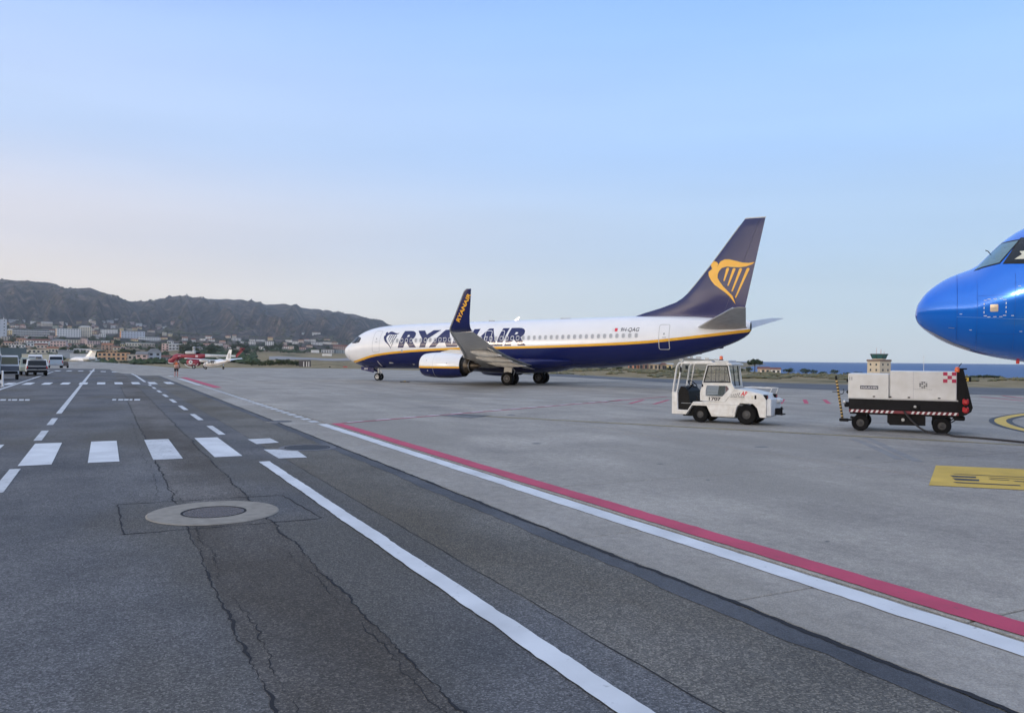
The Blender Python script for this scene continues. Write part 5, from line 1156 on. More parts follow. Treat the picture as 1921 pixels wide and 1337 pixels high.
for k, (hx, hy, hz, dv) in enumerate(((.19, .215, .92, Vector((.3, -.05, -1))), (.20, -.16, 1.53, Vector((-.25, .3, 1))))):     # hands with five fingers
    d = dv.normalized(); sd = Vector((0, 1, 0)).cross(d).normalized(); up_ = d.cross(sd); base = Vector((hx, hy, hz)); jj = [(tuple(base), .030), (tuple(base+d*.08), (.034, .016))]; ee = [(0, 1)]
    for f_, (o_, l_) in enumerate(((-.03, .065), (-.01, .078), (.01, .074), (.03, .058))):
        r0 = base+d*.085+sd*o_; jj += [(tuple(r0), .010), (tuple(r0+d*l_*.55+up_*.008), .009), (tuple(r0+d*l_+up_*.025), .007)]; i0 = len(jj)-3; ee += [(1, i0), (i0, i0+1), (i0+1, i0+2)]
    r0 = base+d*.03+sd*.035; jj += [(tuple(r0), .012), (tuple(r0+d*.035+sd*.022), .010), (tuple(r0+d*.06+sd*.025), .008)]; i0 = len(jj)-3; ee += [(0, i0), (i0, i0+1), (i0+1, i0+2)]
    skin_mesh('hand', jj, ee, SKIN, per, 1)
skin_mesh('vest', [((0,0,1.0),(.145,.18)), ((0,0,1.12),(.135,.17)), ((0,0,1.28),(.14,.19)), ((0,0,1.42),(.105,.165)), ((0,0,1.475),(.075,.10))], [(0,1),(1,2),(2,3),(3,4)], VEST, per)
mb = MB()
for z, rx, ry in ((1.08, .142, .178), (1.22, .145, .186)): mb.loft([[(rx*1.03*math.cos(t), ry*1.03*math.sin(t), z+dz) for t in [2*math.pi*i/20 for i in range(20)]] for dz in (-.025, .025)], REFL, caps=False)
mb.build('vest_bands', per)
skin_mesh('shorts', [((0,0,.96),(.142,.172)), ((0,.10,.84),.108), ((.01,.11,.52),.090), ((0,-.10,.84),.108), ((.015,-.11,.52),.090)], [(0,1),(1,2),(0,3),(3,4)], SHORTS, per)
mb = MB(); rg = [[(-.005+r*1.02*math.cos(t), r*.9*math.sin(t), z) for t in [2*math.pi*i/16 for i in range(16)]] for z, r in ((1.655, .098), (1.70, .099), (1.74, .088), (1.775, .055), (1.785, .015))]; mb.loft(rg, HAIRM); mb.build('hair', per, smooth=80)
for y in (-.034, .034): mb = MB(); mb.lathe([(0, .009), (.008, .001)], (.098, y, 1.645), (1, 0, 0), A_DARK, 8); mb.build('eye', per)
mb = MB(); mb.prism([(.095, 1.66), (.125, 1.60), (.095, 1.595)], (-.014, .014), SKIN); mb.build('nose', per); mb = MB(); mb.box((.096, 0, 1.567), (.01, .05, .012), mat('lips', (0.30, 0.10, 0.09), 0.6)); mb.build('mouth', per)
for y in (-.082, .082): mb = MB(); mb.box((.0, y, 1.635), (.045, .02, .065), SKIN, .009); mb.build('ear', per)
# ------------------------------------------------------------------ parked aircraft far across the apron
H_RED = mat('helicopter_red', (0.30, 0.012, 0.035), 0.4, coat=0.3, var=0.2, scale=1); H_WHT = mat('boom_white', (0.62, 0.63, 0.62), 0.5, var=0.1, scale=1)
def ell(a, y, z, ry, rz, n=14, e=1.0): return [(a, y+ry*math.copysign(abs(math.cos(t))**e, math.cos(t)), z+rz*math.copysign(abs(math.sin(t))**e, math.sin(t))) for t in [2*math.pi*i/n for i in range(n)]]
hx_ = (316-960.5)/F_PX*215; hl = Vector((hx_, 215, zg(hx_, 215)))
he = thing('helicopter', 'red heavy lift helicopter with a slim white tail boom and big belly tank', 'helicopter', hl, -0.10)
mb = MB(); mb.loft([ell(0, 0, 1.95, .15, .3), ell(.3, 0, 2.0, .7, .7), ell(1.0, 0, 2.2, 1.0, 1.0), ell(1.8, 0, 2.6, 1.05, 1.25), ell(2.6, 0, 2.95, .95, 1.05), ell(3.2, 0, 3.2, .8, .7)], H_RED); cab = mb.build('cockpit', he, smooth=50)
mb = MB(); mb.loft([ell(.35, 0, 2.45, .5, .25), ell(.9, 0, 2.75, .92, .42), ell(1.35, 0, 3.05, .98, .42), ell(1.6, 0, 3.25, .8, .3)], A_GLASS); mb.build('windscreen', cab, smooth=50)
mb = MB(); mb.loft([ell(.05, 0, 1.7, .3, .25), ell(.5, 0, 1.5, .8, .3), ell(1.3, 0, 1.35, .9, .25), ell(1.9, 0, 1.5, .5, .2)], H_WHT); mb.build('chin', cab, smooth=50)
mb = MB(); mb.loft([ell(2.4, 0, 3.35, .7, .5, e=.7), ell(5, 0, 3.35, .75, .55, e=.7), ell(5.6, 0, 3.25, .85, .7, e=.7), ell(9.2, 0, 3.3, .85, .72, e=.7), ell(10.6, 0, 3.5, .6, .45, e=.7)], H_RED); mb.build('fuselage', he, smooth=50)
mb = MB(); mb.loft([ell(10.5, 0, 3.5, .52, .45, e=.7), ell(14, 0, 3.48, .42, .36, e=.7), ell(19, 0, 3.45, .3, .26, e=.7)], H_WHT); bo = mb.build('tail_boom', he, smooth=50)
decal('boom_lettering', poly_bm([[(0.62*k, 0), (0.62*k+.45, 0), (0.62*k+.45, .26), (0.62*k, .26)] for k in range(7)]), lambda x, y: Vector((12.2+x, -.50, 3.36+y)), A_GREY, bo)
mb = MB(); mb.prism([(18.6, 3.2), (19.4, 3.2), (21.6, 5.55), (20.6, 5.75)], (-.12, .12), H_RED); mb.prism([(20.6, 5.5), (21.5, 5.5), (21.5, 5.62), (20.7, 5.62)], (-1.6, .1), H_RED); fi = mb.build('tail_fin', he)
mb = MB()
for k in range(4): a = R(35+90*k); mb.bar((20.9, -.35, 5.3), (20.9+2.3*math.cos(a), -.35, 5.3+2.3*math.sin(a)), .25, T_DARK, .05)
mb.build('tail_rotor', he)
mb = MB(); mb.loft([ell(4.6, s_, 4.15, .34, .34) for s_ in (0,)]+[ell(4.7, 0, 4.15, .5, .4), ell(6.6, 0, 4.2, .6, .42), ell(8.8, 0, 4.15, .5, .4)], T_DARK); mb.build('engine_deck', he, smooth=50)
for s in (-1, 1): mb = MB(); mb.lathe([(0, .3), (.2, .42), (2.4, .42), (2.9, .3), (2.9, .1)], (5.2, s*.75, 4.25), (1, 0, 0), A_LGREY, 16); mb.build('engine', he)
mb = MB(); mb.lathe([(0, .5), (.5, .38), (.9, .3), (1.2, .45), (1.5, .3), (1.55, .01)], (7.2, 0, 4.35), (0, 0, 1), A_LGREY, 16); mb.build('rotor_hub', he)
for k in range(6):
    a = R(12+60*k); pts = [(7.2+r*math.cos(a), r*math.sin(a), 5.6-.0075*r*r) for r in (.3, 3, 6, 8.5, 10.9)]; mb = MB()
    for p, q in zip(pts[:-1], pts[1:]): mb.bar(p, q, .34, T_DARK, .04)
    mb.build('rotor_blade', he)
mb = MB(); mb.loft([ell(5.3, 0, 1.75, .5, .5, 18), ell(5.7, 0, 1.65, 1.0, .9, 18), ell(7.2, 0, 1.55, 1.15, 1.05, 18), ell(8.6, 0, 1.65, 1.0, .9, 18), ell(9.0, 0, 1.75, .5, .5, 18)], H_RED); tk = mb.build('belly_tank', he, smooth=50)
mb = MB(); mb.bar((7.1, 0, 2.4), (7.1, 0, 2.9), .9, T_DARK); mb.build('tank_mount', tk)
mb = MB(); mb.tube([(5.1+.1*math.sin(u), -1.0, 2.1) if False else (7.1-2.0*math.cos(u), -1.17, 1.9-1.55*math.sin(u)) for u in [R(8*i) for i in range(3, 21)]], .09, H_WHT, 8); mb.build('snorkel_hose', tk)
mb = MB(); mb.lathe([(0, .55), (.03, .5), (.03, .001)], (6.9, -1.13, 1.75), (0, -1, 0), H_WHT, 18); mb.lathe([(0, .18), (.01, .001)], (6.9, -1.165, 1.75), (0, -1, 0), T_DARK, 12); mb.box((7.1, -1.13, 1.15), (2.4, .06, .14), H_WHT); mb.build('tank_emblem', tk)
decal('side_emblem', poly_bm([cquad(8.1, 3.05, 8.8, 3.65)]), lambda x, y: Vector((x, -.88, y)), mat('emblem_pink', (0.6, 0.45, 0.47), 0.5), he)
decal('side_lettering', poly_bm([cquad(2.9, 3.25, 3.9, 3.42)]), lambda x, y: Vector((x, -.78, y)), mat('emblem_pink', (0.6, 0.45, 0.47), 0.5), he)
mb = MB(); mb.bar((9.2, -1.0, 2.9), (8.9, -2.9, .5), .16, H_RED); mb.bar((9.2, 1.0, 2.9), (8.9, 2.9, .5), .16, H_RED); mb.bar((2.9, 0, .4), (2.9, 0, 2.6), .14, STRUT); g = mb.build('landing_gear', he)
for c, r in (((8.8, -3.05, .5), .5), ((8.8, 3.05, .5), .5), ((2.9, .2, .35), .35), ((2.9, -.2, .35), .35)): wheel('wheel', g, c, r, .3, rim=H_WHT)

px0 = 383; tw = Vector(((px0-960.5)/F_PX*195, 195, 0)); tw.z = zg(tw.x, tw.y)
tp_ = thing('propeller_plane', 'small white high wing twin propeller plane with a striped tail', 'airplane', tw, -0.70)
TWW = mat('plane_white', (0.78, 0.77, 0.76), 0.35, coat=0.3); TGOLD = mat('plane_stripe', (0.30, 0.20, 0.13), 0.5)
mb = MB(); mb.loft([ell(0, 0, 1.0, .12, .12), ell(.4, 0, 1.05, .45, .42), ell(1.4, 0, 1.15, .66, .66), ell(2.2, 0, 1.35, .7, .85), ell(4.5, 0, 1.4, .7, .85), ell(7, 0, 1.5, .62, .66), ell(9.5, 0, 1.85, .38, .4), ell(12, 0, 2.15, .12, .14)], TWW); fu = mb.build('fuselage', tp_, smooth=60)
mb = MB(); mb.loft([ell(1.75, 0, 1.75, .5, .2), ell(2.3, 0, 1.95, .62, .26), ell(2.9, 0, 2.1, .5, .2)], A_GLASS); mb.build('windscreen', tp_, smooth=60)
for k in range(4): mb = MB(); mb.box((3.2+k*.75, -.69, 1.62), (.42, .05, .36), A_GLASS, .02); mb.build('cabin_window', tp_)
mb = MB(); mb.add([(a, -y_-.02, z) for a, y_, z in ((.3,.40,.98),(1.4,.66,1.05),(2.2,.705,1.15),(4.5,.705,1.15),(7,.60,1.35),(9.5,.36,1.78),(12,.12,2.12))]+[(a, -y_-.015, z-.13) for a, y_, z in ((.3,.40,.98),(1.4,.66,1.05),(2.2,.69,1.15),(4.5,.69,1.15),(7,.58,1.35),(9.5,.34,1.78),(12,.10,2.12))], [(i, i+1, 8+i, 7+i) for i in range(6)], TGOLD); mb.build('side_stripe', tp_, smooth=0)
for s in (-1, 1):
    mb = MB(); mb.loft([airfoil((3.6+.06*b, s*b), (5.9-.06*b, s*b), 2.15+.07*b, .13, (0,0,1), .05, .01) for b in (0, 2, 4.5, 7.2)], TWW); w = mb.build('wing', tp_, smooth=40)
    mb = MB(); mb.lathe([(0, .1), (.1, .28), (.8, .38), (2.4, .36), (3.6, .12)], (2.3, s*2.3, 2.1), (1, 0, 0), TWW, 16); n_ = mb.build('engine_nacelle', w)
    mb = MB(); mb.lathe([(-.35, .01), (-.15, .12), (0, .16)], (2.3, s*2.3, 2.1), (1, 0, 0), T_DARK, 12); mb.build('spinner', n_)
    for k in range(3): a = R(30+120*k); mb = MB(); mb.bar((2.2, s*2.3, 2.1), (2.2, s*2.3+1.15*math.cos(a), 2.1+1.15*math.sin(a)), .16, T_DARK, .04); mb.build('propeller_blade', n_)
    mb = MB(); mb.loft([airfoil((10.4+.25*b, s*b), (11.9+.05*b, s*b), 2.2+.18*b, .09, (0,0,1), 0, 0) for b in (0, 1.5, 3.1)], TWW); mb.build('tailplane', tp_, smooth=40)
    mb = MB(); mb.bar((4.9, s*2.3, 1.9), (4.9, s*2.3, .35), .12, STRUT); g = mb.build('main_gear', tp_); wheel('wheel', g, (4.9, s*2.3, .34), .34, .22, rim=H_WHT)
mb = MB(); mb.loft([airfoil((9.6+.62*(z-1.9), 0), (11.9+.26*(z-1.9), 0), z, .09, (0,1,0), 0, 0) for z in (1.9, 3, 4.2, 4.75)], TWW); fi = mb.build('tail_fin', tp_, smooth=40)
for k in range(5): z = 2.75+.24*k; decal('fin_stripe', poly_bm([[(11.45+.26*(z-1.9)-.7, z), (11.7+.26*(z-1.9), z), (11.7+.26*(z-1.9), z+.08), (11.45+.26*(z-1.9)-.7, z+.08)]]), lambda x, y: Vector((x, -.13, y)), T_DARK, fi)
mb = MB(); mb.bar((1.1, 0, .9), (1.0, 0, .3), .1, STRUT); g = mb.build('nose_gear', tp_); wheel('wheel', g, (1.0, 0, .27), .27, .18, rim=T_DARK)

bp_ = hit(153, 683.5, 240, 600); bp_.z = zt_polar(150, bp_.y); 
bz = thing('business_jet', 'white covered business jet with a high T tail parked before the cream hangar', 'airplane', (bp_.x, bp_.y, bp_.z), -.25)
sc_ = bp_.y/1490
mb = MB(); mb.loft([ell(-4.6, 0, 1.6, .1, .1), ell(-4.0, 0, 1.65, .6, .6), ell(-2.4, 0, 1.75, .85, .85), ell(2, 0, 1.75, .85, .85), ell(5, 0, 2.1, .4, .5), ell(6.4, 0, 2.4, .1, .15)], TWW); mb.build('fuselage', bz, smooth=60)
mb = MB(); mb.loft([airfoil((1.2+.85*(z-2.3), 0), (5.4+.35*(z-2.3), 0), z, .07, (0,1,0), 0, 0) for z in (2.2, 3.2, 4.3, 5.0)], TWW); mb.build('tail_fin', bz, smooth=40)
for s in (-1, 1):
    mb = MB(); mb.loft([airfoil((3.3+.3*b, s*b), (6.3+.1*b, s*b), 5.0, .08, (0,0,1), 0, 0) for b in (0, 1.2, 2.6)], TWW); mb.build('tailplane', bz, smooth=40)
    mb = MB(); mb.lathe([(0, .4), (.2, .62), (1.6, .66), (2.6, .45), (2.6, .1)], (2.2, s*1.45, 2.05), (1, 0, 0), TWW, 18); mb.build('engine', bz)
    mb = MB(); mb.loft([airfoil((-1.2+.3*b, s*b), (1.4+.1*b, s*b), 1.15+.05*b, .11, (0,0,1), 0, 0) for b in (.4, 3, 6.5)], TWW); mb.build('wing', bz, smooth=40)
    mb = MB(); mb.bar((.6, s*1.9, 1.2), (.6, s*1.9, .25), .12, STRUT); g = mb.build('main_gear', bz); wheel('wheel', g, (.6, s*1.9, .3), .3, .2)
mb = MB(); mb.bar((-3.4, 0, 1.3), (-3.4, 0, .25), .1, STRUT); g = mb.build('nose_gear', bz); wheel('wheel', g, (-3.4, 0, .25), .25, .16)

# ------------------------------------------------------------------ vehicles parked along the left of the service road
V_GLASS = mat('vehicle_glass', (0.012, 0.016, 0.02), 0.1, spec=0.3)
def vehicle(name, label, cat, loc, rot, prof, width, paint, low_paint=None, glass=(), wheels=(), wr=.33, rear=None, extras=None):
    """road vehicle: side profile polygon (x forward, z up) swept over its width with tucked-in upper sides, rear at x=0"""
    t = thing(name, label, cat, loc, rot); zs = [p[1] for p in prof]; zmax = max(zs); mid = (min(zs)+zmax)*.52; n = len(prof)
    def hw(z): return width/2*(1 if z < mid else 1-.13*(z-mid)/(zmax-mid))
    mb = MB(); vs = [(x, -hw(z), z) for x, z in prof]+[(x, hw(z), z) for x, z in prof]
    mb.add(vs, [(i, (i+1) % n, n+(i+1) % n, n+i) for i in range(n)]+[tuple(range(n-1, -1, -1)), tuple(range(n, 2*n))], paint)
    b = mb.build('body', t, smooth=25); bv = b.modifiers.new('edge', 'BEVEL'); bv.width = .05; bv.segments = 2; bv.limit_method = 'ANGLE'; bv.angle_limit = R(25)
    for g in glass:
        for s in (-1, 1):
            c = (sum(p[0] for p in g)/len(g), sum(p[1] for p in g)/len(g)); mb = MB(); mb.add([(x, s*(hw(z)+.012), z) for x, z in g], [tuple(range(len(g)))], V_GLASS); mb.build('side_window', t, smooth=0)
    for x in wheels:
        for s in (-1, 1): wheel('wheel', t, (x, s*(width/2-.13), wr), wr, .22, rim=A_GREY)
    if rear:                                                  # rear face pieces: (y0, y1, z0, z1, material, name)
        def xr(z):
            back = [(prof[i], prof[(i+1) % n]) for i in range(n)]; best = None
            for (x0, z0), (x1, z1) in back:
                if min(z0, z1) <= z <= max(z0, z1) and abs(z1-z0) > 1e-6:
                    x = x0+(x1-x0)*(z-z0)/(z1-z0); best = x if best is None else min(best, x)
            return best if best is not None else 0
        for (y0, y1, z0, z1, m, nm) in rear:
            mb = MB(); mb.add([(xr(z0)-.03, y0, z0), (xr(z0)-.03, y1, z0), (xr(z1)-.03, y1*.94 if abs(y1) > .5 else y1, z1), (xr(z1)-.03, y0*.94 if abs(y0) > .5 else y0, z1), (xr(z0)+.05, y0, z0), (xr(z0)+.05, y1, z0), (xr(z1)+.05, y1*.94 if abs(y1) > .5 else y1, z1), (xr(z1)+.05, y0*.94 if abs(y0) > .5 else y0, z1)], [(0,1,2,3), (0,4,5,1), (3,2,6,7), (0,3,7,4), (1,5,6,2)], m); mb.build(nm, t, smooth=0)
    return t
FWD = math.atan2(-E1.y, -E1.x)                               # vehicles face away down the road
DKB = mat('van_navy', (0.008, 0.01, 0.016), 0.5, spec=0.2); LBL = mat('van_pale_blue', (0.42, 0.50, 0.56), 0.35, coat=.4); VWH = mat('van_white', (0.68, 0.69, 0.70), 0.35, coat=.4); VGR = mat('car_grey', (0.20, 0.23, 0.28), 0.3, coat=.4)
v = G(70, 705); PK = [(.02,.42),(0,.62),(.02,.98),(.10,1.02),(.42,1.58),(1.3,1.64),(3.0,1.60),(3.55,1.10),(4.6,.98),(4.75,.70),(4.7,.38)]
pk = vehicle('pickup_truck', 'dark pickup with a white canopy and open black tailgate window', 'truck', (v.x, v.y, v.z), FWD+.1, PK, 1.86, VWH, glass=([(.75,1.08),(1.7,1.08),(1.7,1.5),(1.0,1.5)], [(1.85,1.08),(2.9,1.08),(2.75,1.5),(1.85,1.5)]), wheels=(.95, 3.85), wr=.36,
    rear=((-.80,.80,1.02,1.52,V_GLASS,'rear_window'), (-.93,.93,.62,1.00,DKB,'tailgate'), (-.93,-.1,.60,.65,VWH,'bumper_strip'), (.05,.93,.60,.65,VWH,'bumper_strip'), (-.90,.90,.34,.58,T_BLACK,'bumper'), (-.92,-.80,.72,.95,L_RED,'tail_lamp'), (.80,.92,.72,.95,L_RED,'tail_lamp')))
mb = MB(); mb.box((.9, 0, 1.70), (1.2, 1.2, .05), A_GREY, .02); mb.lathe([(0, .07), (.1, .06), (.11, .001)], (.5, .0, 1.64), (0, 0, 1), mat('amber_lens_yellow', (.6, .4, .08), .3), 10); mb.build('roof_bar', pk)
v = G(105, 690); VP = [(.05,.35),(0,.55),(.02,1.15),(.16,1.85),(.45,2.02),(3.4,2.02),(4.2,1.15),(5.0,.98),(5.1,.5),(5.0,.35)]
vehicle('minivan', 'pale blue white van seen from behind with a dark rear window', 'van', (v.x, v.y, v.z), FWD+.06, VP, 2.0, VWH, glass=([(.5,1.2),(1.5,1.2),(1.5,1.75),(.6,1.75)], [(1.65,1.2),(2.9,1.2),(2.8,1.75),(1.65,1.75)]), wheels=(1.0, 4.1), wr=.34,
    rear=((-.86,.86,1.28,1.75,V_GLASS,'rear_window'), (-.90,.90,.62,1.22,LBL,'tailgate'), (-.98,.98,.42,.56,VWH,'bumper'), (-.97,-.84,.75,1.2,L_RED,'tail_lamp'), (.84,.97,.75,1.2,L_RED,'tail_lamp'), (-.25,.25,.66,.76,A_GREY,'number_plate')))
v = G(50, 697); SU = [(.05,.3),(0,.55),(.05,.95),(.35,1.42),(2.6,1.45),(3.3,.98),(4.2,.88),(4.35,.5),(4.3,.3)]
vehicle('parked_car', 'grey blue hatchback parked behind the dark pickup with white canopy', 'car', (v.x-1.6, v.y+1, v.z), FWD+.15, SU, 1.75, VGR, glass=([(.5,1.0),(1.5,1.0),(1.5,1.33),(.65,1.33)], [(1.6,1.0),(2.9,1.0),(2.5,1.33),(1.6,1.33)]), wheels=(.8, 3.4), wr=.31,
    rear=((-.75,.75,.98,1.33,V_GLASS,'rear_window'), (-.82,-.68,.7,.92,L_RED,'tail_lamp'), (.68,.82,.7,.92,L_RED,'tail_lamp'), (-.84,.84,.34,.52,T_BLACK,'bumper')))
v = G(66, 691); 
vehicle('delivery_van', 'plain white panel van half hidden between the pickup and the pale van', 'van', (v.x, v.y, v.z), FWD+.05, VP, 1.95, VWH, wheels=(1.0, 4.1), wr=.34, rear=((-.84,-.03,1.28,1.75,V_GLASS,'rear_window'), (.03,.84,1.28,1.75,V_GLASS,'rear_window'), (-.96,-.84,.75,1.2,L_RED,'tail_lamp'), (.84,.96,.75,1.2,L_RED,'tail_lamp')))
v = G(120, 690); 
vehicle('utility_cart', 'low brown service cart parked right of the pale van', 'cart', (v.x, v.y, v.z), FWD, [(0,.3),(0,.62),(.1,.95),(.9,1.0),(1.2,.62),(2.4,.55),(2.5,.3)], 1.2, mat('cart_brown', (.12,.095,.08), .6), wheels=(.45, 2.0), wr=.26)
v = G(25, 712); TR = [(.05,.45),(0,.6),(.02,1.15),(.06,1.2),(.12,1.98),(1.0,2.02),(1.1,1.25),(2.4,1.15),(2.5,.6),(2.4,.45)]
te = vehicle('aircraft_tug', 'white cabbed ramp tractor with a framed rear window beside the barrier post', 'tractor', (v.x-.3, v.y, v.z), FWD+.1, TR, 1.35, VWH, glass=([(.2,1.28),(.95,1.28),(.88,1.9),(.25,1.9)],), wheels=(.5, 1.95), wr=.34,
    rear=((-.60,.60,1.28,1.88,mat('tinted_pane', (.10,.11,.07), .1), 'rear_window'), (-.70,.70,.75,1.15,mat('panel_dark_grey', (.10,.11,.13), .5),'tailgate'), (-.6,.6,.5,.7,T_BLACK,'bumper')))
v = G(42, 705); 
vehicle('belt_loader', 'pale green grey belt loader standing between the ramp tractor and the pickup', 'loader', (v.x-1.2, v.y+3, v.z), FWD+.1, [(0,.4),(0,.85),(.4,1.0),(1.0,1.0),(1.1,1.75),(1.9,1.78),(2.2,1.05),(4.2,.8),(4.3,.4)], 1.5, mat('loader_green', (.30,.34,.30), .5), glass=([(1.15,1.1),(1.85,1.1),(1.8,1.65),(1.2,1.65)],), wheels=(.7, 3.4), wr=.36, rear=((-.5,.5,1.15,1.6,T_BLACK,'cab_opening'),))
v = G(-22, 715)
vehicle('box_truck', 'tall white box truck at the edge of the parking row', 'truck', (v.x-.62, v.y, v.z), FWD+.05, [(0,.5),(0,3.1),(4.6,3.15),(4.7,2.2),(5.9,2.1),(6.4,1.2),(6.5,.5)], 2.3, VWH, wheels=(1.2, 5.4), wr=.42, rear=((-1.0,1.0,.6,.75,T_BLACK,'bumper'),))
v = G(5.5, 725)
po = thing('barrier_post', 'white post carrying a low white rail with a blue plate at the roadside', 'post', v, FWD)
mb = MB(); mb.cyl((0,0,0), (0,0,1.02), .06, VWH, n=14); mb.lathe([(0,.06),(.03,.05),(.045,.001)], (0,0,1.02), (0,0,1), VWH, 14); mb.cyl((0,0,0), (0,0,.04), .11, VWH, n=14); mb.build('post', po)
mb = MB(); mb.box((0, .55, .33), (.05, 1.1, .22), VWH, .01); mb.build('rail', po); mb = MB(); mb.box((-.03, .35, .33), (.012, .3, .14), mat('plate_blue', (.03,.10,.35), .4)); mb.build('blue_plate', po); mb = MB(); mb.cyl((0,1.1,0), (0,1.1,.6), .05, VWH, n=12); mb.build('post', po)
# ------------------------------------------------------------------ town on the hillside
NEAR = []
def near(px, row, head, lim=16):
    # names the building a plant or small house stands by
    l = min(NEAR, key=lambda n: (n[0]-px)**2+(2.2*(n[1]-row))**2)[2]
    w = (head+' the '+l).split()
    if len(w) <= lim: return ' '.join(w)
    cut = [i for i in range(len(head.split())+3, lim+1) if w[i] in ('with', 'and', 'beside', 'above', 'behind', 'at', 'under', 'between', 'right', 'left', 'over', 'before', 'near', 'in', 'on', 'topped', 'joined', 'half', 'rising')]
    return ' '.join(w[:cut[-1]]) if cut else ' '.join(w[:lim])
BOXES = []                                                    # (px0, px1, row0, row1, D) of buildings, so that plants do not grow through them
def wallm(c): return mat('wall_%d_%d_%d' % tuple(int(x*100) for x in c), c, 0.85, var=0.12, scale=0.6)
ROOF_R = mat('roof_red', (0.22, 0.085, 0.055), 0.85, var=0.35, scale=1.2); ROOF_O = mat('roof_orange', (0.34, 0.15, 0.08), 0.85, var=0.3, scale=1.2); ROOF_G = mat('roof_grey', (0.22, 0.22, 0.22), 0.8, var=0.25, scale=1.0); ROOF_W = mat('roof_pale', (0.50, 0.48, 0.44), 0.8, var=0.15, scale=1.0); ROOF_T = mat('roof_teal', (0.10, 0.14, 0.15), 0.7, var=0.2, scale=.7)
W_PANE = mat('house_pane', (0.03, 0.035, 0.045), 0.15); W_FR = mat('house_window_frame', (0.45, 0.44, 0.42), 0.7)
mb = MB(); mb.box((0, 0, 0), (1, .10, 1), W_FR, .03); mb.box((0, -.04, 0), (.88, .10, .90), W_PANE); WIN_ME = mb.mesh('window', 0)
mb = MB(); mb.box((0, -.5, -.5), (1, 1.0, .08), W_FR); mb.box((0, -.97, -.25), (1, .05, .5), W_FR); BAL_ME = mb.mesh('balcony', 0)
def building(px0, px1, r0, r1, wall, roof, label, cat='house', group=None, name='house', dep=None, win=True, rot=None, floors=None, cols=None, balc=False, dmin=230.0, side_wall=None, roofh=None):
    pc = (px0+px1)/2; g = hit(pc, r1, dmin); D = g.y; k = D/F_PX; w, h = (px1-px0)*k, (r1-r0)*k
    rnd = random.Random(int(px0*31+r1*7)); d = dep or min(14, max(6, w*.6)); az = math.atan2(g.x, g.y)
    rz = -az+(rot if rot is not None else rnd.uniform(-.25, .25)); ca = abs(math.sin(rz+az)); w = max(3.0, (w-d*ca)/max(.5, math.cos(rz+az)))
    t = thing(name, label, cat, (g.x, g.y, g.z), rz, group); BOXES.append((px0, px1, r0, r1, D)); NEAR.append(((px0+px1)/2, (r0+r1)/2, label)) if not group else None
    rh = roofh if roofh is not None else {'flat': .35, 'gable': min(.32*h, 2.6), 'hip': min(.34*h, 2.6), 'none': 0, 'shed': .8}[roof[0]]; hb = max(2.2, h-rh); wm = wallm(wall); m = roof[1]
    mb = MB(); mb.box((0, d/2, hb/2-1.5), (w, d, hb+3.0), wm); wa = mb.build('wall', t, smooth=0)
    if side_wall: mb = MB(); mb.box((-w/2-.02, d/2, hb/2), (.06, d*.98, hb*.98), wallm(side_wall)); mb.build('end_wall', t, smooth=0)  # left end panel whose colour carries the warm low sunlight
    mb = MB(); o = .45
    if roof[0] == 'flat': mb.box((0, d/2, hb+.18), (w+.3, d+.3, .36), m)
    elif roof[0] == 'shed': mb.add([(-w/2-o, -o, hb), (w/2+o, -o, hb), (w/2+o, d+o, hb+rh), (-w/2-o, d+o, hb+rh), (-w/2-o, -o, hb+.2), (w/2+o, -o, hb+.2), (w/2+o, d+o, hb+rh+.2), (-w/2-o, d+o, hb+rh+.2)], [(0,3,2,1),(4,5,6,7),(0,1,5,4),(2,3,7,6),(0,4,7,3),(1,2,6,5)], m)
    elif roof[0] == 'gable': mb.prism([(-o, hb-.05), (d+o, hb-.05), (d/2, hb+rh)], (-w/2-o, w/2+o), m, 'yz')
    elif roof[0] == 'hip':
        q = min(w, d)*.35; mb.add([(-w/2-o, -o, hb), (w/2+o, -o, hb), (w/2+o, d+o, hb), (-w/2-o, d+o, hb), (-w/2+q, d/2, hb+rh), (w/2-q, d/2, hb+rh)], [(0,1,5,4),(1,2,5),(2,3,4,5),(3,0,4),(3,2,1,0)], m)
    if roof[0] != 'none': mb.build('roof', t, smooth=0)
    if win:
        fl = floors or max(1, round(hb/3.1)); nc = cols or max(2, round(w/3.6)); fh = hb/fl; ww, wh = min(2.1, w/nc*.6), min(1.9, fh*.6)
        for i in range(fl):
            for j in range(nc):
                x, z = -w/2+(j+.5)*w/nc, (i+.52)*fh; o_ = link('window', WIN_ME, t, (x, -.02, z), (0, 0, 0), (ww, 1.2, wh))
                if balc: link('balcony', BAL_ME, t, (x, -.05, z), (0, 0, 0), (w/nc*.8, 1.2, 1.6))
            for j in range(max(1, int(d/4))): link('window', WIN_ME, t, (-w/2-.02, (j+.5)*d/max(1, int(d/4)), (i+.52)*fh), (0, 0, -math.pi/2), (ww, 1.2, wh))
    return t
WHT, CRM, PNK, ORG, YEL, BGE, GRY, PEA = (.82,.80,.76), (.74,.67,.53), (.66,.48,.44), (.70,.43,.24), (.74,.60,.32), (.56,.49,.39), (.46,.48,.50), (.76,.60,.47)
B = building
B(-14, 10, 598, 634, (.55,.58,.62), ('flat', ROOF_G), 'tall pale block topped by a slim spire above the town', 'building', dep=12, floors=6, cols=3)
g = hit(3, 634, 230); sp = thing('spire', 'slim white spire rising over the tall pale block', 'spire', (g.x+.3, g.y+4, g.z+36*g.y/F_PX-1.2), 0)
mb = MB(); mb.lathe([(0, .9), (1.5, .9), (1.6, .7), (5.2, .12), (5.6, .01)], (0,0,0), (0,0,1), wallm(WHT), 10); mb.build('spire', sp)
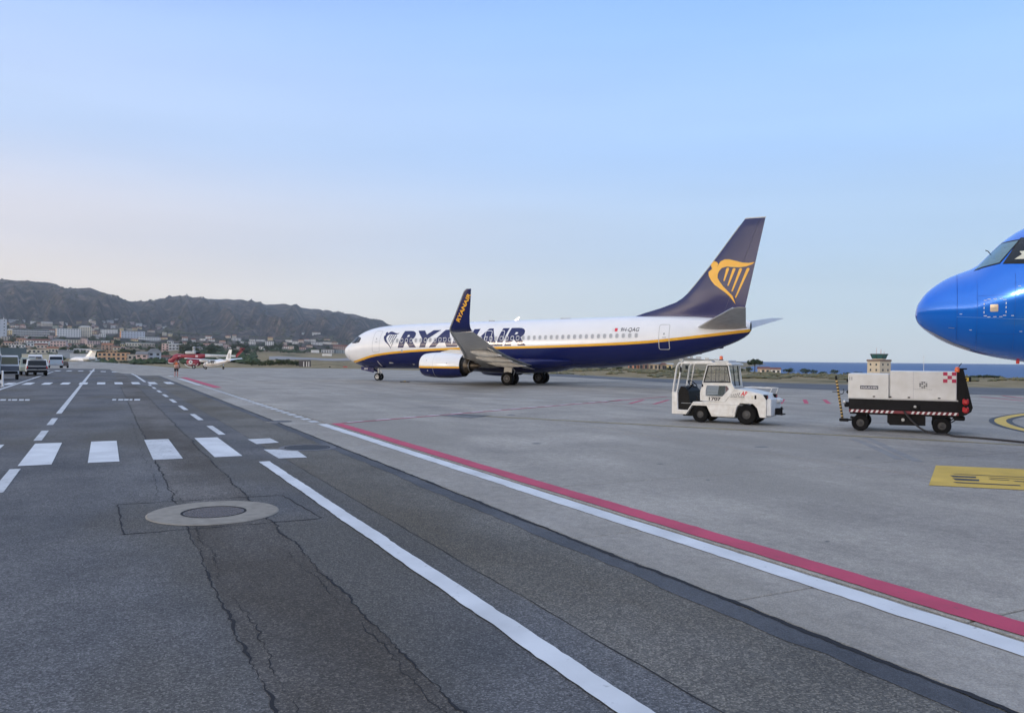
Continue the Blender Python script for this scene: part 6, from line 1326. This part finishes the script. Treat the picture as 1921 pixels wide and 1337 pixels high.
for a in ((17,33,600,604.5,WHT,('flat',ROOF_W),'wide flat white villa highest above the left of the town'), (78,97,604,612,BGE,('gable',ROOF_W),'beige farmhouse with pale gable roof above the long terraced hotel'), (98,108,612,617.5,(.35,.40,.33),('flat',ROOF_W),'greenish low house left of the white apartment block'),
          (14,25,617,628,YEL,('gable',ROOF_W),'yellow cream house left of the terraced hotel'), (3,17,631,638.5,BGE,('flat',ROOF_W),'plain beige windowless block at the left of the town'), (27,46,634,641,ORG,('gable',ROOF_O),'low house with an orange tiled roof'), (45,63,636,643,WHT,('gable',ROOF_R),'white house with dull red roof beside the orange roofed one'),
          (63,91,636,647,WHT,('gable',ROOF_R),'long white house with a wide red roof and many windows'), (94,123,636,650,PNK,('hip',ROOF_G),'pink two storey villa with a grey hipped roof'), (4,26,640,648,PEA,('hip',ROOF_O),'peach house with a low orange roof over the teal shed'), (17,45,647,652.5,WHT,('flat',ROOF_W),'row of small white outbuildings just above the teal shed'),
          (51,63,641,650,WHT,('hip',ROOF_G),'small white cottage with grey hipped roof under the red roofs'), (68,90,644,654,PEA,('gable',ROOF_R),'peach house with red roof in the middle of the near town'), (90,109,650,662,CRM,('gable',ROOF_O),'cream gabled house above the long white hangar'),
          (125,166,637.5,644,CRM,('flat',ROOF_W),'long low cream building with flat roof behind dark trees'), (151,163,634,644,PNK,('flat',ROOF_W),'small pink rooftop block rising over the cream building'), (163,188,639,646,PNK,('flat',ROOF_W),'long pale pink house right of the cream building'), (190,204,639,644,WHT,('shed',ROOF_W),'bright white shed roof above the brown gabled house'),
          (190,211,643,656,(.40,.27,.20),('gable',ROOF_O),'brown gabled brick house over the yellow villa'), (160,174,645,652,PEA,('flat',ROOF_W),'peach cube house half hidden by dark trees'), (138,168,654,660,(.5,.5,.52),('shed',ROOF_W),'grey shed with pale roof behind the business jet'),
          (190,219,618,626,WHT,('flat',ROOF_W),'white flat roofed school building above the dark trees'), (148,170,611,632,CRM,('hip',ROOF_W),'tall cream villa joined to the white apartment block'), (262,300,632,639,WHT,('shed',ROOF_W),'low white hall with pale roof right of the block with painted sunlit end'),
          (237,262,643,649,CRM,('shed',ROOF_W),'long cream greenhouse roof over dark trees'), (264,290,643.5,649,BGE,('shed',ROOF_W),'long beige roof right of the cream greenhouse'), (303,317,644,659,PNK,('flat',ROOF_W),'pink house with round window on the slope'), (317,341,645,657,(.56,.57,.58),('shed',ROOF_W),'pale grey modern house beside the pink one'),
          (278,302,654,676,(.48,.53,.58),('hip',ROOF_G),'bluish two storey house near the airfield fence'), (254,277,659,678,PNK,('gable',ROOF_G),'dull pink tall house near the airfield fence'), (303,322,666,677,(.36,.34,.33),('gable',ROOF_R),'grey shed with red roof behind the helicopter nose'), (240,256,664,676,BGE,('flat',ROOF_G),'beige house between the yellow villa and the pink house')):
    B(*a)
ho_ = B(28, 88, 618, 630, (.20,.22,.23), ('flat', ROOF_W), 'long terraced hotel with white balcony bands', 'hotel', name='hotel', floors=3, cols=14, rot=.05)
wa_ = [c for c in ho_.children if c.name.startswith('wall')][0]; hx0 = max(v.co.x for v in wa_.data.vertices); hz0 = max(v.co.z for v in wa_.data.vertices)
for i in range(3): mb = MB(); mb.box((0, -.7, hz0*(i+.16)/3), (2*hx0, 1.4, hz0/3*.34), wallm(WHT)); mb.build('balcony_band', ho_, smooth=0)
B(108, 150, 616.5, 633, WHT, ('flat', ROOF_W), 'four storey white apartment block with rows of windows', 'apartment block', name='apartment_block', floors=4, cols=9, side_wall=PEA, rot=.18)  # peach end panel paints evening sun onto the white wall
B(228, 271, 621, 635, (.56,.58,.62), ('flat', ROOF_W), 'three storey apartment block with low sun painted orange on its end wall', 'apartment block', name='apartment_block', floors=3, cols=8, side_wall=(.66,.33,.18), rot=.22)  # orange of the end panel is low sun put into its colour
B(186, 241, 661, 676.5, ORG, ('flat', ROOF_O), 'orange yellow villa with flat terraces at the airfield edge', 'villa', name='villa', floors=2, cols=7, rot=0)
B(199, 219, 657, 668, (.62,.42,.22), ('flat', ROOF_O), 'upper storey block of ochre plaster above the orange villa', 'villa', name='villa', floors=2, cols=3, rot=0)
B(3, 46, 652, 675, (.10,.14,.155), ('flat', ROOF_T), 'large windowless teal grey shed behind the parked vehicles', 'shed', name='shed', win=False, rot=0, dep=16)
B(46, 104, 663.5, 677, (.66,.62,.48), ('flat', ROOF_W), 'long cream white hangar behind the parked vans', 'hangar', name='hangar', win=False, rot=0, dep=14)
B(47, 89, 655, 663, CRM, ('flat', ROOF_O), 'long low cream terrace above the white hangar', 'building', name='terrace_building', rot=0)
B(110, 136, 657, 672, (.38,.41,.44), ('shed', ROOF_G), 'grey corrugated shed between the pale van and the jet', 'shed', name='shed', win=False, rot=0)
B(134, 176, 663, 676, (.66,.66,.66), ('flat', ROOF_W), 'white hangar directly behind the business jet', 'hangar', name='hangar', win=False, rot=0)
small = [(40,46,602.5,606),(57,66,602.5,606),(200,212,601,605),(212,224,603,607),(188,196,602,605),(255,266,607,610.5),(435,452,634,639),(467,477,636.5,640),(398,416,644.5,648),(374,384,635,638.5),(480,497,637,641),(498,513,640,648),(535,547,637.5,641.5),(548,559,640,645),(584,605,642,647),(605,621,642,646),(485,496,650.5,655),(449,456,640,643),(566,574,626,629),(585,600,624,628),(120,126,606,609),(305,312,612,615),(166,172,600,603)]
for a in small: B(*a, WHT, ('flat', ROOF_W), near((a[0]+a[1])/2, a[3], 'small white house on the slope near'), group='white houses on the far slopes', dep=8)
B(584, 599, 656, 661.5, WHT, ('flat', ROOF_W), 'white box shaped depot at the foot of the mountain', 'depot', name='depot', win=False); B(603, 626, 655.5, 662, (.58,.58,.58), ('flat', ROOF_W), 'long pale factory beside the white depot', 'factory', name='factory'); B(626, 650, 656, 662.5, (.34,.40,.42), ('flat', ROOF_G), 'grey green factory hall ahead of the jet nose', 'factory', name='factory')
B(625, 652, 647, 655.5, (.42,.30,.27), ('gable', ROOF_R), 'long red roofed hall above the grey green factory', 'hall', name='hall'); B(604, 622, 664.5, 667.5, WHT, ('flat', ROOF_W), 'low white wall like hut on the dry field', 'hut', name='hut', win=False)
# runway stretch beyond the dry field
pxr = list(range(505, 760, 15)); mb = MB(); mb.add([((q-960.5)/F_PX*D, D, zt_polar(q, D)+.2) for q in pxr for D in (600, 640, 690, 740)], [(i*4+j, (i+1)*4+j, (i+1)*4+j+1, i*4+j+1) for i in range(len(pxr)-1) for j in range(3)], mat('far_runway', (.26,.25,.25), .9)); tag(mb.build('runway', None, smooth=180), kind='structure')
# smaller houses filling the near town
rh_ = random.Random(77); kinds = [(WHT, 'white'), (CRM, 'cream'), (PEA, 'peach'), (PNK, 'pink'), (BGE, 'beige'), (WHT, 'white'), (YEL, 'yellow')]; rfs = [('hip', ROOF_R, 'red roof'), ('gable', ROOF_O, 'orange roof'), ('flat', ROOF_W, 'flat roof'), ('gable', ROOF_R, 'red roof'), ('hip', ROOF_G, 'grey roof')]; made = 0
for _ in range(6000):
    if made >= 75: break
    w_ = rh_.uniform(6, 13); h_ = rh_.uniform(4, 7); x_ = rh_.uniform(-8, 325) if made < 50 else rh_.uniform(330, 640); y_ = (rh_.uniform(608, 671) if x_ > 45 else rh_.uniform(606, 650)) if x_ < 328 else rh_.uniform(634, 657)
    if x_ < 260 and 658 < y_ and x_ > 40 and x_ < 186: continue
    if any(a+1 < x_+w_ and x_ < b-1 and r0+.5 < y_ and y_-h_ < r1-1.0 for a, b, r0, r1, D in BOXES): continue
    (c_, cn), (r1_, rm_, rn) = rh_.choice(kinds), rh_.choice(rfs)
    B(x_, x_+w_, y_-h_, y_, c_, (r1_, rm_), near(x_+w_/2, y_, 'small %s house, %s, near' % (cn, rn)), group='small houses in the town'); made += 1
# coast on the right
B(1180, 1195, 687.5, 698.5, (.55,.24,.15), ('gable', ROOF_O), 'orange gabled house under the jet tail', dmin=260); B(1195, 1220, 688, 698.5, (.30,.16,.12), ('gable', ROOF_R), 'dark brick red house beside the orange gabled one', dmin=260); B(1220, 1233, 690, 698.5, (.55,.44,.32), ('gable', ROOF_G), 'beige gabled house near the runway', dmin=260)
B(1233, 1248, 690.5, 698.5, (.40,.30,.24), ('gable', ROOF_R), 'low brown roofed house between beige and yellow houses', dmin=260); B(1247, 1258, 690.5, 698.5, YEL, ('gable', ROOF_W), 'yellow house behind the tow tractor', dmin=260)
B(1425, 1447, 692, 703, PEA, ('gable', ROOF_R), 'pale peach house with red roof beside the umbrella pine', dmin=280); B(1446, 1466, 692.5, 703, WHT, ('gable', ROOF_R), 'white house with red roof near the sea', dmin=280)
for a in ((1264,1272,668,672),(1282,1290,667,671),(1294,1300,668,672),(1306,1316,669,673),(1322,1330,671,674.5),(1274,1281,673,677),(1340,1347,673,676)): B(*a, WHT, ('flat', ROOF_W), 'tiny white house on the distant headland', group='houses on the headland', dmin=700)
# small roadside hut before the hedge
B(561, 583, 675, 687.5, (.10,.09,.09), ('flat', ROOF_G), 'dark hut with white posts at the apron edge', 'hut', name='hut', win=False, dmin=285, rot=0, dep=3)
g = hit(572, 687.5, 285)
for i, dx in enumerate((-.3, .9, 1.8)):
    mb = MB(); mb.box((0, 0, 1.0), (.3, .15, 2.0), wallm(WHT), .02); o = mb.build('white_post', None, smooth=0); o.location = (g.x+dx, g.y-.6, g.z); tag(o, 'white post standing before the dark hut', 'post', 'white posts at the hut')
# ------------------------------------------------------------------ control tower
Dt = 450.0; tx = (1649-960.5)/F_PX*Dt; tz = zt_polar(1649, Dt)
ct = thing('control_tower', 'cream airport control tower with green glass cab before the sea', 'tower', (tx, Dt, tz), R(45)-math.atan2(tx, Dt)+R(4))
TW_ = wallm((.62,.53,.40)); S = 8.6; topz = CAM_H-(677.5-hor(1649))*Dt/F_PX-tz
mb = MB(); mb.box((0, 0, topz/2-1), (S, S, topz+2), TW_); mb.build('wall', ct, smooth=0)
mb = MB(); mb.box((0, 0, topz+.5), (S+.5, S+.5, 1.05), mat('tower_band', (.20,.14,.11), .8)); mb.build('deck', ct, smooth=0)
for i, nrm in enumerate(((0, -1), (-1, 0))):
    for j in (-1, 1):
        for z in (topz-1.8, topz-4.9, topz-8.0):
            if i == 0: link('window', WIN_ME, ct, (j*S*.23, -S/2-.02, z), (0, 0, 0), (1.1, 1, 1.3))
            else: link('window', WIN_ME, ct, (-S/2-.02, j*S*.23, z), (0, 0, -math.pi/2), (1.1, 1, 1.3))
GREEN_G = mat('tower_glass', (.03, .12, .12), .1, spec=.7); n8 = 8
def oct_(r, z): return [(r*math.cos(R(22.5+45*i)), r*math.sin(R(22.5+45*i)), z) for i in range(n8)]
mb = MB(); mb.loft([oct_(3.6, topz+1.0), oct_(3.7, topz+1.5)], TW_); cb = mb.build('cab_base', ct, smooth=0)
for i in range(n8):
    a0, a1, b0, b1 = oct_(3.7, topz+1.5)[i], oct_(3.7, topz+1.5)[(i+1) % 8], oct_(4.7, topz+3.7)[i], oct_(4.7, topz+3.7)[(i+1) % 8]
    mb = MB(); mb.add([a0, a1, b1, b0], [(0,1,2,3)], GREEN_G); mb.build('glass_panel', ct, smooth=0); mb = MB(); mb.bar(a0, b0, .16, T_DARK); mb.build('mullion', ct)
mb = MB(); mb.loft([oct_(5.0, topz+3.7), oct_(5.1, topz+4.0), oct_(4.6, topz+4.3)], mat('tower_roof', (.10,.13,.12), .7)); mb.build('roof', ct, smooth=0)
for i, (x, y, h) in enumerate(((-2, 0, 2.4), (-.8, 1, 3.4), (.5, -1, 2.8), (1.8, .5, 2.2), (2.6, -1.2, 1.4))):
    mb = MB(); mb.cyl((x, y, topz+4.2), (x, y, topz+4.2+h), .07, mat('antenna_paint', (.55,.30,.28), .6), n=6); mb.build('antenna', ct)
# ------------------------------------------------------------------ small airfield furniture
v = G(1813, 718); sg = thing('taxiway_sign', 'small black and yellow taxiway sign beside the sea side runway', 'sign', v, -.5)
mb = MB(); mb.box((0, 0, .42), (1.0, .12, .55), T_BLACK, .02); mb.build('panel', sg); mb = MB(); mb.box((0, -.066, .42), (.5, .01, .40), P_YEL); mb.build('yellow_face', sg); mb = MB(); mb.box((.0, -.074, .42), (.14, .01, .2), T_BLACK); mb.build('symbol', sg)
for x in (-.35, .35): mb = MB(); mb.cyl((x, 0, 0), (x, 0, .2), .03, A_GREY, n=8); mb.build('leg', sg)
for px, row, m, lab in ((648, 690.3, mat('marker_red', (.5,.05,.05), .5), 'low red marker board at the far apron edge'), (619, 690.2, T_BLACK, 'low black marker light at the far apron edge')):
    v = G(px, row); t = thing('edge_marker', lab, 'marker', v, 0); mb = MB(); mb.box((0, 0, .45), (1.6 if m is not T_BLACK else .5, .12, .5), m, .03); mb.build('board', t); mb = MB(); mb.box((0, 0, .1), (.12, .1, .2), A_GREY); mb.build('leg', t)
v = G(760, 716.5); t = thing('taxi_light', 'small yellow and black ground light on the apron by the jet nose', 'light', v, 0)
mb = MB(); mb.lathe([(0, .22), (.03, .2), (.05, .1), (.08, .09), (.1, .001)], (0,0,.005), (0,0,1), P_YEL, 12, [T_BLACK, T_BLACK, P_YEL, P_YEL]); mb.build('lamp', t); mb = MB(); mb.box((.28, 0, .03), (.28, .2, .05), T_BLACK, .01); mb.box((-.28, 0, .03), (.28, .2, .05), T_BLACK, .01); mb.build('base', t)
v = hit(1733, 707, 150); t = thing('mast', 'thin white mast standing on the dry grass before the sea', 'mast', v, 0); mb = MB(); mb.tube([(0,0,0), (0,0,4.6)], [.07, .04], VWH, 8); mb.build('pole', t); mb = MB(); mb.box((0, 0, 4.5), (.5, .08, .08), VWH); mb.build('crossarm', t)
# ------------------------------------------------------------------ trees and shrubs
def leafm(name, c1, c2):
    m = mat(name, c1, .8, var=.5, scale=.9, spec=.2, var_color=c2); return m
LF = [leafm('leaf_dark', (.060,.085,.035), (.022,.038,.018)), leafm('leaf_mid', (.085,.105,.045), (.035,.052,.024)), leafm('leaf_olive', (.120,.120,.065), (.055,.062,.034)), leafm('leaf_pine', (.045,.068,.030), (.018,.032,.016))]
BARK = mat('bark', (.10,.075,.055), .9, var=.4, scale=3)
def crown_mesh(kind, seed, m):
    """crown of leaf clumps spread through a unit volume (height 1, base 0)"""
    rnd = random.Random(seed); mb = MB(); lobes = []
    if kind == 'round':
        for _ in range(9): a = rnd.uniform(0, 6.28); r = rnd.uniform(.1, .30); lobes.append((r*math.cos(a), r*math.sin(a), rnd.uniform(.38, .80), rnd.uniform(.14, .24)))
    elif kind == 'cypress':
        for i in range(9): z = .12+i*.095; lobes.append((rnd.uniform(-.02, .02), rnd.uniform(-.02, .02), z, .11*math.sin(math.pi*min(1, (z*.86+.14)))+.02))
    elif kind == 'umbrella':
        for _ in range(34): a = rnd.uniform(0, 6.28); r = .44*math.sqrt(rnd.random()); lobes.append((r*math.cos(a), r*math.sin(a), .70+.17*(1-(r/.46)**2)+rnd.uniform(-.05, .05), rnd.uniform(.09, .14)))
    else:
        for _ in range(8): a = rnd.uniform(0, 6.28); r = rnd.uniform(.1, .42); lobes.append((r*math.cos(a), r*math.sin(a), rnd.uniform(.25, .68), rnd.uniform(.2, .3)))
    vs, fs = [], []
    for (x, y, z, r) in lobes:
        for _ in range(52):
            d = Vector((rnd.gauss(0, 1), rnd.gauss(0, 1), rnd.gauss(0, 1))).normalized(); p = Vector((x, y, z))+d*r*rnd.uniform(.55, 1.1); s = rnd.uniform(.022, .05)*(1.3 if kind == 'bush' else 1)
            q = Vector((rnd.gauss(0, 1), rnd.gauss(0, 1), rnd.gauss(0, 1))).normalized(); u = q.cross(d).normalized(); w = (d+.7*q).cross(u).normalized(); o = len(vs)
            vs += [p+u*s, p+w*s*1.3, p-u*s, p-w*s*1.3]; fs.append((o, o+1, o+2, o+3))
    mb.add(vs, fs, m); return mb.mesh('crown', 0, fix=False)
def trunk_mesh(kind):
    mb = MB(); h = .72 if kind == 'umbrella' else .45
    mb.tube([(0, 0, -.06), (.01, 0, h*.5), (0, .01, h)], [.035, .026, .016], BARK, 7)
    for a in (0.4, 2.4, 4.5): mb.tube([(0, 0, h*.72), (.09*math.cos(a), .09*math.sin(a), h*.98), (.2*math.cos(a), .2*math.sin(a), h*1.2)], [.015, .011, .005], BARK, 5)
    return mb.mesh('trunk', 60)
CR = {'round': [crown_mesh('round', 3, LF[0]), crown_mesh('round', 5, LF[1]), crown_mesh('round', 8, LF[0]), crown_mesh('round', 13, LF[2])], 'cypress': [crown_mesh('cypress', 4, LF[3])], 'umbrella': [crown_mesh('umbrella', 6, LF[3])], 'bush': [crown_mesh('bush', 7, LF[1]), crown_mesh('bush', 9, LF[2]), crown_mesh('bush', 2, LF[0])]}
TK = {k: trunk_mesh(k) for k in CR}
def tree(kind, loc, h, w, label, group, name=None, var=None, rnd=random):
    cat = 'shrub' if kind == 'bush' else 'tree'
    t = thing(name or {'round': 'leafy_tree', 'cypress': 'cypress_tree', 'umbrella': 'umbrella_pine', 'bush': 'shrub'}[kind], label, cat, loc, rnd.uniform(0, 6.28), group); t.scale = (w, w, h)
    link('crown', CR[kind][var if var is not None else rnd.randrange(len(CR[kind]))], t); link('trunk', TK[kind], t); return t
def clear(px, row, D, pad=0):
    for a, b, r0, r1, Dh in BOXES:
        if a-pad < px < b+pad and r0-1 < row < r1+1.5 and D < Dh+14: return False
    return True
rnd = random.Random(21); nT = 0
while nT < 150:
    px = rnd.uniform(-12, 345); row = rnd.choice((rnd.uniform(608, 640), rnd.uniform(630, 676), rnd.uniform(640, 676))); g = hit(px, row, 300); hh = rnd.uniform(4.5, 9)*(1.25 if g.y > 900 else 1)
    kx = F_PX/g.y
    if not clear(px, row-hh*kx*.6, g.y, 1) or not clear(px, row, g.y, 1): continue
    if rnd.random() < .12: tree('cypress', g, hh*1.3, hh*.8, near(px, row, 'slim dark cypress near'), 'trees in the town', rnd=rnd)
    else:
        k = rnd.randrange(4); tree('round', g, hh, hh*rnd.uniform(1.0, 1.5), near(px, row, ('dark leafy tree near', 'mid green tree near', 'dark leafy tree near', 'olive grey tree near')[k]), 'trees in the town', var=k, rnd=rnd)
    nT += 1
nT = 0
while nT < 90:
    px = rnd.uniform(340, 660); row = rnd.uniform(640, 668 if px < 480 else 661); g = hit(px, row, 420); hh = rnd.uniform(5, 9)
    if not clear(px, row-hh*F_PX/g.y*.6, g.y, 1): continue
    tree('round', g, hh, hh*rnd.uniform(1.1, 1.7), near(px, row, 'dark grove tree below the mountain near'), 'trees at the mountain foot', var=rnd.choice((0, 2)), rnd=rnd); nT += 1
for px in range(476, 566, 9):                                    # hedge at the apron edge
    g = hit(px+rnd.uniform(-2, 2), 686.5, 285); tree('bush', g, rnd.uniform(2.4, 3.6), rnd.uniform(3.2, 4.4), 'thick green shrub in the hedge at the apron edge', 'hedge shrubs at the apron edge', var=0, rnd=rnd)
for px in list(range(176, 320, 13)):
    g = hit(px+rnd.uniform(-4, 4), 681, 240); tree('bush', g, rnd.uniform(1.0, 1.9), rnd.uniform(2, 3.6), 'low shrub on the verge before the town houses', 'verge shrubs before the town', var=rnd.choice((0, 1)), rnd=rnd)
g = hit(1416, 704, 200); k = g.y/F_PX; tree('umbrella', g, 27*k, 29*k, 'broad dark umbrella pine standing against the sea', None, rnd=rnd)
g = hit(1405, 704, 200); tree('round', g, 13*g.y/F_PX, 16*g.y/F_PX, 'leafy tree at the foot of the umbrella pine', None, var=1, rnd=rnd)
for px, w, h in ((1482, 28, 12), (1512, 30, 13), (1527, 16, 11), (1543, 17, 9), (1566, 20, 11), (1590, 14, 7), (1610, 18, 8), (1685, 24, 7), (1266, 16, 10), (1255, 16, 9), (1345, 22, 9), (1370, 24, 8), (1388, 20, 11), (1160, 20, 8), (1130, 24, 9), (1100, 22, 8), (1846, 26, 8), (1866, 24, 7), (1826, 16, 6)):
    g = hit(px, 703.5 if px > 1380 and px < 1750 else (711 if px > 1750 else 699), 170 if px > 1750 else 230); tree('round' if h > 9 else 'bush', g, h*g.y/F_PX, w*g.y/F_PX, 'bushy dark coastal tree behind the dry grass' if h > 9 else 'low coastal shrub behind the dry grass', 'coastal trees' if h > 9 else 'coastal shrubs', var=rnd.choice((0, 2)), rnd=rnd)
# ground cover nobody could count: scrub on the slopes, tufts on the dry verge
def clumps(name, n, place, m, label, cat):
    rnd = random.Random(len(name)); vs, fs = [], []
    for _ in range(n):
        r = place(rnd)
        if r is None: continue
        c, w, h = r; o = len(vs); q = [rnd.uniform(.75, 1.25) for _ in range(9)]
        vs += [(c.x+w*q[i]*math.cos(i*1.2566+q[8]*9), c.y+w*q[i]*math.sin(i*1.2566+q[8]*9), c.z+h*(.15+.25*q[5-i])) for i in range(5)]+[(c.x+w*.2*(q[6]-1)*3, c.y, c.z+h*q[7]), (c.x, c.y, c.z-.6)]
        fs += [(o+i, o+(i+1) % 5, o+5) for i in range(5)]+[(o+(i+1) % 5, o+i, o+6) for i in range(5)]
    mb = MB(); mb.add(vs, fs, m); o = mb.build(name, None, smooth=0, fix=False); tag(o, label, cat, kind='stuff')
def p_slope(rnd):
    px = rnd.uniform(-150, 1150); D = 420*(2600/420)**rnd.random()
    if vnoise(px*.03, D*.01) < .38: return None
    z = zt_polar(px, D); row = hor(px)-(z-CAM_H)*F_PX/D
    if px > 480 and row > 662: return None
    if not clear(px, row-2, D): return None
    s = rnd.uniform(1.2, 3.4); return Vector(((px-960.5)/F_PX*D, D, z)), s, s*rnd.uniform(.7, 1.3)
clumps('scrub', 14000, p_slope, LF[0], 'dark scrub and groves covering the slopes below the mountain', 'scrub')
def p_mount(rnd):
    px = rnd.uniform(-150, 900); D = 2500+rnd.random()**1.3*2600
    if D > np.interp(px, RID_X, RID_D)-80 or vnoise(px*.05, D*.004) < .52: return None
    s = rnd.uniform(3, 8); return Vector(((px-960.5)/F_PX*D, D, zt_polar(px, D))), s, s*.7
clumps('mountain_bush', 6000, p_mount, LF[2], 'bushes dotted over the mountain side', 'bushes')
def p_verge(rnd):
    px = rnd.uniform(980, 2100); D = rnd.uniform(128, 330)
    if vnoise(px*.02, D*.06) < .42: return None
    return Vector(((px-960.5)/F_PX*D, D, zt_polar(px, D))), rnd.uniform(.3, 1.1), rnd.uniform(.2, .6)
clumps('verge_grass', 3500, p_verge, mat('dry_tuft', (.20,.165,.085), .9, var=.4, scale=.3, var_color=(.07,.08,.035)), 'dry tufts on the grass beside the runway', 'grass')
HAZE = 0.00007
# ------------------------------------------------------------------ evening haze in the air
mb = MB(); mb.box((0, 0, 200), (19000, 19000, 1400), A_WHITE); hz = mb.build('haze', None, smooth=0); hz.data.materials.clear()
hm = bpy.data.materials.new('haze_air'); hm.use_nodes = True; nt = hm.node_tree; nt.nodes.clear()
ho = nt.nodes.new('ShaderNodeOutputMaterial'); hv = nt.nodes.new('ShaderNodeVolumePrincipled'); hv.inputs['Color'].default_value = (.80, .89, 1.0, 1); hv.inputs['Density'].default_value = HAZE; hv.inputs['Anisotropy'].default_value = 0.2
nt.links.new(hv.outputs[0], ho.inputs['Volume']); hz.data.materials.append(hm); tag(hz, 'thin pale evening haze over the whole airfield', 'haze', kind='stuff')
